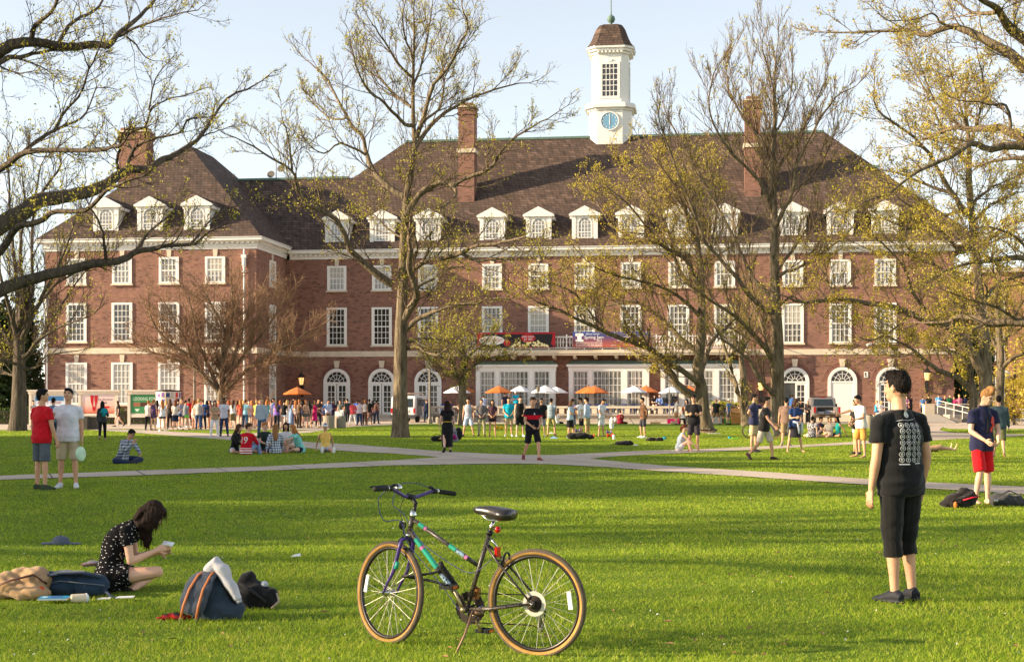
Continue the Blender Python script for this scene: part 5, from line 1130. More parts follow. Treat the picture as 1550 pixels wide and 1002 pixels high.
person('man in navy polo and cargo shorts shading his eyes with one hand', 1141, 684.5, 62, 1.78, 'stand', ('brow', 'hip'), 'm', ('short', DH), ('polo', (50, 52, 84), .034), ('shorts', (196, 172, 132)), (50, 44, 48), (0, 0), (10, 0))
person('man in black t-shirt striding with pale cargo shorts and orange-soled trainers', 1156, 696, 62, 1.72, 'walk', ('low', 'swing'), 'm', ('short', DH), ('tee', (40, 38, 38), .034), ('shorts', (200, 186, 170)), (60, 34, 40), (6, 6), (10, 0))
person('man in brown t-shirt and olive shorts walking away by the tall trunk', 1190, 675.5, 165, 1.74, 'walk2', ('down2', 'down'), 'm', ('short', DH), ('tee', (128, 104, 90), .034), ('shorts', (150, 128, 92)), (150, 140, 130))
person('woman in navy t-shirt with a white jacket tied round her waist', 1203, 684.5, 12, 1.66, 'wide', ('low', 'phone'), 'm', ('long', (58, 40, 30)), ('tee', (40, 64, 110), .024), ('skirt', (48, 46, 54)), None, (2, 3), (30, 8), True)
person('man in white t-shirt and mustard cargo shorts reaching forward barefoot', 1304, 692.5, -72, 1.74, 'relax', ('carry', 'reach'), 'm', ('short', DH), ('tee', (224, 216, 210), .034), ('shorts', (206, 150, 76)), None, (4, 8), (0, 16))
person('woman in black top partly hidden behind the man in mustard shorts', 1297, 688, -60, 1.62, 'stand', ('low', 'low'), 'm', ('bun', DH), ('tee', (34, 30, 34)), ('short', (196, 186, 190)), (60, 50, 60), fem=True)
person('man in teal-grey jumper and olive shorts behind the man in red shorts', 1512, 692, 165, 1.76, 'walk', ('down', 'down2'), 'm', ('short', DH), ('long', (66, 84, 88), .034), ('shorts', (92, 96, 60)), None)
person('person in striped top lying on the grass behind the man in black', 1404, 684, 100, 1.7, 'lie', ('back', 'lap'), 'l', ('short', BH), ('tee', ('stripe', (70, 74, 92), (210, 206, 204)), .02), ('shorts', (176, 140, 110)), None, (-72, -60), (0, 20))
person('woman in grey hoodie and magenta skirt sitting beside the black backpack', 688, 668.5, -50, 1.6, 'knees', ('knee', 'knee'), 'l', ('short', (120, 112, 112), (150, 140, 150)), ('long', (126, 126, 140), .03), ('long_skirt', (150, 24, 110)), BK, (8, 16), (0, 4), True)
# small sitting group in front of the pick-up truck
person('person in black-and-white patterned shirt sitting with the picnic group', 1229, 662.5, 150, 1.7, 'cross', ('lap', 'back'), 'm', ('short', DH), ('tee', ('floral', (70, 70, 80), (206, 200, 200)), .03), ('short', (190, 180, 170)), None, (4, 8))
person('person in dark purple top sitting second in the picnic group', 1238, 660, 60, 1.68, 'knees', ('knee', 'lap'), 'm', ('short', DH), ('tee', (52, 36, 56)), ('shorts', (100, 90, 90)), None, (8, 14))
person('person in pale shirt lounging between the two dark-haired picnickers', 1254, 661.5, -30, 1.7, 'lounge', ('back', 'lap'), 'l', ('short', BL), ('tee', (206, 190, 170)), ('short', (200, 180, 150)), None, (-30, -24), (0, 20))
person('woman in bright teal top sitting rightmost in the picnic group', 1269, 661.5, -70, 1.66, 'cross', ('back', 'lap'), 't', ('long', DH), ('tank', (40, 160, 150)), ('short', (60, 50, 60)), None, (2, 6), fem=True)
# the queue on the left: x, feet y, facing, height, legs, arms, skin, hair, top, bottom, label
def crowd(rows, D=None):
    for r in rows:
        x, y, ro, h, lg, ar, sk, hr, tp, bt, sh, fm, lab = r; rnd.seed(int(x * 7))
        person(lab, x, y, ro + rnd.uniform(-12, 12), h, lg, ar, sk, hr, tp, bt, sh, (2, 3), (rnd.uniform(-25, 25), rnd.uniform(0, 12)), fm, group='crowd standing in front of the brick hall')
dd, df, fd_, pl = ('down', 'down'), ('down2', 'fold'), ('fold', 'fold'), ('phone', 'low')
crowd([
 (224, 651, 150, 1.64, 'relax', df, 'l', ('short', OH), ('tee', (232, 214, 204)), ('pants', BK), BK, True, 'woman in cream top and black trousers at the left end of the queue'),
 (232, 651.5, 170, 1.68, 'stand', dd, 'l', ('short', OH), ('tank', (84, 58, 96)), ('short', (86, 66, 100)), TAN, True, 'woman in purple vest and purple shorts beside the poster kiosk'),
 (246, 652.5, 195, 1.66, 'stand', dd, 'l', ('long', OH), ('tee', (224, 226, 238)), ('short', (50, 52, 74)), WH, True, 'woman in white t-shirt and dark shorts before the kiosk'),
 (257.5, 649.5, 190, 1.72, 'stand', dd, 'l', ('long', BH), ('tank', (58, 48, 44)), ('pants', (36, 32, 34)), BK, True, 'tall woman in dark brown vest and long black trousers'),
 (265.5, 650.5, 185, 1.66, 'stand', ('low', 'low'), 'l', ('curly', (120, 74, 46)), ('tee', (230, 214, 206)), ('skirt', (36, 44, 72)), TAN, True, 'woman with big brown curls, white top and navy skirt'),
 (274, 648.5, 60, 1.68, 'stand', fd_, 'l', ('long', BL), ('tank', (130, 150, 190)), ('short', (60, 76, 110)), WH, True, 'blond woman in light blue vest and denim shorts'),
 (280.5, 650.5, 165, 1.66, 'relax', dd, 'l', ('pony', BH), ('tee', (150, 152, 160)), ('short', (130, 92, 96)), TAN, True, 'woman in grey t-shirt with a lime green bag'),
 (286, 647, 190, 1.78, 'stand', dd, 'd', ('short', DH), ('tee', (206, 30, 40)), ('shorts', (150, 40, 44)), WH, False, 'man in all red clothes deep in the queue'),
 (293, 649.5, 130, 1.66, 'relax', df, 'l', ('long', RH), ('tee', (218, 190, 176)), ('short', (210, 200, 196)), TAN, True, 'red-haired woman in beige top and white shorts'),
 (300.5, 649.8, 170, 1.72, 'stand', dd, 'l', ('short', BL), ('tee', ('stripe', (206, 196, 186), (150, 150, 160))), ('pants', (52, 76, 116)), BK, False, 'man in cream striped t-shirt and blue jeans'),
 (307.5, 649.5, 205, 1.70, 'stand', dd, 'm', ('short', BH), ('tee', (64, 112, 190)), ('pants', (32, 34, 46)), BK, False, 'man in royal blue t-shirt and navy trousers'),
 (313, 649, 190, 1.64, 'stand', dd, 't', ('long', DH), ('tank', (40, 50, 84)), ('short', (34, 32, 42)), TAN, True, 'woman in navy vest with black hair and black shorts'),
 (331, 647.8, 20, 1.66, 'stand', fd_, 'l', ('long', OH), ('tee', (196, 90, 70)), ('short', (96, 110, 140)), TAN, True, 'orange-haired woman in rust top behind the strolling couple'),
 (346.5, 648, 200, 1.66, 'relax', df, 'l', ('long', RH), ('tank', (220, 176, 160)), ('short', (150, 120, 100)), TAN, True, 'woman in peach vest with auburn hair'),
 (352.5, 648.8, 185, 1.68, 'relax2', ('carry', 'down'), 'l', ('long', BH), ('tank', (236, 232, 228)), ('skirt', (124, 110, 76)), TAN, True, 'woman in white vest and olive skirt with long brown hair'),
 (358.5, 647.5, 150, 1.64, 'stand', dd, 'l', ('long', BH), ('tee', (116, 70, 66)), ('short', (130, 150, 180)), TAN, True, 'woman in brick-red top and pale denim shorts'),
 (364.5, 648.5, 200, 1.68, 'stand', fd_, 'l', ('long', OH), ('tee', (226, 100, 80)), ('short', (196, 150, 130)), TAN, True, 'woman in coral top with orange hair'),
 (371, 648.5, 165, 1.70, 'stand', ('low', 'down'), 'l', ('short', BH), ('tee', (150, 204, 222)), ('pants', (44, 88, 124)), BK, True, 'woman in light blue t-shirt and blue jeans'),
 (376.5, 648.3, 30, 1.66, 'relax', fd_, 'l', ('bun', BH), ('tee', (236, 206, 210)), ('short', (150, 176, 206)), TAN, True, 'woman in pale pink top and light denim shorts'),
 (381.5, 648.2, 190, 1.66, 'stand', df, 'l', ('long', OH), ('tank', (240, 160, 160)), ('short', (226, 130, 120)), TAN, True, 'woman in pink vest and salmon shorts'),
 (388, 648.5, 150, 1.66, 'stand', dd, 'l', ('short', BL), ('tee', (232, 214, 92)), ('short', (206, 200, 196)), TAN, True, 'woman in lemon yellow top beside the man with a backpack'),
 (404, 649.3, 175, 1.70, 'relax', dd, 'l', ('long', OH), ('tank', (70, 186, 170)), ('short', (240, 150, 50)), TAN, True, 'woman in turquoise vest and orange shorts'),
 (411, 648.8, 195, 1.68, 'stand', df, 'l', ('short', BH), ('tee', (176, 180, 226)), ('short', (200, 170, 190)), TAN, True, 'woman in lavender t-shirt and mauve shorts'),
 (419, 649.8, 165, 1.70, 'stand', dd, 'l', ('long', BH), ('tee', (120, 92, 176)), ('pants', (28, 28, 36)), BK, True, 'woman in purple t-shirt and black leggings with a dark backpack'),
 (424.5, 648, 190, 1.66, 'stand', dd, 'l', ('long', RH), ('tank', (190, 60, 70)), ('short', (180, 130, 110)), TAN, True, 'auburn woman in red vest between two friends'),
 (429.5, 648.2, 150, 1.68, 'relax2', df, 'l', ('short', DH), ('tee', BK), ('short', (176, 196, 220)), TAN, True, 'woman in black top and pale jean shorts'),
 (441, 647.5, 120, 1.68, 'stand', ('carry', 'down'), 'm', ('long', BH), ('dress', (124, 148, 184), .02, .66), (None, BK), (60, 140, 130), True, 'woman in a long denim blue dress'),
 (447.5, 647.3, 180, 1.66, 'stand', dd, 'l', ('long', OH), ('tee', (226, 206, 200)), ('short', (196, 150, 140)), TAN, True, 'woman in off-white top and rose shorts near the orange parasol'),
 (452.5, 647.6, 150, 1.70, 'stand', fd_, 't', ('bun', OH), ('tank', (106, 82, 62)), ('pants', (58, 46, 36)), BK, True, 'woman in brown vest and dark brown trousers'),
 (462.5, 647.5, 20, 1.66, 'stand', df, 'l', ('long', OH), ('tank', (190, 150, 120)), ('short', (96, 100, 96)), TAN, True, 'golden-haired woman in tan vest and grey shorts'),
 (468, 646.8, 190, 1.64, 'stand', dd, 'm', ('long', DH), ('tee', (60, 54, 60)), ('short', (90, 110, 110)), TAN, True, 'dark-haired woman in charcoal t-shirt and teal shorts'),
 (476.5, 647.3, 80, 1.68, 'walk', ('swing', 'swingb'), 'l', ('long', BH), ('tee', (196, 24, 96)), ('skirt', (206, 22, 110)), TAN, True, 'woman in magenta dress striding to the right'),
 (488, 645, -20, 1.64, 'stand', ('phone', 'low'), 'm', ('short', DH), ('tee', (44, 96, 160)), ('short', (96, 32, 48)), WH, True, 'woman in blue top and maroon shorts beside the planters'),
 (496.5, 642.5, 10, 1.72, 'stand', ('low', 'low'), 't', ('short', DH), ('long', (168, 186, 220)), ('pants', (120, 104, 84)), BK, False, 'man in pale blue office shirt behind the planters'),
 (505, 641, 30, 1.66, 'stand', fd_, 'd', ('long', DH), ('tee', (46, 36, 66)), ('pants', (40, 34, 60)), BK, True, 'woman in dark violet top behind the left planter'),
 (515, 640.5, -10, 1.68, 'stand', dd, 'l', ('curly', BH), ('tee', (96, 100, 92)), ('pants', (60, 56, 60)), BK, True, 'curly-haired person in grey-green top behind the right planter'),
 (534, 644.6, 185, 1.66, 'wide', fd_, 't', ('short', (70, 44, 36)), ('long', (218, 84, 92), .03), ('pants', (236, 228, 226)), TAN, True, 'woman in coral blouse and white trousers'),
 (544, 643.8, 175, 1.70, 'stand', dd, 'l', ('short', BH), ('tee', (228, 206, 214)), ('pants', (44, 66, 102)), BK, True, 'person in pale pink top and blue jeans beside the coral blouse'),
 (552, 643.3, 160, 1.70, 'stand', ('carry', 'down'), 't', ('short', OH), ('tank', (226, 216, 206)), ('pants', (64, 40, 34)), BK, True, 'woman in white vest and chocolate trousers'),
 (559, 643, 190, 1.76, 'stand', ('low', 'low'), 'd', ('short', DH), ('tee', BK), ('skirt', ('floral', (44, 32, 36), (196, 150, 140))), TAN, True, 'person in black top and floral skirt in the group by the doors'),
 (569.5, 641.5, 150, 1.70, 'wide', dd, 'd', ('short', DH), ('tank', (70, 44, 40)), ('pants', (46, 52, 76)), BK, True, 'woman in dark brown vest and dark jeans nearest the van'),
])
crowd([
 (238, 647.5, 190, 1.67, 'relax', df, 'm', ('long', DH), ('tee', (150, 60, 70)), ('short', (60, 60, 70)), TAN, True, 'woman in dark rose top behind the purple vest'),
 (251, 647, 150, 1.68, 'stand', fd_, 'l', ('long', BL), ('tee', (206, 206, 214)), ('short', (110, 130, 160)), TAN, True, 'blond woman in pale grey top hidden behind the kiosk queue'),
 (269.5, 647, 205, 1.76, 'relax2', dd, 'm', ('short', DH), ('tee', (70, 80, 110)), ('shorts', (60, 60, 66)), BK, False, 'man in slate blue t-shirt behind the woman with big curls'),
 (297, 647, 170, 1.66, 'relax2', dd, 'l', ('long', OH), ('tank', (236, 190, 180)), ('short', (90, 110, 150)), TAN, True, 'woman in blush vest peeking between beige and striped tops'),
 (304, 646.8, -40, 1.75, 'relax2', pl, 'l', ('short', RH), ('tee', (180, 60, 60)), ('pants', (50, 56, 70)), BK, False, 'man in tomato red t-shirt behind the royal blue t-shirt'),
 (318.5, 647.2, -40, 1.66, 'stand', df, 'm', ('long', BH), ('tee', (96, 60, 76)), ('short', (80, 70, 80)), TAN, True, 'woman in wine-coloured top left of the strolling couple'),
 (343, 646.6, 20, 1.64, 'relax2', dd, 't', ('long', DH), ('tee', (220, 206, 200)), ('short', (120, 100, 96)), TAN, True, 'dark-haired woman in ivory top behind the strolling man'),
 (368, 646.5, 60, 1.67, 'relax2', dd, 'l', ('long', BL), ('tank', (214, 214, 222)), ('short', (140, 110, 100)), TAN, True, 'blond woman in silver vest between coral and light blue tops'),
 (385, 646.3, 170, 1.64, 'stand', pl, 'm', ('long', BH), ('tee', (150, 96, 80)), ('short', (96, 90, 90)), TAN, True, 'woman in terracotta top behind the lemon yellow top'),
 (393, 646.8, 20, 1.68, 'stand', pl, 'l', ('long', OH), ('tee', (196, 206, 226)), ('short', (70, 80, 110)), TAN, True, 'woman in ice blue top hidden behind the man with a backpack'),
 (407.5, 646.5, 170, 1.65, 'stand', df, 'l', ('long', RH), ('tank', (220, 120, 130)), ('short', (110, 130, 150)), TAN, True, 'red-haired woman in watermelon vest behind the turquoise vest'),
 (415, 646.4, -40, 1.78, 'relax', dd, 'm', ('short', DH), ('tee', (110, 150, 210)), ('pants', (60, 60, 76)), BK, False, 'man in sky blue t-shirt behind lavender and purple tops'),
 (434.5, 646.2, 190, 1.68, 'stand', dd, 'l', ('long', BL), ('dress', (236, 226, 220), .02, .5), (None, BK), TAN, True, 'blond woman in an off-white dress left of the denim dress'),
 (457.5, 646, 150, 1.66, 'stand', dd, 'm', ('long', DH), ('tee', (44, 60, 96)), ('short', (50, 50, 60)), TAN, True, 'woman in ink blue top behind the brown vest'),
 (482, 645.2, 20, 1.78, 'stand', df, 'm', ('short', DH), ('tee', (76, 60, 56)), ('pants', (40, 40, 46)), BK, False, 'man in umber t-shirt right of the magenta dress'),
 (510, 640.2, 170, 1.63, 'stand', df, 'd', ('long', DH), ('tee', (120, 60, 60)), ('pants', BK), TAN, True, 'woman in oxblood top between the two round bins'),
 (526, 642, 205, 1.79, 'relax2', dd, 'm', ('short', DH), ('tee', (54, 58, 62)), ('pants', (40, 40, 46)), BK, False, 'man in dark grey t-shirt just left of the coral blouse'),
 (564.5, 641.2, 205, 1.66, 'stand', pl, 't', ('long', DH), ('tee', (176, 120, 110)), ('pants', (50, 46, 60)), TAN, True, 'woman in dusty pink top behind the floral skirt'),
])
def far(rows):
    for x, y, D, z, ro, h, lg, ar, sk, hr, tp, bt, sh, fm, lab, st in rows:
        person(lab, x, y, ro, h, lg, ar, sk, hr, tp, bt, sh, (2, 4), (0, 6), fm, D=D, z=z, seat=st)
far([
 (540, 640, 113, 0, 190, 1.76, 'stand', dd, 'd', ('short', DH), ('long', (64, 110, 190)), ('pants', (40, 44, 60)), BK, False, 'man in bright blue shirt climbing towards the middle arched door', None),
 (444.5, 640, 104, 0, 10, 1.82, 'stand', ('low', 'low'), 'l', ('short', DH), ('long', (50, 46, 48)), ('pants', BK), BK, False, 'bald man in dark jacket under the orange parasol', None),
 (436, 640, 106, 0, 30, 1.7, 'stand', dd, 'm', ('short', DH), ('tee', (40, 42, 52)), ('pants', BK), BK, False, 'person in black clothes left of the bald man', None),
 (475.5, 640, 104, 0, -10, 1.82, 'stand', fd_, 'd', ('short', DH), ('long', (58, 52, 46)), ('pants', BK), BK, False, 'tall man in dark brown jacket behind the magenta dress', None),
 (456, 640, 106, 0, 170, 1.7, 'stand', dd, 'm', ('short', DH), ('tee', (30, 36, 60)), ('pants', (28, 30, 44)), BK, True, 'person in dark blue shade between parasol and lantern', None),
 (522, 640, 112, 0, 20, 1.68, 'stand', fd_, 'm', ('long', DH), ('tee', (60, 64, 70)), ('pants', BK), BK, True, 'woman in charcoal by the left arched door', None),
 (645.5, 640, 112, 0, 175, 1.78, 'stand', dd, 'l', ('short', (150, 110, 90)), ('tee', (32, 42, 64), .04), ('pants', (36, 56, 84)), BK, False, 'heavy-set man in navy t-shirt standing at the open van door', None),
 (641, 640, 116, .55, 170, 1.78, 'stand', dd, 'd', ('short', DH), ('tee', (228, 226, 226)), ('pants', (50, 50, 60)), BK, False, 'man in white t-shirt on the step behind the van', None),
 (698, 640, 106, 0, 20, 1.74, 'wide', ('fold', 'carry'), 'l', ('short', BL), ('tee', ('floral', (96, 84, 60), (200, 120, 80)), .03), ('pants', (150, 140, 116)), TAN, False, 'person in colourful top and camouflage trousers right of the woman in black', None),
 (703, 640, 110, 0, -40, 1.66, 'stand', ('carry', 'down'), 'm', ('short', BH), ('tee', (230, 224, 222)), ('pants', (90, 84, 80)), BK, True, 'person in white t-shirt behind the man in grey vest', None),
 (681, 640, 112, 0, 0, 1.66, 'stand', dd, 'm', ('short', BH), ('tee', (60, 60, 66)), ('pants', BK), BK, True, 'person half hidden right of the woman in the black dress', None),
 (764, 640, 117.5, .5, 20, 1.8, 'stand', ('raise', 'down'), 'l', ('cap', DH, (36, 32, 40)), ('tee', (44, 44, 70)), ('pants', BK), BK, False, 'man in dark cap standing on the terrace under the orange parasol', None),
 (781, 640, 117.5, .6, -25, 1.85, 'stand', ('fold', 'carry'), 'l', ('cap', BH, (236, 234, 238)), ('tee', (26, 170, 204), .04), ('pants', (60, 64, 84)), BK, False, 'man in white cap and aqua shirt up on the terrace', None),
 (811, 640, 108, 0, 0, 1.82, 'stand', dd, 'm', ('short', BH), ('tee', (70, 66, 70)), ('shorts', BK), BK, False, 'dark-haired man peeking over the walking man', None),
 (732, 640, 116, .5, 180, 1.6, 'stand', dd, 'm', ('short', DH), ('tee', (160, 180, 220)), ('pants', BK), BK, False, 'person in light blue on the terrace behind the cardigan man', None),
 (990, 640, 114.9, .72, 15, 1.66, 'chair', ('phone', 'phone'), 'l', ('long', DH), ('tee', (30, 30, 36)), ('skirt', (120, 140, 150)), None, True, 'woman in black top sitting on the terrace balustrade with a phone', .62),
 (998.5, 640, 114.9, .72, -10, 1.76, 'chair', ('low', 'lap'), 'l', ('short', DH), ('long', (130, 156, 206)), ('pants', (34, 50, 84)), BK, False, 'man in blue shirt sitting on the balustrade beside the loudspeaker', .62),
 (1023.5, 640, 101, 0, 110, 1.78, 'stand', ('reach', 'down'), 'l', ('short', BH), ('tee', (206, 196, 186)), ('shorts', (180, 130, 80)), BK, False, 'man with dark backpack leaning over the folding table', None),
 (1034, 640, 100, 0, 185, 1.62, 'chair', dd, 'l', ('long', RH), ('tank', (232, 222, 216)), ('pants', BK), BK, True, 'red-haired woman in white vest sitting at the folding table', .45),
 (1040, 640, 104, 0, -40, 1.72, 'stand', dd, 'l', ('long', DH), ('tee', (60, 52, 56)), ('pants', BK), BK, True, 'dark-haired woman standing behind the seated red-haired woman', None),
 (1084, 640, 101, 0, 170, 1.78, 'wide', ('down2', 'down2'), 'l', ('short', OH), ('tee', (30, 30, 32), .036), ('shorts', (110, 90, 70)), BK, False, 'man in black t-shirt leaning behind the white boxes', None),
 (1089, 640, 106, 0, 10, 1.78, 'stand', dd, 'm', ('short', DH), ('tee', (44, 48, 60)), ('pants', BK), BK, False, 'man in dark top behind the leaning man', None),
 (1102, 640, 101, 0, 60, 1.78, 'stand', ('reach', 'down'), 'l', ('cap', BH, (226, 216, 200)), ('tee', (90, 122, 160), .036), ('shorts', (100, 100, 110)), BK, False, 'man in pale cap and blue t-shirt at the folding table', None),
 (1118.5, 640, 103, 0, 0, 1.7, 'chair', ('lap', 'lap'), 'l', ('short', BH), ('long', (110, 50, 64), .03), ('pants', BK), BK, False, 'person in maroon jumper seated behind the brown carton', .45),
 (1131, 640, 101, 0, -30, 1.66, 'chair', ('lap', 'lap'), 'l', ('short', BL), ('tee', (226, 210, 204), .03), ('pants', BK), BK, True, 'blond person in white top seated right of the brown carton', .5),
 (1199.5, 640, 117.5, .4, 160, 1.76, 'stand', dd, 'd', ('short', DH), ('long', (54, 92, 150), .03), ('pants', (40, 44, 60)), BK, False, 'man in blue denim jacket entering the open arched door', None),
 (1212, 640, 107, 0, 10, 1.68, 'stand', fd_, 'l', ('long', BH), ('long', (46, 42, 48)), ('pants', BK), BK, True, 'brown-haired woman in black left of the pick-up truck', None),
 (1223, 640, 106, 0, -10, 1.64, 'stand', ('phone', 'low'), 'l', ('long', RH), ('long', (60, 50, 50)), ('pants', BK), BK, True, 'woman in dark coat next to the pick-up truck tail light', None),
 (1326, 640, 107, 0, 80, 1.66, 'chair', ('lap', 'lap'), 'l', ('short', BL), ('tank', (60, 160, 200)), ('short', (60, 90, 140)), TAN, True, 'blond woman in blue vest sitting at the right planters', .9),
 (1333.5, 640, 108, 0, 20, 1.66, 'chair', ('lap', 'lap'), 'l', ('long', BL), ('tee', (226, 220, 220)), ('short', (160, 160, 170)), TAN, True, 'blond woman in white sitting right of the blue vest', .85),
 (1373, 640, 116, .4, -30, 1.66, 'stand', fd_, 'l', ('long', DH), ('tee', (110, 70, 100)), ('pants', BK), BK, True, 'woman in plum top near the rightmost arched door', None),
 (1378, 640, 116, .4, 30, 1.7, 'stand', dd, 'm', ('long', DH), ('tee', (40, 32, 40)), ('pants', BK), BK, True, 'dark figure beside the woman in plum', None),
 (1397, 640, 115.5, .35, 150, 1.7, 'stand', dd, 'm', ('short', DH), ('tee', (66, 96, 140)), ('pants', BK), BK, False, 'person in steel blue left of the ramp wall', None),
] + [(x, 640, 114.5, .45, ro, 1.68 + hh, 'stand', dd, sk, ('short', hr), ('tee', c, .03), ('pants', BK), BK, False, lab, None) for x, ro, hh, sk, hr, c, lab in [
 (1406, 180, .02, 'm', DH, (30, 30, 32), 'man in black t-shirt standing behind the ramp wall'), (1421, 190, .1, 'l', BH, (96, 170, 226), 'man in sky blue t-shirt behind the ramp wall'), (1430, 0, -.05, 'm', OH, (52, 36, 32), 'person in dark top with orange chest print behind the ramp wall'),
 (1437, 20, .04, 'l', DH, (30, 110, 66), 'person in green t-shirt behind the ramp wall'), (1444, -20, -.14, 'l', OH, (210, 70, 120), 'child in hot pink behind the ramp wall'), (1451.5, 0, .02, 'l', BL, (226, 130, 150), 'person in light pink behind the ramp wall'), (1460, 170, 0, 'm', DH, (32, 40, 70), 'person in navy at the right end of the ramp wall')]])
# ------------------------------------------------------------------ terrace, parasols, boards, lamps, vehicles
TER = -7.0
def bu(px, v): return uof(px, v)
def bw(u, v, z=0.0): return HALL_O + U_ * u + V_ * v + Vector((0, 0, z))
u0, u1 = bu(655, TER), bu(1152, TER)
ter = thing('stone_terrace', 'low stone terrace with a balustrade running below the french windows', 'terrace', bw(u0, TER), BR); L = u1 - u0
MB().box(0, L, .05, 6.85, -.2, .5).build('floor', CONC, ter)
MB().box(-.1, L + .1, -.16, .2, .503, .66).build('plinth', CONC, ter)
MB().box(-.1, L + .1, -.18, .22, 1.1, 1.26).build('rail', STONE, ter)
n = 10
for i in range(n + 1):
    x = L * i / n; MB().box(x - .2, x + .2, -.14, .18, .663, 1.097).build('pier', STONE, ter)
    if i == n: break
    bl = MB()
    for k in range(5):
        xx = x + .2 + (L / n - .4) * (k + .5) / 5; bl.lathe([(.06, 0), (.09, .1), (.1, .16), (.05, .3), (.06, .4), (.08, .43)], (xx, .02, .664), 6)
    b = bl.build('baluster', STONE, ter); b['kind'] = 'stuff' if False else 'part'; del b['kind']
MB().box(-9, -.3, 2.5, 6.8, -.2, .36).build('step', CONC, ter); MB().box(-9.4, -.35, 1.9, 2.496, -.2, .18).build('step', CONC, ter)
def umbrella(px, py, half, D, col, label, floor):
    P = at(px, py, D); zt = P.z; r = half / F * D; root = thing('parasol', label, 'parasol', (P.x, P.y, floor), px * .01, 'parasols on the hall terrace'); h = zt - floor; m = MB(); dz = .56 * r / 1.15
    ring = [(r * math.cos(R(45 * i + 22.5)), r * math.sin(R(45 * i + 22.5)), h - dz) for i in range(8)]
    mid = [(x * .5, y * .5, h - dz * .44) for x, y, _ in ring]; low = [(x, y, z - .07) for x, y, z in ring]
    m.add([(0, 0, h)] + mid + ring + low, [(0, 1 + i, 1 + (i + 1) % 8) for i in range(8)] + [(1 + i, 9 + i, 9 + (i + 1) % 8, 1 + (i + 1) % 8) for i in range(8)] + [(9 + i, 17 + i, 17 + (i + 1) % 8, 9 + (i + 1) % 8) for i in range(8)])
    m.build('canopy', cloth(col, 'canvas'), root)
    p = MB(); p.tube([(0, 0, 0), (0, 0, h + .04)], .028, 8); p.ell((0, 0, h + .06), .045, None, 8); p.build('pole', plain('brown_pole', (74, 54, 42), .6), root)
    rb = MB()
    for x, y, z in ring: rb.tube([(0, 0, h - .1), (x * .97, y * .97, z + .01)], .012, 4)
    rb.build('ribs', IRON, root); MB().lathe([(.28, 0), (.28, .06), (.06, .1), (.05, .3)], n=12).build('base', IRON, root)
OR, WU = (206, 106, 34), (226, 228, 236)
for px, py, hf, D, c, lab, fl in [
    (692, 583.5, 21, 118, WU, 'white parasol partly hidden by the slim tree trunk beside the left french window', .5), (706, 586, 13, 121, OR, 'orange parasol peeking out behind the slim tree trunk', .5),
    (755, 583.5, 20.5, 118, OR, 'orange parasol in front of the left french window', .5), (787.5, 583.5, 17, 119, WU, 'white parasol just right of the orange one at the left french window', .5),
    (825, 583, 21, 117.5, WU, 'white parasol behind the thin terrace lamp', .5), (842, 585, 18, 120, WU, 'white parasol at the brick pier between two french windows', .5),
    (891, 584, 20, 120, OR, 'orange parasol tucked behind another orange parasol', .5), (900, 583.5, 21.5, 117.5, OR, 'orange parasol in front of the middle french window', .5),
    (959.5, 583.5, 20, 117.5, WU, 'white parasol at the right side of the middle french window', .5), (978, 583.5, 19.5, 120, OR, 'orange parasol above the couple sitting on the balustrade', .5),
    (1016, 584.5, 20, 117.5, WU, 'white parasol behind the crossbar stand and the low oak limb', .5), (1044, 583.5, 19.5, 120, OR, 'orange parasol half hidden by the oak trunk', .5),
    (450, 585.5, 21, 104, OR, 'orange parasol standing alone in the corner by the left wing', 0)]: umbrella(px, py, hf, D, c, lab, fl)
# blue terrace chairs
BLU = plain('blue_paint', (36, 66, 140), .5)
def chair(loc, rz, label):
    r = thing('chair', label, 'chair', loc, rz, 'blue metal chairs on the terrace')
    MB().box(-.22, .22, -.22, .22, .43, .46).build('seat', BLU, r); b = MB()
    for i in range(5): b.box(-.2 + i * .09, -.16 + i * .09, .2, .225, .46, .86)
    b.box(-.22, .22, .198, .227, .86, .92); b.build('backrest', BLU, r)
    for x in (-.2, .2):
        for y in (-.2, .2): MB().tube([(x, y, .43), (x * 1.1, y * 1.1, 0)], .018, 5).build('leg', BLU, r)
    return r
c0 = None
for i, (px, v, a) in enumerate([(893, -6, 20), (904, -5.2, 200), (917, -6.1, 170), (946, -5.9, 10), (958, -6.2, 190), (1008, -6, 160), (1020, -5.4, 30), (671, -5.8, 180), (683, -5.5, 10)]):
    P = bw(bu(px, v), v, .502)
    if c0 is None: c0 = chair(P, R(a), 'blue slatted metal chair standing behind the stone balustrade'); c = c0
    else: c = copy_tree(c0); c.location = P; c.rotation_euler.z = R(a)
# loudspeakers and stands
def speaker(px, py, D, w, h, zb, label):
    P = at(px, py, D); r = thing('loudspeaker', label, 'loudspeaker', (P.x, P.y, zb)); 
    MB().box(-w / 2, w / 2, -.2, .2, P.z - zb - h / 2, P.z - zb + h / 2).build('cabinet', IRON, r); g = MB()
    for z, q in ((-.12, .17), (.2, .08)): g.lathe([(q, 0), (q, .02), (q * .5, .03)], n=14, ax=Matrix.Rotation(R(90), 3, 'X')); g.v[-42:] = [(x, y - .2, zz + P.z - zb + z) for x, y, zz in g.v[-42:]]
    g.build('cone', plain('grey_cone', (64, 64, 66), .5), r); s = MB(); s.tube([(0, 0, 0), (0, 0, P.z - zb - h / 2)], .03, 6)
    for a in (0, 120, 240): s.tube([(0, 0, .5), (.4 * math.cos(R(a)), .4 * math.sin(R(a)), 0)], .02, 5)
    s.build('stand', IRON, r)
speaker(1006.5, 608.5, 116, .42, .68, .5, 'left black loudspeaker on the terrace, beside the man on the balustrade'); speaker(1021, 608, 116, .44, .86, .5, 'right black loudspeaker on the terrace, next to the crossbar stand')
GREYM = plain('grey_metal', (120, 112, 100), .5, metal=.3)
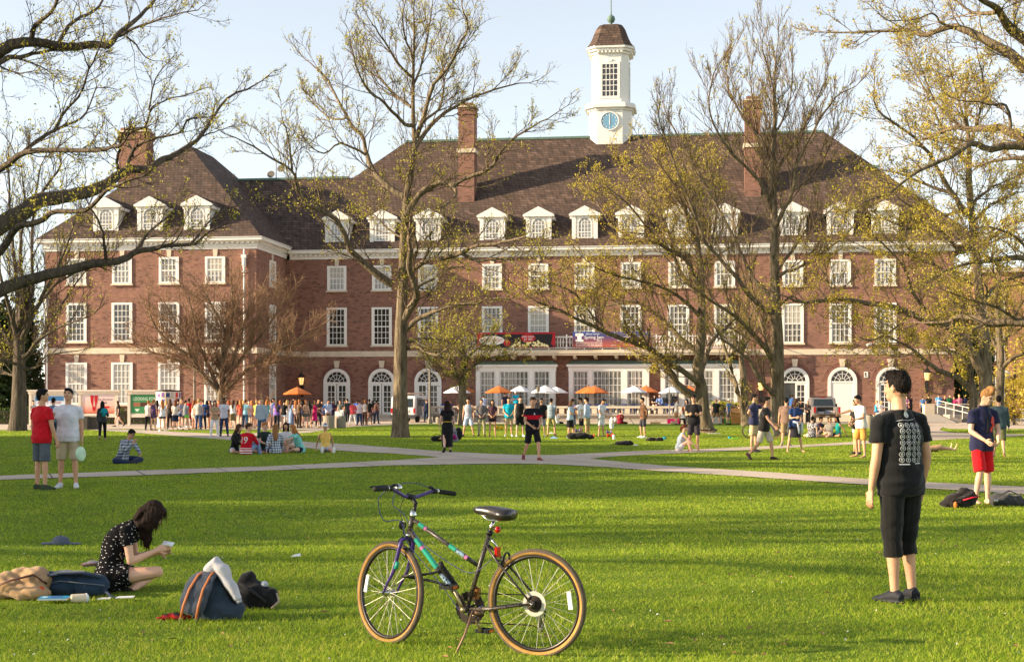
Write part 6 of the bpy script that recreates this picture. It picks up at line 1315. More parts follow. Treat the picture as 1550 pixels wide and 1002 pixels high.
P = at(1013.5, 636, 112); r = thing('light_stand', 'tall thin stand with a crossbar in front of the terrace', 'stand', (P.x, P.y, 0)); m = MB(); m.tube([(0, 0, 0), (0, 0, 3.05)], .035, 6); m.build('pole', GREYM, r); MB().tube([(-.55, 0, 2.3), (.75, 0, 2.3)], .03, 5).build('crossbar', IRON, r); m = MB(); m.lathe([(.12, 0), (.2, .04), (.1, .12)], (0, 0, 3.05), 8); m.build('lamp_head', GREYM, r)
# street lamps with square tapered lanterns and banner arms
LGL = plain('lamp_glass', (214, 204, 186), .3)
def lamp(px, D, ytop, label, arms=True, globe=False):
    P = at(px, 640, D); zt = EYE + (HY - ytop) / F * D; r = thing('street_lamp', label, 'street lamp', (P.x, P.y, 0)); m = MB()
    m.lathe([(.2, 0), (.2, .25), (.12, .4), (.085, .5), (.07, zt - 1.0)], n=10); m.build('pole', GREYM, r)
    if globe:
        g = MB(); g.ell((0, 0, zt - .4), .34, None, 14); g.build('globe', LGL, r, True)
    else:
        g = MB(); z0 = zt - .98; a, b_ = .17, .27
        g.add([(-a, -a, z0), (a, -a, z0), (a, a, z0), (-a, a, z0), (-b_, -b_, zt - .16), (b_, -b_, zt - .16), (b_, b_, zt - .16), (-b_, b_, zt - .16)], [(0, 3, 2, 1), (4, 5, 6, 7), (0, 1, 5, 4), (1, 2, 6, 5), (2, 3, 7, 6), (3, 0, 4, 7)]); g.build('lantern_glass', LGL, r)
        c = MB(); c.box(-.36, .36, -.36, .36, zt - .158, zt - .08); c.box(-.24, .24, -.24, .24, zt - .078, zt)
        for i in range(4):
            for k in (-1, 0, 1):
                rot = Matrix.Rotation(i * math.pi / 2, 3, 'Z'); c.tube([rot @ Vector((a * k * .98, -a - .008, z0)), rot @ Vector((b_ * k * .98, -b_ - .008, zt - .16))], .014, 4)
        c.build('lantern_cap', GREYM, r)
    if arms:
        m = MB(); z = zt - 2.3
        for s in (-1, 1): m.tube([(s * .06, 0, z - .3), (s * .5, 0, z), (s * .75, 0, z)], .02, 5)
        m.build('banner_arm', IRON, r)
lamp(294.5, 98, 527, 'street lamp in front of the bare orange-brown tree at the left wing'); lamp(650.5, 106, 537, 'street lamp beside the white van and the slim leafy tree'); lamp(1522, 100, 559, 'globe street lamp by the golden bush at the right edge', False, True)
P = at(814.5, 636, 113.5); r = thing('terrace_lamp', 'thin low lamp post standing before the white parasols', 'lamp', (P.x, P.y, 0)); MB().tube([(0, 0, 0), (0, 0, 2.35)], .035, 6).build('pole', IRON, r); m = MB(); m.lathe([(.06, 2.35), (.13, 2.4), (.15, 2.66), (.17, 2.68), (.05, 2.8)], n=8); m.build('lantern', GREYM, r)
# display boards
CREAM = plain('cream_paint', (232, 218, 200), .5, var=.05)
def flat(name, rgb): return plain(name, rgb, .6, .2, var=.05)
def board(px0, px1, D, label):
    A = at(px0, 590, D); B_ = at(px1, 590, D); w = B_.x - A.x; r = thing('display_board', label, 'notice board', (A.x, D, 0)); zt = A.z
    m = MB(); m.box(.13, .3, -.1, .1, 0, zt - .28); m.box(w - .3, w - .13, -.1, .1, 0, zt - .28); m.box(.08, w - .08, -.14, .14, zt - .276, zt - .1); m.box(0, w, -.22, .22, zt - .097, zt)
    zp0, zp1 = EYE + (HY - 627) / F * D, zt - .276
    m.box(.303, w - .303, -.08, .08, zp0 - .2, zp0 - .003); m.build('frame', CREAM, r)
    MB().box(.303, w - .303, -.05, .05, zp0, zp1 - .003).build('backing', CREAM, r)
    return r, w, zp0, zp1 - .003
r, w, a, b_ = board(41.5, 108, 97, 'leftmost white display board, mostly hidden by the man in white')
p = MB(); p.box(.5, w - .4, -.06, -.052, a + .15, b_ - .1, 0); p.box(.55, w - .5, -.066, -.062, b_ - .45, b_ - .15, 1); p.box(.7, w - .7, -.07, -.067, a + .4, a + .62, 2); text_mesh(p, 'APPLY NOW', w / 2, a + .68, .2, -.068, 3, w - 1.0); p.build('poster', [flat('poster_pale', (206, 220, 232)), flat('poster_blue', (70, 120, 170)), flat('poster_white', (236, 236, 236)), flat('poster_red', (190, 70, 60))], r)
r, w, a, b_ = board(116, 182, 97, 'middle white display board with a pink sunset poster of red legs')
m, t, bb = newmat('sunset_poster', .6, .2); x, y, z = t.xyz(); t.link(t.ramp(t.math('DIVIDE', t.math('SUBTRACT', z, a), b_ - a), [(0, lin((126, 60, 50))), (.12, lin((226, 130, 104))), (.45, lin((240, 196, 180))), (1, lin((232, 214, 214)))]), bb.inputs['Base Color'])
p = MB(); p.box(.38, w - .38, -.06, -.052, a + .06, b_ - .04, 0)
for x_ in (1.05, 1.32):
    p.prism([(x_ - .12, b_ - .1), (x_ + .12, b_ - .1), (x_ + .08, b_ - .5), (x_ + .02 + (1.18 - x_) * .3, a + .5), (x_ - .02 + (1.18 - x_) * .3, a + .5), (x_ - .09, b_ - .5)], -.07, -.064, 1)
p.prism([(1.08, a + .52), (1.28, a + .52), (1.3, a + .4), (1.24, a + .22), (1.12, a + .22), (1.06, a + .4)], -.07, -.064, 1)
text_mesh(p, 'Spring Semester', w - 1.1, b_ - .42, .15, -.066, 2, 1.3, .3); text_mesh(p, 'Sale', w - 1.1, b_ - .66, .2, -.066, 2, .8, .3); p.box(w - 1.2, w - .7, -.068, -.064, a + .42, a + .54, 1); p.build('poster', [m, flat('poster_crimson', (196, 34, 40)), flat('poster_navy', (50, 46, 90))], r)
r, w, a, b_ = board(190.5, 258, 97, 'right white display board with a green poster, next to the poster kiosk')
p = MB(); p.box(.34, w - .34, -.06, -.052, a + .06, b_ - .04, 0); text_mesh(p, 'LOOKING FOR FUN', w / 2, b_ - .42, .22, -.066, 1, w - 1.0)
for i in range(4): p.box(.5 + i * (w - 1.0) / 4, .5 + (i + .94) * (w - 1.0) / 4, -.066, -.062, a + .52, a + .8, 2 + i % 2)
p.prism([(.6, a + .36), (.95, a + .36), (.85, a + .24), (.78, a + .17), (.7, a + .24)], -.066, -.062, 1); p.build('poster', [flat('poster_green', (70, 142, 92)), flat('poster_text', (222, 236, 222)), flat('poster_food', (160, 110, 84)), flat('poster_dark', (92, 60, 52))], r)
# round poster kiosk
P = at(255, 640, 91); kz = EYE + (HY - 591) / F * 91; r = thing('poster_kiosk', 'round advertising kiosk covered in small posters amid the queue', 'kiosk', (P.x, P.y, 0)); rad = 19.5 / F * 91
m = MB(); m.lathe([(rad * .86, 0), (rad * .86, kz - .06)], n=24); m.build('drum', CREAM, r); m = MB(); m.lathe([(rad * .9, kz - .058), (rad * 1.02, kz - .04), (rad * 1.02, kz), (.1, kz + .06)], n=24); m.build('lid', IRON, r)
rs = random.Random(4); cols = [(210, 60, 64), (90, 110, 180), (230, 226, 226), (56, 54, 60), (120, 90, 150), (230, 206, 210), (60, 80, 120), (200, 190, 180)]
mats = [flat('bill_%d' % i, c) for i, c in enumerate(cols)]
for z0, z1 in ((kz - .42, kz - .1), (kz - .82, kz - .5), (kz - 1.25, kz - .88), (kz - 1.6, kz - 1.3)):
    m = MB(); m.lathe([(rad * .96, z0 - .02), (rad * .96, z1 + .02)], n=24)
    for i in range(16):
        a0 = R(i * 22.5 + 2); a1 = R(i * 22.5 + rs.uniform(15, 20)); zz = z1 - rs.uniform(0, .1); rr = rad * .975
        m.add([(rr * math.cos(a0), rr * math.sin(a0), z0), (rr * math.cos(a1), rr * math.sin(a1), z0), (rr * math.cos(a1), rr * math.sin(a1), zz), (rr * math.cos(a0), rr * math.sin(a0), zz)], [(0, 1, 2, 3)], 1 + rs.randrange(8))
    m.build('poster_ring', [CREAM] + mats, r)
# concrete bins and planters
AGG = plain('aggregate', (150, 140, 126), .95, .15, var=.3, scale=26, bump=.5, bscale=70)
def bin_(px, yb, wpx, hpx, label, col=AGG, lid=True):
    P = gp(px, yb); k = P.y / F; w = wpx * k / 2; h = hpx * k; r = thing('concrete_bin', label, 'litter bin', P); m = MB(); m.lathe([(w * .94, 0), (w, .06), (w, h - .06), (w * .96, h)], n=18); m.build('body', col, r)
    if lid: m = MB(); m.lathe([(w * .8, h + .002), (w * .78, h + .05), (w * .4, h + .052)], n=18); m.build('lid', IRON, r)
    return r
bin_(497.5, 648.3, 17, 19, 'round concrete bin, left of the pair behind the lawn edge', lid=False); bin_(515, 648, 17, 18.6, 'round concrete bin heaped with white paper bags', lid=False)
bin_(664, 641, 9, 9.5, 'small pale concrete bin at the foot of the lamp by the van'); bin_(1316, 648.5, 11, 20, 'tall concrete bin right of the pick-up truck'); bin_(1331, 648, 19, 18.5, 'wide concrete bin the two blond women sit on')
P = gp(138, 650); r = thing('stone_bin', 'dark square stone bin below the middle display board', 'litter bin', P); MB().box(-.42, .42, -.3, .3, 0, .7).build('body', plain('dark_stone', (92, 86, 80), .9, var=.2), r); MB().box(-.45, .45, -.33, .33, .703, .78).build('lid', AGG, r)
P = gp(125, 650.5) + Vector((0, .5, 0)); r = thing('stone_bin', 'dark narrow stone bin left of the square one', 'litter bin', P); MB().box(-.16, .16, -.2, .2, 0, .72).build('body', plain('dark_stone', (92, 86, 80), .9, var=.2), r); MB().box(-.18, .18, -.22, .22, .723, .77).build('lid', AGG, r)
def simple(name, label, cat, loc, fn, mats, group=None, smooth=False):
    m = MB(); fn(m); o = m.build(name, mats, None, smooth); o.location = loc; tag(o, label, cat, group); return o
WP = flat('white_paper', (232, 230, 226)); BRN = plain('cardboard', (186, 140, 90), .85, var=.1)
P = gp(515, 648); P.z = .72
for i, (dx, dy, s) in enumerate([(-.2, 0, .3), (.08, .05, .38), (.02, -.15, .24)]):
    simple('paper_bag', ['small crumpled white bag at the left on the concrete bin', 'tall white paper bag on the concrete bin', 'white paper bag lying in front on the concrete bin'][i], 'paper bag', P + Vector((dx, dy, .0)), lambda m: m.add([(-.12, -.08, 0), (.12, -.09, 0), (.13, .08, 0), (-.12, .09, 0), (-.11, -.04, s), (.1, -.06, s * .92), (.12, .05, s), (-.12, .06, s * .9)], [(0, 3, 2, 1), (4, 5, 6, 7), (0, 1, 5, 4), (1, 2, 6, 5), (2, 3, 7, 6), (3, 0, 4, 7)]), WP)
# concrete ramp at the right
P0 = at(1399, 640, 113); P1 = at(1470, 640, 113); r = thing('concrete_ramp', 'concrete ramp wall with a white handrail at the right end of the hall', 'ramp', (P0.x, 113, 0)); w = P1.x - P0.x; zt = EYE + (HY - 613) / F * 113
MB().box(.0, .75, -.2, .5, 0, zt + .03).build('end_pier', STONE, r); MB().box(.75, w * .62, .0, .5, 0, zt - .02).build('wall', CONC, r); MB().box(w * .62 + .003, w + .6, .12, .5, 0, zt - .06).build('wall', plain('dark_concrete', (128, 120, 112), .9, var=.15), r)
MB().box(1.4, w * .64, -1.9, -.004, 0, .62).build('low_wall', CONC, r); MB().box(-.1, w + .7, -.06, .56, zt + .034, zt + .1).build('cap', STONE, r)
m = MB(); m.add([(-2.4, -5, .03), (1.0, -5, .03), (1.0, .6, .75), (-2.4, .6, .75), (-2.4, -5, -.2), (1.0, -5, -.2), (1.0, .6, -.2), (-2.4, .6, -.2)], [(0, 1, 2, 3), (7, 6, 5, 4), (0, 4, 5, 1), (1, 5, 6, 2), (2, 6, 7, 3), (3, 7, 4, 0)]); m.build('ramp_slope', CONC, r)
m = MB(); ends = [(.95, -.3, .7, 1.72), (1.55, -5.0, .0, .95)]
for dz in (0, -.42): m.tube([(.95, -.3, 1.7 + dz), (2.9, -4.4, .95 + dz)], .03, 6)
for i in range(6): f = i / 5; x, y = .95 + 1.95 * f, -.3 - 4.1 * f; m.tube([(x, y, (.7 - .7 * f)), (x, y, 1.7 - .75 * f)], .03, 6)
m.build('railing', plain('white_rail', (214, 208, 198), .4), r)
# folding tables with boxes
def table(x0p, x1p, yt, D, label):
    A, B_ = at(x0p, yt, D), at(x1p, yt, D); w = B_.x - A.x; r = thing('folding_table', label, 'table', (A.x, D, 0)); h = A.z
    MB().box(0, w, -.38, .38, h - .05, h).build('tabletop', plain('table_top', (178, 142, 104), .6), r); n = max(2, int(w / 1.6)); 
    for i in range(n):
        x = .25 + (w - .5) * i / (n - 1); m = MB(); m.tube([(x - .16, -.3, h - .05), (x + .16, .3, 0)], .018, 5); m.tube([(x + .16, -.3, 0), (x - .16, .3, h - .05)], .018, 5); m.build('leg', IRON, r)
    return h
h1 = table(951, 1030, 632, 103, 'long brown folding table below the seated couple'); h2 = table(1068, 1126, 631.5, 103, 'folding table with boxes right of the oak trunk'); h3 = table(1126, 1178, 633, 104, 'folding table behind the man shading his eyes')
def box(px0, px1, y0, y1, D, label, rgb, name='box', cat='box', dep=.4, flaps=False):
    A, B_ = at(px0, y1, D), at(px1, y0, D); w, h = B_.x - A.x, B_.z - A.z; mt = plain('box', rgb, .8, var=.08)
    def f(m):
        m.box(0, w, 0, dep, 0, h)
        if flaps: m.add([(0, 0, h + .002), (w, 0, h + .002), (w, -.2, h - .1), (0, -.2, h - .1)], [(0, 1, 2, 3)]); m.add([(0, dep, h + .002), (w, dep, h + .002), (w, dep + .1, h + .2), (0, dep + .1, h + .2)], [(0, 1, 2, 3)])
    P = Vector((A.x, A.y, max(0, A.z))); return simple(name, label, cat, P, f, mt)
box(1077, 1092.5, 630, 641, 101.5, 'white moving box standing on the ground right of the oak trunk', (226, 218, 210)); box(1080, 1090, 626, 629.8, 101.5, 'small brown box on top of the white moving box', (206, 160, 110))
box(1070, 1076, 632.5, 641, 101.5, 'yellow box beside the oak trunk', (220, 180, 60)); box(1098, 1107, 634, 641, 101.5, 'bright green crate under the folding table', (90, 200, 50), 'crate', 'crate')
box(1108, 1126, 630, 641, 101, 'big brown carton standing by the folding table', BRN and (196, 136, 76)); box(1107, 1122, 622.3, 629.8, 101, 'open brown carton on top of the big carton', (206, 150, 92), flaps=True)
box(1010, 1028, 634, 641, 102.4, 'hot pink cloth hanging below the folding table', (226, 24, 110), 'cloth', 'cloth', .02); box(984.5, 1000, 638.7, 641.4, 101.8, 'flat tan carton on the ground beside the pink cloth', (206, 160, 120)); box(1016, 1026, 637.5, 641.4, 100.8, 'pale carton in front of the pink cloth', (216, 176, 150))
for px, lab in ((926, 'left white jug at the lawn edge by the maroon shirt'), (931, 'right white jug at the lawn edge by the maroon shirt')):
    P = gp(px, 641.6); simple('jug', lab, 'jug', P, lambda m: m.lathe([(.14, 0), (.15, .05), (.15, .3), (.08, .4), (.05, .44), (.05, .5)], n=10), WP)
P = gp(926, 649); simple('bucket', 'white plastic bucket upright on the sunlit lawn', 'bucket', P, lambda m: (m.lathe([(.11, 0), (.15, .3), (.16, .3), (.16, .32), (.13, .32)], n=14)), WP)
# bags on the far lawn and toys
def lump(name, label, cat, loc, parts, rgb, vox=.02, group=None, noise=.012, rz=0.0, sub=()):
    r = thing(name, label, cat, loc, rz, group); m = MB()
    for c, s in parts: m.ell(c, s, None, 12)
    def cr(o, noise=noise):
        me = o.data; n = len(me.vertices); co = np.empty(n * 3); me.vertices.foreach_get('co', co); co = co.reshape(-1, 3); no = np.empty(n * 3); me.vertices.foreach_get('normal', no); x, y, z = co.T
        k = np.sin(x * 31 + 4 * np.sin(z * 17)) * .4 + np.sin(y * 27 - x * 13 + z * 33) * .35 + np.sin(x * 61 + y * 47 + z * 53) * .25; co = co + no.reshape(-1, 3) * (k * noise)[:, None]; co[:, 2] = np.maximum(co[:, 2], .0); me.vertices.foreach_set('co', co.ravel()); me.update()
    part('body', m, cloth(rgb) if not hasattr(rgb, 'name') else rgb, r, vox, 3, after=cr)
    for nm, fn, mt in sub: q = MB(); fn(q); q.build(nm, mt, r, True)
    return r
BKC, STRAP = (34, 33, 35), plain('strap', (40, 38, 40), .8)
def strap(*pts, r=.02): return lambda q: q.tube([Vector(p) for p in pts], [(r, r * .35)] * len(pts), 6)
lump('backpack', 'black and yellow backpack lying behind the woman in the black dress', 'backpack', gp(663, 668), [((0, 0, .1), (.3, .2, .13)), ((.15, .05, .12), (.2, .16, .14))], BKC, sub=[('strap', strap((-.25, -.1, .1), (-.1, -.15, .3), (.15, -.1, .24)), STRAP), ('trim', strap((.05, -.2, .1), (.25, -.16, .12)), plain('yellow_trim', (214, 160, 40), .7))])
lump('backpack', 'black backpack behind the seated woman in grey hoodie', 'backpack', gp(694, 666), [((0, 0, .26), (.17, .15, .28))], BKC, sub=[('strap', strap((-.1, -.16, .4), (-.13, -.2, .25), (-.1, -.15, .08)), STRAP)])
lump('duffel_bag', 'long black instrument bag lying at the feet of the standing group', 'bag', gp(879, 665), [((-.35, 0, .14), (.25, .17, .15)), ((0, 0, .15), (.4, .18, .15)), ((.4, 0, .11), (.16, .14, .11))], BKC, sub=[('handle', strap((-.2, -.05, .29), (0, -.06, .38), (.2, -.05, .29)), STRAP)])
lump('bag', 'flat black bag lying alone in the middle of the lawn', 'bag', gp(945, 674), [((0, 0, .07), (.36, .18, .1)), ((.1, 0, .1), (.22, .14, .09))], BKC, sub=[('strap', strap((-.3, -.05, .06), (-.45, -.02, .03), (-.52, .02, .02)), STRAP)])
for px, py, lab in ((985, 667.5, 'left dark shoe bundle beside the man in brown'), (997, 667.5, 'right dark shoe bundle on the grass beside the man in brown')): lump('bag', lab, 'bag', gp(px, py), [((0, 0, .06), (.22, .12, .08)), ((.08, 0, .08), (.12, .1, .08))], (52, 44, 44), sub=[('strap', strap((-.1, -.08, .08), (0, -.1, .16), (.12, -.06, .1)), STRAP)])
PUR = flat('toy_purple', (120, 96, 150)); RED = flat('toy_red', (214, 60, 40)); TEAL = flat('toy_teal', (40, 150, 170)); GRN = flat('toy_green', (120, 214, 60))
def diab(m): m.lathe([(.1, -.13), (.1, -.1), (.025, -.01), (.025, .01), (.1, .1), (.1, .13)], n=12, ax=Matrix.Rotation(R(90), 3, 'Y'))
for px, py, z, lab in ((874.5, 655, .11, 'purple spinning toy nearer the pointing man'), (922, 657.5, .11, 'purple spinning toy below the white bucket')): P = gp(px, py); simple('spinning_toy', lab, 'toy', P + Vector((0, 0, z)), diab, PUR)
P = gp(925, 663); simple('spinning_toy', 'red spinning toy beside the white bottle', 'toy', P + Vector((-.05, 0, .11)), diab, RED); P = gp(929, 665); simple('bottle', 'small white bottle with red cap on the lawn', 'bottle', P, lambda m: (m.lathe([(.05, 0), (.06, .02), (.06, .17), (.03, .2)], n=10), m.lathe([(.032, .201), (.032, .23)], n=8, m=1)), [WP, RED])
P = gp(895, 664); simple('spinning_toy', 'orange-red spinning toy at the end of the instrument bag', 'toy', P + Vector((0, 0, .1)), diab, RED)
for px, py, s, mt, lab in ((1006, 665, .07, TEAL, 'teal cup lying by the shoe bundles'), (1104.5, 664, .06, TEAL, 'small teal ball left of the green disc')): simple('cup', lab, 'cup', gp(px, py), lambda m: m.lathe([(s * .7, 0), (s, .02), (s * 1.1, s * 1.6), (s * .9, s * 1.6)], n=10), mt)
def disc(m, s=.13): m.lathe([(s, 0), (s, .012), (s * .85, .03), (s * .3, .034)], n=18)
simple('flying_disc', 'lime green flying disc lying right of the oak', 'flying disc', gp(1113, 663.8), lambda m: disc(m, .2), GRN); simple('paper', 'white sheet lying in the sun right of the oak trunk', 'paper', gp(1080.5, 657), lambda m: m.box(-.28, .3, -.2, .2, .03, .045), WP)
for px, py, s, lab in ((834, 657, .16, 'white can by the striped shirt man'), (838, 664.5, .2, 'pale blue cloth on the grass below the striped shirt man'), (962, 675.5, .1, 'tiny white wrapper right of the flat black bag'), (448, 846.5, .05, 'white scrap of paper on the grass above the rucksack')): simple('litter', lab, 'litter', gp(px, py), lambda m: m.add([(-s, -s * .5, .03), (s, -s * .3, .035), (s * .8, s * .5, .06), (-s * .7, s * .6, .04), (0, 0, .03 + s * .5)], [(0, 1, 4), (1, 2, 4), (2, 3, 4), (3, 0, 4)]), WP if '838' not in str(px) else flat('pale_blue', (150, 190, 226)))
P = gp(755, 650); lump('ball', 'pair of yellow plastic toys in the grass behind the row of players', 'toy', P, [((-.14, 0, .12), (.14, .12, .13)), ((.14, 0, .1), (.13, .1, .11))], (240, 180, 30), noise=.0)
P = gp(1546, 640); r = thing('sign_board', 'white sign board at the right edge by the parked bicycles', 'sign', at(1555, 640, 104) * Vector((1, 1, 0)) if False else (at(1557, 640, 104).x, 104, 0)); MB().box(-.6, .9, -.03, .03, .35, 1.1).build('panel', WP, r); m = MB(); 
for z in (.6, .75, .9): m.box(-.45, .6, -.036, -.032, z, z + .05)
m.build('lettering', flat('sign_grey', (110, 110, 120)), r)
for x in (-.5, .8): MB().tube([(x, .06, 0), (x, .06, 1.0)], .03, 5).build('post', GREYM, r)
# satellite dishes on the low roof ridge
P = bw(uof(418, 7), 7, 21.6); r = thing('antenna_mast', 'mast with two small dishes standing on the low tiled roof', 'antenna', P, BR); m = MB(); m.tube([(0, 0, 0), (0, 0, 2.2)], .05, 6); m.build('mast', GREYM, r)
for x, z in ((-.45, .7), (.5, 1.2)): m = MB(); m.lathe([(.36, 0), (.25, -.07), (.05, -.1)], n=14, ax=Matrix.Rotation(R(70), 3, 'X')); o = m.build('dish', GREYM, r); o.location = (x, -.15, z)
# banners on the balcony railing
def banner(p0, p1, label, draw, mats):
    v = -1.66; a, b2 = uof(p0, v), uof(p1, v); r = thing('banner', label, 'banner', bw(a, v), BR); w = b2 - a; z0, z1 = 6.1, 7.36; m = MB(); m.box(0, w, -.012, .012, z0, z1, 0); draw(m, w, z0, z1); m.build('print', mats, r); c = MB()
    for x in (.05, w / 2, w - .05): c.tube([(x, .015, z1 - .05), (x, .08, z1 - .35)], .012, 4)
    c.build('tie', IRON, r)
def pop(m, w, z0, z1):
    y = -.016; rs = random.Random(2)
    m.prism([(0, z1 - .14), (w, z1 - .14), (w, z1), (0, z1)], y, y + .003, 1); m.prism([(0, z0), (.28, z0), (.5, z1 - .15), (0, z1 - .15)], y, y + .0035, 1); m.prism([(w - .35, z0 + .25), (w, z0 + .1), (w, z1 - .15), (w - .2, z1 - .15)], y, y + .0035, 1)
    for i in range(10): m.prism([(w * .45 + i * .37, z0), (w * .45 + i * .37 + .18, z0), (w * .45 + i * .37 + .18, z0 + .08), (w * .45 + i * .37, z0 + .08)], y - .001, y + .003, 1)
    m.prism([(.35 + .42 * math.cos(R(k * 30)) * 2.6 + .9, z0 + .6 + .4 * math.sin(R(k * 30))) for k in range(12)], y - .004, y - .001, 2)
    for i in range(60): x = w * .44 + w * .47 * rs.random(); zz = z0 + .1 + (.55 * math.sin(math.pi * (x - w * .44) / (w * .47))) * rs.random(); s = .09; m.prism([(x + s * math.cos(R(k * 60)), zz + s * math.sin(R(k * 60))) for k in range(6)], y - .002 - .0001 * i, y - .001, 3)
    m.prism([(w * .655 + .62 * math.cos(R(k * 18)), z0 + .78 + .34 * math.sin(R(k * 18))) for k in range(20)], y - .012, y - .009, 1); text_mesh(m, 'EVERY FRIDAY', w * .655, z0 + .8, .17, y - .014, 2, 1.0); text_mesh(m, 'AT 7PM', w * .655, z0 + .58, .17, y - .014, 2, .7)
    text_mesh(m, 'MOVIE NIGHT', 1.25, z0 + .5, .26, y - .006, 1, 1.9); m.prism([(w * .385 + .3 * math.cos(R(k * 24)), z0 + .4 + .28 * math.sin(R(k * 24))) for k in range(15)], y - .007, y - .004, 1)
banner(722, 840.5, 'red and black banner with popcorn on the balcony railing', pop, [flat('banner_black', (46, 42, 44)), flat('banner_red', (176, 44, 50)), flat('banner_white', (232, 228, 224)), flat('popcorn', (236, 220, 160))])
m, t, bb = newmat('dusk_banner', .7, .2); x, y, z = t.xyz(); t.link(t.ramp(t.math('DIVIDE', t.math('SUBTRACT', z, 6.1), 1.26), [(0, lin((180, 92, 76))), (.35, lin((136, 78, 84))), (.75, lin((64, 66, 118))), (1, lin((58, 84, 148)))]), bb.inputs['Base Color'])
def jam(mb, w, z0, z1):
    y = -.016; x = .55; mb.prism([(x - .33, z1 - .12), (x + .33, z1 - .12), (x + .33, z1 - .34), (x + .17, z1 - .34), (x + .17, z0 + .62), (x + .33, z0 + .62), (x + .33, z0 + .46), (x - .33, z0 + .46), (x - .33, z0 + .62), (x - .17, z0 + .62), (x - .17, z1 - .34), (x - .33, z1 - .34)], y, y + .003, 1)
    text_mesh(mb, 'Illinois Union', 1.65, z1 - .24, .15, y, 1, 1.4); text_mesh(mb, 'Spring Jam', 1.75, z1 - .56, .27, y, 1, 1.6); text_mesh(mb, '2015', 2.2, z0 + .46, .17, y, 1); text_mesh(mb, 'Concert on the Quad', 1.35, z0 + .15, .19, y, 1, 1.9)
    for a in ((.28, 2.42, z0 + .07, z0 + .1), (.28, 2.42, z0 + .37, z0 + .4), (.28, .31, z0 + .1, z0 + .37), (2.39, 2.42, z0 + .1, z0 + .37)): mb.box(a[0], a[1], y, y + .003, a[2], a[3], 1)
    text_mesh(mb, 'Free concert for everyone', 4.4, z1 - .5, .18, y, 1, 2.2); text_mesh(mb, 'Friday on the lawn', 4.4, z1 - .78, .14, y, 1, 1.6); text_mesh(mb, 'sponsors', 3.4, z0 + .12, .1, y, 1); text_mesh(mb, 'partners', 5.2, z0 + .12, .1, y, 1)
banner(867, 985, 'blue to orange concert banner with a large white letter I on the balcony', jam, [m, flat('banner_white', (232, 228, 224))])
# ------------------------------------------------------------------ vehicles
GLASS = plain('dark_glass', (44, 52, 58), .08, .6, var=.1); TYRE = plain('tyre', (28, 27, 27), .85); STEEL = plain('steel', (170, 168, 164), .3, .5, metal=.9); TAIL = plain('tail_red', (176, 20, 24), .25, .6)
def bev(m, name, mt, par, off=.05, seg=2):
    me = m.mesh(name, mt); bm = bmesh.new(); bm.from_mesh(me); bmesh.ops.remove_doubles(bm, verts=bm.verts, dist=1e-5); bmesh.ops.bevel(bm, geom=list(bm.edges), offset=off, segments=seg, affect='EDGES', clamp_overlap=True); bm.to_mesh(me); bm.free()
    o = bpy.data.objects.new(name, me); COL.objects.link(o); o.parent = par; return o
def side_prism(m, pts, x0, x1): # outline in y-z, extruded along x
    n = len(pts); m.add([(x0, y, z) for y, z in pts] + [(x1, y, z) for y, z in pts], [list(range(n - 1, -1, -1)), list(range(n, 2 * n))] + [(i, (i + 1) % n, n + (i + 1) % n, n + i) for i in range(n)])
def wheel_(x, y, r, par, s):
    ax = Matrix.Rotation(R(90) * s, 3, 'Y'); m = MB(); m.lathe([(r * .62, -.11), (r * .92, -.11), (r, -.07), (r, .07), (r * .92, .11), (r * .62, .11)], n=22, ax=ax); o = m.build('wheel', TYRE, par, False); o.location = (x, y, r)
    m = MB(); m.lathe([(r * .61, .08), (r * .5, .06), (r * .2, .09), (r * .08, .1)], n=16, ax=ax); m.build('rim', STEEL, o)
P = at(610, 640, 112); van = thing('delivery_van', 'white van with roof ladder and open side door parked behind the tallest oak', 'van', (P.x, P.y, 0), R(-12)); VW = plain('van_white', (216, 214, 214), .35, .5, var=.04)
m = MB(); side_prism(m, [(0, .45), (0, 1.1), (.14, 1.95), (.3, 2.06), (3.6, 2.08), (4.3, 1.3), (5.3, 1.1), (5.4, .5)], -.98, .98); bev(m, 'body', VW, van, .08, 2)
MB().box(-1.0, 1.0, -.14, -.004, .34, .6).build('bumper', plain('bumper', (58, 58, 60), .6), van)
for s in (-1, 1):
    m = MB(); x0, x1 = (.06, .8); x0, x1 = (s * x0, s * x1) if s > 0 else (-.8, -.06); m.add([(x0, .0, 1.18), (x1, .0, 1.18), (x1 * .97, .118, 1.84), (x0, .118, 1.84), (x0, .03, 1.18), (x1, .03, 1.18), (x1 * .97, .15, 1.84), (x0, .15, 1.84)], [(0, 1, 2, 3), (7, 6, 5, 4), (0, 4, 5, 1), (3, 2, 6, 7), (0, 3, 7, 4), (1, 5, 6, 2)]); m.build('rear_window', GLASS, van)
    MB().box(s * .9 - .07, s * .9 + .07, -.03, .02, .72, 1.1).build('tail_light', TAIL, van); 
    for y in (.95, 4.4): wheel_(s * .88, y, .36, van, s)
MB().box(-.008, .008, -.01, .01, .62, 1.16).build('door_gap', IRON, van); MB().box(.12, .5, -.03, .0, .78, .95).build('number_plate', plain('plate', (200, 200, 190), .5), van); MB().box(-.12, -.05, -.04, .0, .98, 1.1).build('handle', IRON, van)
for y0, y1 in ((.5, 1.6), (1.75, 2.9), (3.0, 3.7)): MB().box(.97, .992, y0, y1, 1.2, 1.8).build('side_window', GLASS, van)
m = MB(); m.box(1.0, 1.06, .4, 1.7, .5, 1.9); m.box(1.06, 1.075, .55, 1.5, 1.2, 1.8, 1); m.build('side_door', [plain('grey_paint', (120, 118, 116), .4), GLASS], van)
m = MB()
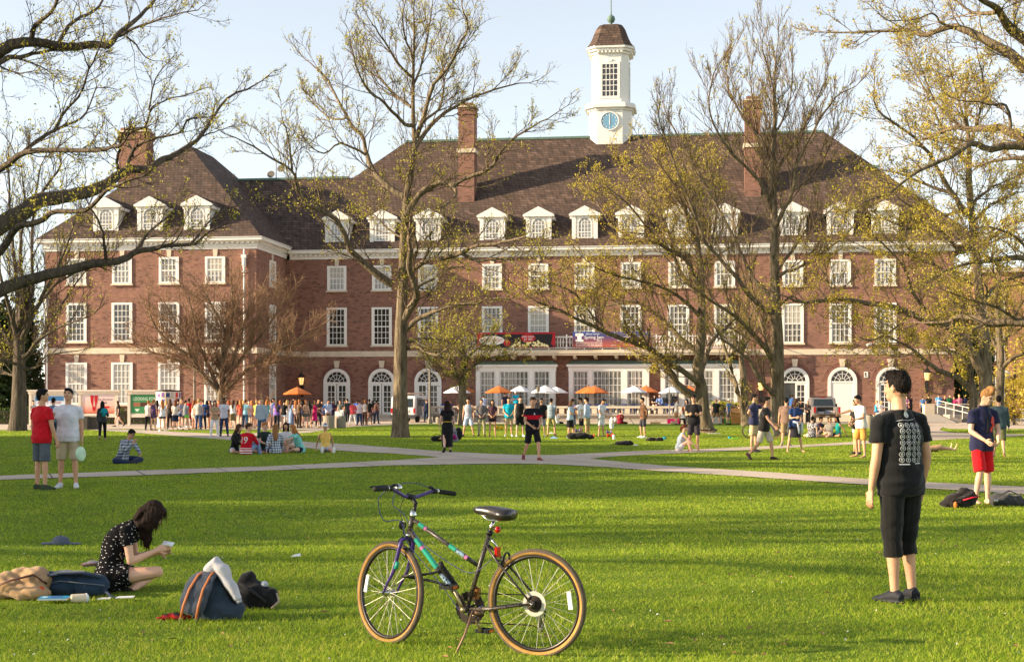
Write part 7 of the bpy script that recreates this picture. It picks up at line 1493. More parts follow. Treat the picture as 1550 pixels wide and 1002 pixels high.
for y in (.5, 1.7, 2.9): m.tube([(-.9, y, 2.05), (-.85, y, 2.2), (.85, y, 2.2), (.9, y, 2.05)], .025, 5)
for x in (-.85, .85): m.tube([(x, .4, 2.2), (x, 3.0, 2.2)], .025, 5)
m.build('roof_rack', STEEL, van)
m = MB()
for x in (.2, .6): m.tube([(x, -.3, 2.27), (x, 3.1, 2.27)], .035, 5)
for i in range(11): m.tube([(.2, -.2 + i * .31, 2.27), (.6, -.2 + i * .31, 2.27)], .02, 4)
lad = m.build('ladder', plain('ladder', (196, 160, 140), .5)); lad.location = van.location; lad.rotation_euler = van.rotation_euler; tag(lad, 'aluminium ladder lying on the roof rack of the white van', 'ladder')
m = MB(); m.lathe([(.13, 2.1), (.14, 2.14), (.12, 2.28), (.05, 2.3)], (-.75, .5, 0), 10); m.build('beacon', plain('amber', (230, 150, 20), .3), van)
P = at(1252, 640, 109.5); pk = thing('pickup_truck', 'silver pick-up truck seen from behind, tailgate lowered, before the solid white door', 'pick-up truck', (P.x, P.y, 0), R(-4)); SV = plain('truck_silver', (120, 116, 114), .3, .5, var=.05); DK = plain('truck_dark', (36, 34, 34), .6)
m = MB(); side_prism(m, [(1.9, .6), (1.9, 1.25), (2.15, 1.86), (2.4, 1.93), (3.5, 1.93), (4.2, 1.3), (5.5, 1.2), (5.6, .6)], -.95, .95); bev(m, 'cab', SV, pk, .08, 2)
for s in (-1, 1):
    x0, x1 = sorted((s * .72, s * .99)); m = MB(); m.box(x0, x1, 0, 1.9, .55, 1.22); bev(m, 'bed_side', SV, pk, .05, 2)
    MB().box(min(s * .84, s * 1.0), max(s * .84, s * 1.0), -.03, .02, .78, 1.2).build('tail_light', TAIL, pk)
    m = MB(); m.box(min(s * 1.0, s * 1.24), max(s * 1.0, s * 1.24), 3.2, 3.3, 1.2, 1.45); m.build('mirror', DK, pk)
    for y in (.9, 4.6): wheel_(s * .85, y, .38, pk, s)
MB().box(-.72, .72, .05, 1.88, .58, .64).build('bed_floor', DK, pk); MB().box(-.72, .72, 1.8, 1.88, .64, 1.2).build('bulkhead', DK, pk)
m = MB(); m.box(-.74, .74, -.5, .02, .64, .7); o = m.build('tailgate', plain('tan_dust', (104, 86, 66), .7), pk); MB().box(-1.0, 1.0, -.16, -.02, .4, .6).build('bumper', plain('dusty_chrome', (110, 94, 74), .4, metal=.4), pk); MB().box(-.16, .16, -.18, -.164, .43, .56).build('number_plate', plain('plate', (200, 200, 190), .5), pk)
m = MB(); m.add([(-.76, 1.93, 1.3), (.76, 1.93, 1.3), (.7, 2.14, 1.8), (-.7, 2.14, 1.8), (-.76, 2.0, 1.3), (.76, 2.0, 1.3), (.7, 2.2, 1.8), (-.7, 2.2, 1.8)], [(0, 1, 2, 3), (7, 6, 5, 4), (0, 4, 5, 1), (3, 2, 6, 7), (0, 3, 7, 4), (1, 5, 6, 2)]); m.v = [(x, y - .02, z) for x, y, z in m.v]; m.build('rear_window', GLASS, pk)
MB().box(-.2, .2, 2.3, 2.36, 1.88, 1.945).build('brake_light', TAIL, pk); m = MB(); m.box(-.7, .7, 2.5, 2.8, 1.95, 2.03); m.build('light_bar', DK, pk)
P2 = pk.matrix_basis @ Vector((0, 0, 0)); 
for i, (x, y, w, h, c) in enumerate([(-.35, .9, .5, .22, (210, 206, 206)), (.2, .8, .45, .3, (150, 156, 176)), (.52, .7, .3, .26, (214, 190, 180))]):
    o = MB().box(-w / 2, w / 2, -.2, .2, 0, h).build('box', plain('box', c, .7)); a = R(-4); o.location = (P.x + x * math.cos(a) - y * math.sin(a), P.y + x * math.sin(a) + y * math.cos(a), .643); o.rotation_euler.z = a; tag(o, ['pale box at the left in the pick-up bed', 'blue-grey box in the middle of the pick-up bed', 'pinkish box at the right in the pick-up bed'][i], 'box')
# ------------------------------------------------------------------ the bicycle in front
FR = newmat('speckled_frame', .35, .5); _m, _t, _b = FR; _t.link(_t.ramp(_t.noise(130, 2), [(.45, lin((30, 28, 28))), (.62, lin((104, 92, 80)))]), _b.inputs['Base Color']); FR = _m
PURP = plain('purple_paint', (74, 52, 124), .3, .5); AQUA = plain('aqua_decal', (52, 168, 140), .35); PINK = plain('pink_decal', (206, 120, 170), .4); RUB = plain('rubber', (34, 32, 31), .75); GUM = plain('gum_wall', (172, 128, 66), .75, var=.2, scale=14); TREAD = plain('tread', (92, 80, 68), .9, var=.2, scale=20)
CHR = plain('chrome', (206, 204, 200), .2, .5, metal=1.0); SPK = plain('spoke', (190, 184, 170), .3, .5, metal=.8); BLKP = plain('black_plastic', (24, 24, 25), .4); CLEAR = plain('clear_reflector', (222, 220, 218), .25); DISC = plain('spoke_guard', (196, 190, 176), .3); REDL = plain('red_lens', (200, 16, 22), .15, .6); GREASE = plain('chainring_steel', (60, 52, 46), .45, metal=.6, var=.3)
def wheel(par, hub, Mx, rear):
    """tyre, rim, spokes and hub in the wheel's own plane, turned by Mx and set at the hub"""
    def put(m): m.v = [tuple(hub + Mx @ Vector(p)) for p in m.v]; return m
    r = .318; n = 56; t = MB()
    sec = [(-.010, -.020, 1), (-.016, -.012, 1), (-.019, -.002, 1), (-.016, .010, 0), (-.008, .0175, 0), (.008, .0175, 0), (.016, .010, 0), (.019, -.002, 1), (.016, -.012, 1), (.010, -.020, 1)]
    for i in range(n):
        a = 2 * math.pi * i / n
        for y, d, k in sec: t.v.append(((r + d) * math.cos(a), y, (r + d) * math.sin(a)))
    K = len(sec)
    for i in range(n):
        j = (i + 1) % n
        for k in range(K):
            k2 = (k + 1) % K; t.f.append([i * K + k, j * K + k, j * K + k2, i * K + k2]); t.m.append(1 if k in (0, 1, 7, 8) else 0)
    w = put(t).build('wheel', [TREAD, GUM], par, True)
    m = MB(); sec2 = [(-.011, .0), (-.012, -.016), (0, -.022), (.012, -.016), (.011, 0)]; K = 5; r0 = .298
    for i in range(n):
        a = 2 * math.pi * i / n
        for y, d in sec2: m.v.append(((r0 + d) * math.cos(a), y, (r0 + d) * math.sin(a)))
    for i in range(n):
        j = (i + 1) % n
        for k in range(K): m.f.append([i * K + k, j * K + k, j * K + (k + 1) % K, i * K + (k + 1) % K]); m.m.append(0)
    put(m).build('rim', plain('dark_rim', (58, 54, 52), .35, metal=.6), w, True)
    m = MB()
    for i in range(32):
        s = 1 if i % 2 else -1; a = 2 * math.pi * i / 32; b = a + (.55 if (i // 2) % 2 else -.55); fl = .021
        m.tube([(fl * math.cos(b), s * .03, fl * math.sin(b)), (.28 * math.cos(a), 0, .28 * math.sin(a))], .0015, 4, cap=False)
    put(m).build('spokes', SPK, w)
    rx = Matrix.Rotation(R(90), 3, 'X'); m = MB(); m.lathe([(.012, -.055), (.012, -.036), (.026, -.034), (.026, -.03), (.014, -.026), (.014, .026), (.026, .03), (.026, .034), (.012, .036), (.012, .055)], n=14, ax=rx); m.lathe([(.006, -.075), (.006, .075)], n=8, ax=rx); put(m).build('hub', CHR, w, True)
    a0 = R(172 if rear else 10); m = MB()
    for s in (.02, -.02): pass
    c, s_ = math.cos(a0), math.sin(a0); rr = .235; m.add([(rr * c + u * (-s_) + v * c, .012 + y, rr * s_ + u * c + v * s_) for y in (-.005, .005) for u, v in ((-.055, -.014), (.055, -.014), (.055, .014), (-.055, .014))], [(0, 1, 2, 3), (7, 6, 5, 4), (0, 4, 5, 1), (1, 5, 6, 2), (2, 6, 7, 3), (3, 7, 4, 0)]); put(m).build('reflector', CLEAR, w)
    if rear:
        m = MB(); m.lathe([(.02, -.030), (.078, -.0295), (.078, -.0275), (.02, -.027)], n=28, ax=rx); put(m).build('spoke_guard', DISC, w)
        m = MB()
        for i in range(6): q = .052 - .006 * i; m.lathe([(q, .033 + .005 * i), (q, .0345 + .005 * i)], n=20, ax=rx)
        m.v = [(x, -y, z) for x, y, z in m.v]; put(m).build('sprockets', GREASE, w)
    return w
def bicycle(label, P, hd, steer, D3=True):
    root = thing('bicycle', label, 'bicycle', P, hd)
    V3 = Vector; dz = .02
    bb, sc_, ht, hb = V3((.489, 0, .269)), V3((.322, 0, .765)), V3((.883, 0, .845)), V3((.915, 0, .722)); rh, fh = V3((0, 0, .335)), V3((1.075, 0, .335)); ss = V3((.345, 0, .68)); t0, t1 = V3((.876, 0, .812)), V3((.408, 0, .545)); d0 = V3((.905, 0, .742))
    m = MB(); m.tube([bb + (bb - sc_) * .02, sc_], .0145, 12); m.tube([ht, hb], .018, 12); m.tube([t0, t1], .0135, 12); m.tube([d0, bb], .0165, 12); m.tube([bb - V3((0, .036, 0)), bb + V3((0, .036, 0))], .021, 12)
    for s in (1, -1): m.tube([bb + V3((-.02, s * .02, 0)), V3((.3, s * .04, .285)), rh + V3((.015, s * .062, 0))], [.0105, .011, .008], 8); m.tube([ss + V3((0, s * .014, 0)), V3((.25, s * .045, .585)), rh + V3((.012, s * .062, .012))], [.008, .0085, .007], 8); m.box(-.02, .03, s * .062 - .003, s * .062 + .003, .31, .36)
    m.tube([V3((.252, -.045, .585)), V3((.252, .045, .585))], .007, 6); fr = m.build('frame', FR, root, True)
    def band(a, b_, r, f0, f1): g = MB(); g.tube([a + (b_ - a) * f0, a + (b_ - a) * f1], r, 12, cap=False); return g
    g = band(d0, bb, .0172, .1, .2); g2 = band(d0, bb, .0172, .24, .48); g.add(g2.v, g2.f); g2 = band(t0, t1, .0142, .08, .16); g.add(g2.v, g2.f); g2 = band(t0, t1, .0142, .56, .66); g.add(g2.v, g2.f); g.build('decal', AQUA, fr, True)
    g = band(d0, bb, .0172, .205, .235); g2 = band(t0, t1, .0142, .17, .2); g.add(g2.v, g2.f); g2 = band(t0, t1, .0142, .8, .84); g.add(g2.v, g2.f); g.build('decal', PINK, fr, True)
    g = band(d0, bb, .0172, .56, .7); g2 = band(t0, t1, .0142, .67, .79); g.add(g2.v, g2.f); wn = newmat('worn_lettering', .4); wn[1].link(wn[1].ramp(wn[1].noise(90, 2), [(.45, lin((40, 40, 44))), (.5, lin((150, 176, 196)))]), wn[2].inputs['Base Color']); g.build('decal', wn[0], fr, True)
    m = MB(); m.lathe([(.022, -.012), (.024, 0), (.02, .01), (.016, .03)], V3((.883, 0, .848)), 12); m.lathe([(.021, -.01), (.023, .01)], V3((.916, 0, .715)), 12); m.build('headset', CHR, fr, True)
    wheel(root, rh, Matrix.Identity(3), True)
    # everything that turns with the handlebar
    ax = (ht - hb).normalized(); SM = Matrix.Rotation(steer, 3, ax)
    def st(m): m.v = [tuple(hb + SM @ (Vector(p) - hb)) for p in m.v]; return m
    wheel(root, hb + SM @ (fh - hb), SM, False)
    m = MB()
    for s in (1, -1): m.tube([hb + V3((.004, s * .016, -.028)), hb + V3((.008, s * .05, -.04)), hb + V3((.02, s * .056, -.09)), hb + V3((.062, s * .056, -.24)), V3((1.035, s * .056, .40)), fh + V3((0, s * .056, -.005))], [.012, .0135, .0135, .0115, .009, .0075], 10)
    m.tube([hb + V3((.003, 0, .0)), hb + V3((.006, 0, -.036))], .016, 10); fk = st(m).build('fork', PURP, root, True)
    m = MB(); m.tube([hb + V3((.03, .056, -.18)), hb + V3((.045, .056, -.225))], .0135, 8); st(m).build('decal', AQUA, fk, True)
    stm = ht + ax * .075; cl = stm + V3((.055, 0, .045)); m = MB(); m.tube([ht, stm], .0115, 10); m.tube([stm - ax * .012, stm + ax * .004, stm + V3((.03, 0, .03)), cl], [.0115, .014, .014, .016], 10); m.tube([cl - V3((0, .026, 0)), cl + V3((0, .026, 0))], .018, 10); hbar = st(m).build('handlebar_stem', BLKP, root, True)
    m = MB(); half = [V3((.0, .0, 0)), V3((0, .05, .0)), V3((-.005, .1, .018)), V3((-.012, .16, .04)), V3((-.02, .21, .044)), V3((-.045, .32, .036))]
    bp = [cl + V3((p.x, -p.y, p.z)) for p in reversed(half)] + [cl + p for p in half[1:]]
    m.tube(bp, .0112, 10); st(m).build('handlebar', PURP, root, True)
    for s in (1, -1):
        a, b_ = cl + V3((-.022, s * .215, .044)), cl + V3((-.047, s * .34, .035)); m = MB(); m.tube([a, a + (b_ - a) * .1, a + (b_ - a) * .5, b_ - (b_ - a) * .04, b_], [.0165, .0155, .0165, .0165, .014], 12); st(m).build('grip', RUB, root, True)
        m = MB(); c = cl + V3((-.014, s * .185, .045)); m.tube([c - V3((0, s * .014, 0)), c + V3((0, s * .014, 0))], .018, 8); m.tube([c, c + V3((.03, s * .01, .012)), c + V3((.045, s * .06, .008)), c + V3((.035, s * .135, .002))], [.012, .011, .008, .006], 8); m.tube([c + V3((.0, 0, .01)), c + V3((-.005, -s * .03, .024)), c + V3((-.01, -s * .055, .022))], [.01, .01, .008], 8); st(m).build('brake_lever', BLKP, root, True)
        m = MB(); m.tube([a - (b_ - a) * .08, a], .0165, 10); st(m).build('clamp', CHR, root, True)
    bc = cl + V3((.0, .105, .05)); m = MB(); m.lathe([(.014, -.02), (.024, -.008), (.026, .002), (.022, .016), (.01, .024), (.004, .03)], bc, 14); st(m).build('bell', CHR, root, True)
    # cables
    def cab(name, pts, r=.0027, mt=None): 
        m = MB(); m.tube(bez([tuple(p) for p in pts], 5), r, 6); return m.build(name, mt or plain('cable', (66, 72, 120), .4), root, True)
    W = lambda p: hb + SM @ (V3(p) - hb)
    cab('cable', [W(cl + V3((.03, .15, .05))), W(cl + V3((.13, .16, -.03))), W(cl + V3((.14, .1, -.16))), W(hb + V3((.05, .035, .08))), V3((.9, .03, .66)), V3((.76, .03, .52)), V3((.62, .028, .37)), bb + V3((.01, .03, -.02)), V3((.36, .03, .3))])
    cab('cable', [W(cl + V3((.03, -.15, .05))), W(cl + V3((.11, -.06, .02))), W(cl + V3((.1, .0, -.1))), W(hb + V3((.045, 0, .06)))], .0025, BLKP)
    cab('cable', [W(cl + V3((-.01, -.16, .06))), W(cl + V3((.03, -.06, .09))), W(cl + V3((.04, .06, .07))), W(cl + V3((.08, .08, -.05))), W(hb + V3((.03, .02, .12))), V3((.84, .016, .70)), V3((.62, .014, .56)), V3((.44, .014, .5)), V3((.3, .01, .6))])
    # front reflector and brake
    m = MB(); m.tube([hb + V3((.03, 0, -.02)), hb + V3((.055, 0, .01)), hb + V3((.06, 0, .07))], .006, 6); st(m).build('bracket', BLKP, root); m = MB(); m.lathe([(.026, 0), (.03, .006), (.03, .012), (.026, .016)], n=18, ax=Matrix.Rotation(R(90), 3, 'Y')); m.v = [(x + hb.x + .062, y, z + hb.z + .055) for x, y, z in m.v]; m.box(hb.x + .056, hb.x + .0615, -.007, .007, hb.z + .03, hb.z + .085, 1); st(m).build('front_reflector', [BLKP, CHR], root)
    def brake(c, fwd, fn=lambda q: q):
        m = MB()
        for s in (1, -1): m.tube([c + fwd * .03 + V3((0, s * .012, .03)), c + fwd * .03 + V3((0, s * .05, .0)), c + fwd * .012 + V3((0, s * .042, -.04))], [.008, .009, .007], 6); m.box(c.x - .02, c.x + .02, s * .016 - .005 + c.y, s * .016 + .005 + c.y, c.z - .05, c.z - .036)
        fn(m).build('brake', CHR if False else BLKP, root, True)
    brake(hb + V3((.012, 0, -.05)), V3((1, 0, 0)), st); brake(V3((.235, 0, .60)), V3((-1, 0, .2)))
    # seat post, saddle, lights
    m = MB(); m.tube([sc_ - (sc_ - bb).normalized() * .02, V3((.298, 0, .835))], .0122, 10); m.build('seat_post', CHR, root, True); m = MB(); m.tube([sc_ - (sc_ - bb).normalized() * .024, sc_ + (sc_ - bb).normalized() * .004], .0195, 10); m.tube([sc_ + V3((-.015, -.015, -.01)), sc_ + V3((-.015, .03, -.01))], .005, 6); m.build('seat_clamp', BLKP, root, True)
    m = MB(); st_ = [(.158, .02, .016, .872), (.165, .075, .034, .872), (.2, .092, .04, .872), (.245, .078, .044, .874), (.3, .042, .044, .88), (.36, .026, .034, .888), (.41, .021, .024, .894), (.435, .012, .014, .896)]
    m.tube([V3((x, 0, z)) for x, w, h, z in st_], [(w, h) for x, w, h, z in st_], 18, up=(0, 1, 0)); m.v = [(x, y, max(z, .855 + .02 * (abs(y) > .03))) if False else (x, y, z) for x, y, z in m.v]; m.build('saddle', plain('saddle_vinyl', (42, 37, 36), .28, .6), root, True)
    m = MB(); 
    for s in (1, -1): m.tube([V3((.19, s * .03, .845)), V3((.26, s * .022, .832)), V3((.33, s * .02, .838)), V3((.4, s * .012, .878))], .0035, 6)
    m.build('saddle_rail', CHR, root, True)
    m = MB(); m.ell((.262, .012, .778), (.019, .021, .021), None, 12); m.build('tail_light', REDL, root, True); m = MB(); m.tube([(.3, 0, .785), (.27, .004, .78)], .009, 8); m.build('light_bracket', BLKP, root, True)
    m = MB(); m.box(.262, .278, -.026, .026, .605, .668); m.build('rear_reflector', REDL, root); m = MB(); m.tube([(.318, 0, .72), (.29, 0, .69), (.27, 0, .662)], .007, 6); m.build('reflector_bracket', CHR, root, True)
    # chainset
    rx = Matrix.Rotation(R(90), 3, 'X'); m = MB()
    for q, y in ((.104, -.046), (.088, -.041), (.07, -.036)):
        o = len(m.v); N_ = 44
        for i in range(N_): a = 2 * math.pi * i / N_; rr = q + (.004 if i % 2 else -.002); m.v += [(bb.x + rr * math.cos(a), y - .0012, bb.z + rr * math.sin(a)), (bb.x + rr * math.cos(a), y + .0012, bb.z + rr * math.sin(a)), (bb.x + q * .74 * math.cos(a), y - .0012, bb.z + q * .74 * math.sin(a)), (bb.x + q * .74 * math.cos(a), y + .0012, bb.z + q * .74 * math.sin(a))]
        for i in range(N_): j = (i + 1) % N_; A, B2 = o + 4 * i, o + 4 * j; m.f += [[A, B2, B2 + 2, A + 2], [A + 1, A + 3, B2 + 3, B2 + 1], [A, A + 1, B2 + 1, B2], [A + 2, B2 + 2, B2 + 3, A + 3]]; m.m += [0] * 4
    for i in range(5): a = 2 * math.pi * i / 5; m.tube([bb + V3((0, -.043, 0)), bb + V3((.08 * math.cos(a), -.043, .08 * math.sin(a)))], [.012, .007], 6)
    m.build('chainring', GREASE, root); an = R(118 - 40)
    for s, d in ((1, V3((.075, 0, .145))), (-1, V3((-.075, 0, -.145)))):
        m = MB(); a = bb + V3((0, s * .05, 0)); m.tube([bb + V3((0, s * .03, 0)), bb + V3((0, s * .062, 0))], .017, 10); m.tube([a, a + d * .5, a + d], [(.012, .009), (.0095, .007), (.012, .008)], 8); m.build('crank', plain('crank_alloy', (176, 160, 124), .3, metal=.8), root, True)
        p = a + d + V3((0, s * .05, 0)); m = MB(); m.tube([a + d, p + V3((0, s * .045, 0))], .006, 6); m.box(p.x - .045, p.x - .033, p.y - .042, p.y + .042, p.z - .012, p.z + .012); m.box(p.x + .033, p.x + .045, p.y - .042, p.y + .042, p.z - .012, p.z + .012); m.box(p.x - .033, p.x + .033, p.y - .045, p.y - .036, p.z - .011, p.z + .011); m.box(p.x - .033, p.x + .033, p.y + .036, p.y + .045, p.z - .011, p.z + .011); pd = m.build('pedal', BLKP, root)
        for q_ in (-.0475, .0475): MB().box(p.x + q_ - .0015, p.x + q_ + .0015, p.y - .028, p.y + .028, p.z - .008, p.z + .008).build('reflector', plain('amber_lens', (206, 106, 30), .3), pd)
    # chain, derailleurs, kickstand
    m = MB(); y = -.045; m.tube([bb + V3((0, y, .092)), rh + V3((0, y, .045))], .004, 5); m.tube([bb + V3((0, y, -.092)), V3((.05, y, .19)), V3((-.0, y, .17))], .004, 5); m.tube([V3((-.02, y, .18)), V3((-.035, y, .25)), rh + V3((-.04, y, .0))], .004, 5); m.build('chain', GREASE, root)
    m = MB(); m.tube([rh + V3((.01, -.065, -.02)), V3((.0, -.06, .27)), V3((-.005, -.048, .18))], [.014, .016, .012], 8); m.ell((-.005, -.048, .18), (.024, .006, .03), None, 10); m.ell((.012, -.05, .25), (.022, .006, .022), None, 10); m.build('rear_derailleur', STEEL, root, True)
    m = MB(); m.box(.42, .455, -.06, -.03, .33, .40); m.tube([(.44, 0, .42), (.44, -.04, .40)], .012, 6); m.build('front_derailleur', plain('brass', (150, 104, 60), .4, metal=.6), root)
    m = MB(); m.tube([(.43, .03, .262), (.45, .1, .12), (.475, .19, -.01)], [.008, .007, .007], 8); m.box(.38, .45, -.02, .03, .24, .262); m.build('kickstand', plain('rusty_steel', (140, 110, 92), .5, metal=.5), root, True)
    return root, W
hd = math.atan2(.456, -.89)
bike, Wb = bicycle('dark mountain bicycle with aqua decals and purple fork standing alone on the near lawn', Vector((.15, 8.95, -.02)), hd, R(-20))
# the U-lock hangs on its frame and front wheel
rz = Matrix.Rotation(hd, 3, 'Z'); m = MB(); A = Vector((.86, .06, .50))
sh = [(.66, .02, .50), (.80, .045, .47), (.90, .05, .46), (.945, .03, .45), (.95, -.02, .445), (.90, -.07, .43), (.80, -.075, .42), (.62, -.07, .39)]
m.tube(bez(sh, 4), .0085, 8); o = thing('bicycle_lock', 'black U-lock hooked round the front wheel of the bicycle', 'bicycle lock', (.15, 8.95, -.02), hd); m.build('shackle', BLKP, o, True); m = MB(); m.tube([(.662, .035, .56), (.655, .03, .53), (.60, -.055, .40), (.592, -.065, .385)], [.016, .019, .019, .015], 12); m.build('crossbar', RUB, o, True)
for px, py, D, hd2, lab in ((1152, 664, 62.2, R(2), 'bicycle held by the man in the striding pose near the tall trunk'), (1500, 639, 106, R(10), 'left yellow bicycle parked behind the man in teal-grey jumper'), (1516, 640, 108, R(170), 'right yellow bicycle parked by the golden bush')):
    c = copy_tree(bike); P = at(px, py, D); c.location = (P.x - .5 * math.cos(hd2), P.y - .5 * math.sin(hd2), 0); c.rotation_euler.z = hd2; c['label'] = lab
    if 'yellow' in lab:
        for ch in c.children:
            if ch.name.startswith('frame'): ch.data = ch.data.copy(); ch.data.materials[0] = plain('yellow_frame', (226, 186, 30), .4)
# ------------------------------------------------------------------ belongings on the near grass
P = gp(36, 905); lump('bag', 'heap of tan canvas bag and jacket at the left edge', 'bag', P, [((-.12, 0, .1), (.18, .14, .11)), ((.08, .03, .13), (.14, .14, .12)), ((-.02, .05, .18), (.1, .08, .06)), ((-.22, .02, .06), (.14, .12, .07)), ((.05, -.08, .06), (.2, .1, .07))], (176, 142, 106), .009, noise=.014,
     sub=[('strap', strap((-.2, -.16, .1), (-.05, -.17, .16), (.12, -.13, .2), (.2, -.05, .12), r=.012), plain('brown_strap', (84, 54, 40), .7)), ('lining', lambda q: q.ell((.16, -.1, .06), (.05, .05, .05), None, 10), plain('orange_lining', (206, 84, 40), .8))])
P = gp(60, 903); r = thing('camera_lens', 'short black bottle lying between the tan heap and the navy backpack', 'bottle', P + Vector((.0, .0, .04))); m = MB(); m.lathe([(.03, -.06), (.036, -.055), (.036, .0), (.03, .004), (.03, .05), (.034, .055), (.034, .07)], n=16, ax=Matrix.Rotation(R(80), 3, 'Y')); m.build('barrel', BLKP, r, True); m = MB(); m.lathe([(.037, -.03), (.037, .0)], n=16, ax=Matrix.Rotation(R(80), 3, 'Y')); m.build('ring', STEEL, r, True)
P = gp(118, 902); lump('backpack', 'dark navy backpack lying flat beside the seated woman', 'backpack', P, [((-.1, 0, .1), (.17, .13, .11)), ((.1, 0, .09), (.16, .13, .1)), ((.0, .02, .14), (.22, .1, .05)), ((-.22, .02, .12), (.06, .1, .09))], (44, 62, 84), .009, noise=.008,
     sub=[('strap', strap((.22, -.08, .08), (.3, -.14, .02), (.36, -.18, .01), r=.012), plain('navy_strap', (40, 54, 78), .8)), ('flap', lambda q: q.tube([(-.24, -.08, .17), (-.1, -.1, .2), (.05, -.08, .2), (.2, -.05, .16)], [(.05, .012), (.08, .014), (.08, .014), (.05, .012)], 10, up=(0, 1, 0)), cloth((36, 50, 70))), ('zip', strap((-.24, -.1, .1), (-.1, -.142, .14), (.1, -.14, .12), (.24, -.1, .1), r=.006), plain('zip_grey', (90, 96, 104), .5))])
P = gp(140, 888); lump('sunglasses_case', 'small pale bundle resting on top of the navy backpack', 'bundle', P + Vector((.02, -.02, .17)), [((0, 0, .03), (.07, .04, .025)), ((-.06, 0, .02), (.05, .03, .02))], (150, 140, 144), .007, noise=.004, sub=[('trim', strap((-.11, -.02, .02), (-.02, -.05, .03), (.06, -.04, .03), r=.007), plain('brown_trim', (110, 66, 50), .6))])
P = gp(82, 912); r = thing('magazine', 'turquoise magazine lying on the grass in front of the navy backpack', 'magazine', P + Vector((0, 0, .03)), R(6)); MB().box(-.11, .11, -.075, .075, 0, .012).build('pages', WP, r); m = MB(); m.box(-.112, .112, -.077, .077, .0125, .0145); m.box(-.03, .06, -.02, .04, .015, .0155, 1); m.box(-.09, -.05, -.05, .05, .015, .0155, 2); m.build('cover', [flat('cover_teal', (60, 150, 190)), flat('cover_violet', (90, 80, 160)), flat('cover_pale', (170, 210, 224))], r)
P = gp(119, 912); r = thing('plastic_cup', 'clear plastic cup with pale drink tipped over beside the magazine', 'cup', P + Vector((0, 0, .035)), R(30)); m = MB(); ax = Matrix.Rotation(R(96), 3, 'Y'); m.lathe([(.026, -.06), (.03, -.055), (.04, .045), (.041, .05)], n=18, ax=ax); m.build('cup', plain('frosted_cup', (214, 198, 170), .2), r, True); m = MB(); m.lathe([(.042, .05), (.044, .055), (.04, .065), (.02, .078)], n=18, ax=ax); m.build('lid', plain('cup_lid', (222, 222, 222), .15), r, True)
for px, py, s, rz_, lab in ((158, 911, .05, 20, 'small crumpled white napkin right of the plastic cup'), (190, 909, .07, 8, 'flat white paper slip near the seated woman')): P = gp(px, py); simple('paper', lab, 'paper', P + Vector((0, 0, .03)), lambda m: m.add([(-s, -s * .6, 0), (s, -s * .5, .004), (s * .9, s * .6, .006), (-s * .9, s * .5, .002), (-s, -s * .6, -.006), (s, -s * .5, -.002), (s * .9, s * .6, 0), (-s * .9, s * .5, -.004)], [(0, 1, 2, 3), (7, 6, 5, 4), (0, 4, 5, 1), (1, 5, 6, 2), (2, 6, 7, 3), (3, 7, 4, 0)]), WP)
P = gp(92, 824); lump('cap', 'grey cloth cap lying by itself on the shaded lawn', 'cap', P, [((0, 0, .03), (.1, .09, .07)), ((-.13, 0, .01), (.09, .07, .02)), ((.13, 0, .01), (.11, .05, .015))], (84, 92, 108), .01, noise=.004, sub=[('button', lambda q: q.ell((0, 0, .1), (.012, .012, .01), None, 8), plain('cap_button', (70, 78, 94), .8))])
# rucksack with leather straps, a hoodie over it, a black backpack behind
P = gp(328, 936); LEATH = plain('leather', (190, 112, 64), .55); k = P.y / F
RUK = cloth((74, 80, 92)); RUKD = cloth((52, 64, 80))
r = thing('rucksack', 'slate blue canvas rucksack with two leather straps standing on the grass', 'rucksack', P, R(-8)); r.scale = (.92, 1, 1)
m = MB(); m.tube([(.0, .02, .0), (.0, .02, .1), (-.01, .03, .22), (-.02, .05, .33)], [(.20, .13), (.205, .14), (.155, .11), (.08, .06)], 20, up=(1, 0, 0)); m.ell((.1, .0, .07), (.13, .12, .08), None, 12); m.ell((-.06, -.02, .18), (.12, .1, .15), None, 12)
def cr2(o):
    me = o.data; n = len(me.vertices); co = np.empty(n * 3); me.vertices.foreach_get('co', co); co = co.reshape(-1, 3); no = np.empty(n * 3); me.vertices.foreach_get('normal', no); x, y, z = co.T
    co = co + no.reshape(-1, 3) * ((np.sin(x * 34 + 20 * z + 3 * np.sin(z * 22)) * .5 + np.sin(z * 44 - x * 15 + y * 20) * .5) * .006)[:, None]; me.vertices.foreach_set('co', co.ravel()); me.update()
part('body', m, RUKD, r, .008, 3, after=cr2)
m = MB(); m.tube([(-.02, .0, .335), (-.06, -.07, .32), (-.1, -.13, .24), (-.13, -.16, .13), (-.15, -.165, .05)], [(.07, .02), (.1, .022), (.115, .024), (.11, .022), (.09, .016)], 14, up=(1, 0, .1)); part('flap', m, RUK, r, .008, 2, after=cr2)
for dx in (-.05, .05):
    m = MB(); m.tube([(-.02 + dx * .6, -.02, .36), (-.06 + dx, -.1, .325), (-.1 + dx * 1.1, -.165, .23), (-.13 + dx * 1.2, -.195, .12), (-.15 + dx * 1.25, -.2, .02)], [(.011, .006)] * 5, 8, up=(1, 0, .1)); s_ = m.build('leather_strap', LEATH, r, True); q = MB(); q.tube([(-.148 + dx * 1.25, -.205, .03), (-.15 + dx * 1.25, -.205, .0)], [(.016, .008)] * 2, 8, up=(1, 0, 0)); q.build('buckle', CHR, s_)
m = MB(); m.tube([(-.03, .0, .35), (-.01, -.03, .365), (.03, -.02, .35)], [(.014, .007)] * 3, 8); m.build('handle', LEATH, r, True)
m = MB(); m.tube([(.05, -.06, .3), (.11, -.07, .22), (.17, -.06, .1)], [(.02, .012), (.026, .012), (.018, .01)], 10, up=(1, 0, .5)); part('gusset', m, BKC and cloth((24, 24, 26)), r, .008, 1)
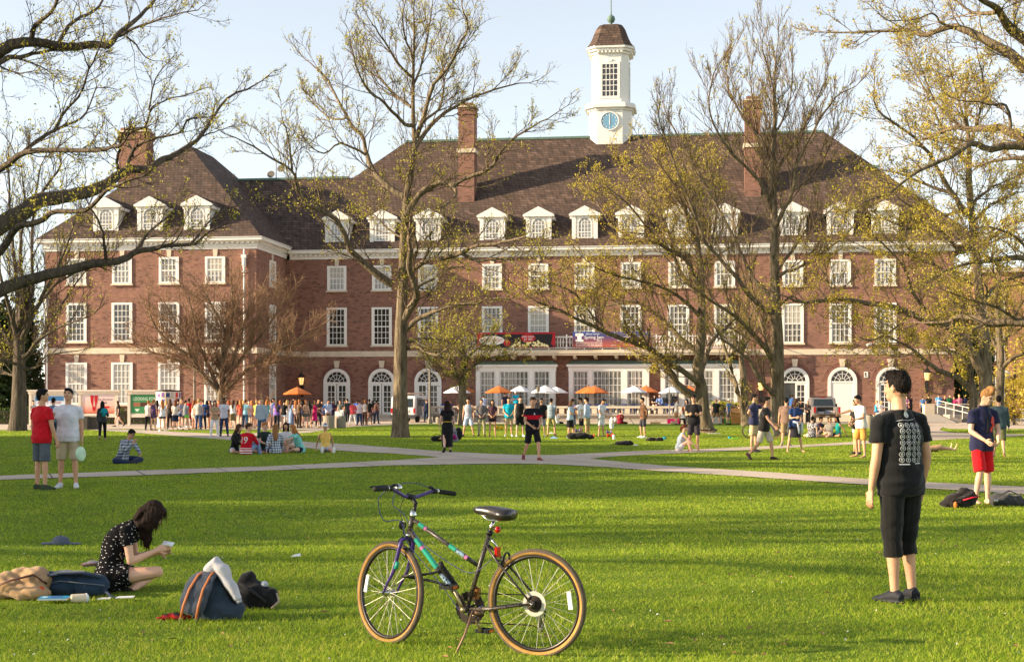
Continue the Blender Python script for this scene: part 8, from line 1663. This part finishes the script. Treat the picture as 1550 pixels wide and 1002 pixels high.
P2 = P + Vector((0, 0, 0)); h = thing('hoodie', 'pale grey hoodie draped over the top of the slate rucksack', 'clothing', P2, R(-8)); m = MB(); m.tube([(-.05, -.03, .37), (.0, -.02, .405), (.05, -.03, .36), (.1, -.05, .28), (.155, -.07, .2), (.19, -.075, .15)], [(.04, .03), (.06, .045), (.065, .05), (.05, .042), (.05, .036), (.035, .02)], 14, up=(0, 1, 0)); m.ell((-.03, -.03, .36), (.06, .05, .04), None, 10); part('body', m, cloth((196, 192, 196)), h, .008, 2, after=cr2); m = MB(); m.tube([(.19, -.08, .145), (.2, -.08, .13)], [(.03, .02), (.028, .018)], 10, up=(0, 1, 0)); m.build('cuff', cloth((176, 172, 178)), h, True)
P = gp(386, 920); lump('backpack', 'crumpled black backpack leaning behind the slate rucksack', 'backpack', P, [((-.03, 0, .1), (.13, .11, .12)), ((-.06, .02, .2), (.07, .07, .08)), ((.08, 0, .08), (.1, .1, .1)), ((-.04, .0, .25), (.03, .04, .03))], (32, 31, 33), .009, noise=.012, sub=[('strap', strap((-.1, -.1, .2), (-.02, -.12, .16), (.1, -.1, .06), r=.014), STRAP), ('pocket_label', lambda q: q.ell((.075, -.02, .18), (.03, .02, .03), None, 10), cloth((190, 192, 200))), ('trim', strap((.17, -.04, .12), (.19, -.06, .06), (.14, -.1, .01), r=.01), plain('tan_trim', (170, 150, 130), .8))])
P = gp(268, 938); lump('scarf', 'small red plaid cloth crumpled on the grass left of the rucksack', 'cloth', P, [((-.06, 0, .02), (.06, .04, .025)), ((.02, -.01, .025), (.06, .05, .03)), ((.07, .0, .02), (.04, .03, .02))], pattern('plaid', (176, 30, 34), (50, 40, 44)), .008, noise=.012, sub=[('fringe', strap((-.1, -.02, .02), (-.14, -.03, .02), r=.008), plain('fringe_red', (180, 40, 40), .9))])
# backpacks at the feet of the man in red shorts
P = gp(1458, 768); lump('backpack', 'black backpack with red piping at the feet of the man in red shorts', 'backpack', P, [((-.08, 0, .1), (.2, .14, .12)), ((.06, .02, .14), (.16, .13, .14)), ((.02, .03, .24), (.08, .07, .07)), ((-.26, 0, .05), (.1, .07, .05))], (40, 36, 36), .014, noise=.018, sub=[('piping', strap((-.05, -.15, .12), (.08, -.17, .16), (.2, -.13, .17), r=.012), plain('red_trim', (200, 30, 50), .7)), ('keychain', lambda q: q.ell((-.16, -.15, .05), (.03, .03, .05), None, 8), plain('orange_tag', (220, 120, 50), .7)), ('strap', strap((-.2, -.12, .1), (-.1, -.17, .2), (.02, -.14, .26), r=.016), STRAP)])
P = gp(1522, 766); lump('backpack', 'charcoal backpack lying at the right edge behind the red shorts man', 'backpack', P, [((-.05, 0, .09), (.2, .14, .11)), ((.12, .02, .08), (.18, .13, .1)), ((.34, 0, .04), (.14, .06, .04))], (62, 62, 64), .014, noise=.016, sub=[('strap', strap((-.1, -.1, .18), (.02, -.12, .24), (.16, -.08, .18), r=.014), STRAP), ('buckle', lambda q: q.box(-.22, -.16, -.16, -.13, .06, .12), STEEL)])
# carried things
def worn(px, py, D, z, label, rgb, rz, sc_=1.0): P = at(px, py, D); r = lump('backpack', label, 'backpack', (P.x, P.y, z), [((0, 0, .0), (.15, .09, .2)), ((0, -.06, -.06), (.12, .06, .12))], rgb, .015, rz=rz, noise=.005, sub=[('pocket', lambda q: q.ell((0, -.1, -.08), (.09, .04, .08), None, 10), cloth(tuple(int(c * .85) for c in rgb))), ('strap', strap((-.09, .06, .16), (-.1, .14, .18), (-.1, .2, .1), r=.02), STRAP)]); r.scale = (sc_,) * 3; return r
worn(157.5, 640, 59.6, 1.12, 'bright teal backpack worn by the woman in black trousers', (24, 150, 160), R(15)); worn(421, 640, 83.3, 1.14, 'black backpack worn by the woman in purple t-shirt', (32, 34, 44), R(-15)); worn(1021.5, 640, 101.3, 1.1, 'dark backpack of the man leaning over the folding table', (48, 40, 40), R(-70)); worn(232.5, 640, 79, 1.1, 'dark purple backpack worn by the woman in the purple vest', (84, 60, 104), R(-10)); worn(311, 640, 83.5, 1.12, 'navy backpack worn by the man in royal blue t-shirt', (40, 50, 80), R(10))
P = at(282.5, 632, 80.5); lump('handbag', 'lime green bag carried by the woman in grey t-shirt', 'bag', (P.x, P.y, .72), [((0, 0, 0), (.13, .08, .12))], (120, 226, 40), .015, noise=.003, sub=[('handle', strap((-.1, 0, .1), (0, -.02, .26), (.1, 0, .1), r=.012), GRN)])
hand = lambda who, j, k: None
def hand_of(root, info, i, along=.1): 
    S, e, w, d, sd = info['AJ'][i]; return root.matrix_basis @ (w + d * along)
settle()
# ------------------------------------------------------------------ prints that lie on the clothes
from mathutils.bvhtree import BVHTree
def decal(root, cloth_part, mb, mats, name, c, d, off=.004):
    """wrap flat lettering (x-z plane, facing -y) onto a garment: c = centre height, d = +1 back, -1 front"""
    me = cloth_part.data; bv = BVHTree.FromPolygons([v.co.copy() for v in me.vertices], [list(p.vertices) for p in me.polygons]); out = []
    for x, y, z in mb.v:
        hit = bv.ray_cast(Vector((-x * d, d * 1.0, z + c)), Vector((0, -d, 0)))
        out.append((hit[0] + Vector((0, d * (off - y), 0))) if hit[0] else Vector((-x * d, d * .13, z + c)))
    mb.v = [tuple(p) for p in out]; return mb.build(name, mats, cloth_part)
kid = lambda r, n: next(ch for ch in r.children if ch.name.startswith(n))
INK = plain('print_ink', (206, 206, 202), .8, var=.05)
m = MB(); rs = random.Random(8)
for row in range(7):
    for col in range(4):
        x, z = (col - 1.5) * .052, .13 - row * .044; m.ring(x, z, .0165, .02, 0, .001, 0, 360, 18)
        k = rs.randrange(4)
        if k == 0: m.prism([(x - .011, z - .012), (x - .008, z - .014), (x + .012, z + .011), (x + .009, z + .013)], 0, .001)
        elif k == 1: m.prism([(x - .009, z - .006), (x + .009, z - .006), (x + .004, z + .009), (x - .006, z + .006)], 0, .001)
        elif k == 2: m.ring(x, z, .005, .009, 0, .001, 0, 300, 8)
        else: m.prism([(x - .003, z - .011), (x + .003, z - .011), (x + .003, z + .011), (x - .003, z + .011)], 0, .001); m.prism([(x - .01, z + .001), (x + .01, z + .001), (x + .01, z + .005), (x - .01, z + .005)], .0005, .0011)
m.tube([(-.1, 0, .162), (-.05, 0, .172), (0, 0, .168), (.05, 0, .176), (.1, 0, .184)], .002, 4); m.ring(0, .21, .012, .022, 0, .001, 0, 360, 10); m.box(-.012, .012, 0, .001, .203, .217); m.ring(0, .23, .006, .012, 0, .001, 0, 360, 8)
m.box(-.105, -.02, 0, .001, -.172, -.164); m.box(.03, .1, 0, .001, -.166, -.159)
decal(man, kid(man, 't_shirt'), m, INK, 'back_print', 1.235, 1)
j19 = next(r for r in PEOPLE if 'numbered 19' in r['label']); m = MB(); text_mesh(m, '19', 0, -.09, .2, 0, 0); decal(j19, kid(j19, 'shirt'), m, WP, 'back_number', .43, 1, .012)
mp = next(r for r in PEOPLE if 'maroon shirt with' in r['label']); m = MB(); m.box(-.11, .11, 0, .002, -.06, .06); decal(mp, kid(mp, 't_shirt'), m, flat('yellow_patch', (230, 190, 40)), 'back_patch', .52, 1, .02)
m = MB(); m.box(-.012, .012, 0, .002, -.02, .02); m.box(-.03, .03, 0, .002, -.03, -.022); wm = next(r for r in PEOPLE if 'broad red chest' in r['label']); decal(wm, kid(wm, 't_shirt'), m, WP, 'chest_mark', 1.29, -1, .01)
m = MB()
for x, z, s in ((.0, .03, .05), (.02, -.03, .045), (-.015, -.09, .04), (.01, .08, .035)): m.prism([(x + .09 + s * math.cos(R(a)) * (.7 + .3 * ((a // 40) % 2)), z + s * math.sin(R(a)) * (.8 + .4 * ((a // 40) % 2))) for a in range(0, 360, 40)], 0, .002)
decal(redm, kid(redm, 'polo_shirt'), m, flat('coral_print', (206, 70, 60)), 'chest_print', 1.24, -1, .01)
m = MB(); m.tube([(-.05, 0, .15), (-.01, 0, .02), (.0, 0, -.1)], .006, 6); m.tube([(.05, 0, .15), (.01, 0, .02), (.0, 0, -.1)], .006, 6); m.box(-.012, .012, 0, .012, -.17, -.1)
o = decal(redm, kid(redm, 'polo_shirt'), m, IRON, 'lanyard', 1.27, -1, .012)
bw_ = next(r for r in PEOPLE if 'thin yellow belt' in r['label']); m = MB(); me = kid(bw_, 'dress').data
zz = 1.03; a = [v.co for v in me.vertices if abs(v.co.z - zz) < .03]; rx = max(abs(v.x) for v in a if abs(v.x) < .24) ; ry = max(abs(v.y) for v in a); cy = sum(v.y for v in a) / len(a)
m.tube([((rx + .006) * math.cos(R(k)), cy + (ry + .006 - abs(cy)) * math.sin(R(k)), zz) for k in range(0, 361, 15)], .012, 6); m.build('belt', plain('yellow_belt', (226, 186, 30), .5), bw_)
tied = next(r for r in PEOPLE if 'tied round her waist' in r['label']); m = MB(); m.tube([(.0, .12, .98), (.0, .14, .8), (.0, .15, .58)], [(.17, .03), (.2, .025), (.19, .02)], 12, up=(1, 0, 0)); m.tube([(.1, -.1, 1.0), (.0, -.165, .98), (-.1, -.1, 1.0)], .03, 8); m.tube([(.02, -.17, .98), (.06, -.19, .8), (.08, -.18, .62)], [(.05, .02), (.06, .02), (.05, .015)], 8); m.tube([(.17, -.02, 1.0), (.2, -.02, .8), (.21, .0, .6)], [(.05, .08), (.04, .09), (.03, .08)], 8); m.build('tied_jacket', cloth((214, 220, 230)), tied, True)
# things in hands
whitem = next(r for r in PEOPLE if 'fist raised' in r['label'])
def hold(px, py, D, fn, label, name, cat, mt, rz=0.0, rx=0.0):
    P = at(px, py, D); m = MB(); fn(m); o = m.build(name, mt, None, True); o.location = P; o.rotation_euler = (rx, 0, rz); tag(o, label, cat); return o
hold(121.5, 687, 25.9, lambda m: m.lathe([(.13, 0), (.135, .015), (.12, .03), (.04, .034)], n=24), 'pale green flying disc in the hand of the man in white t-shirt', 'flying_disc', 'flying disc', plain('disc_green', (196, 226, 196), .4), R(68), R(88))
S, e, w, d, sd = gj['AJ'][1]; P = girl.matrix_basis @ (w + d * .12); m = MB(); m.box(-.024, .024, -.045, .045, -.004, .004); o = m.build('phone', plain('phone_white', (226, 226, 230), .3)); o.location = P + Vector((.0, -.01, .015)); o.rotation_euler = (R(10), R(-30), R(80)); tag(o, 'white phone held by the woman in the flecked black dress', 'phone')
# spectacles
for who, nm in (('fist raised', 'white'), ('red t-shirt and grey', 'red')):
    r = next(q for q in PEOPLE if who in q['label'])
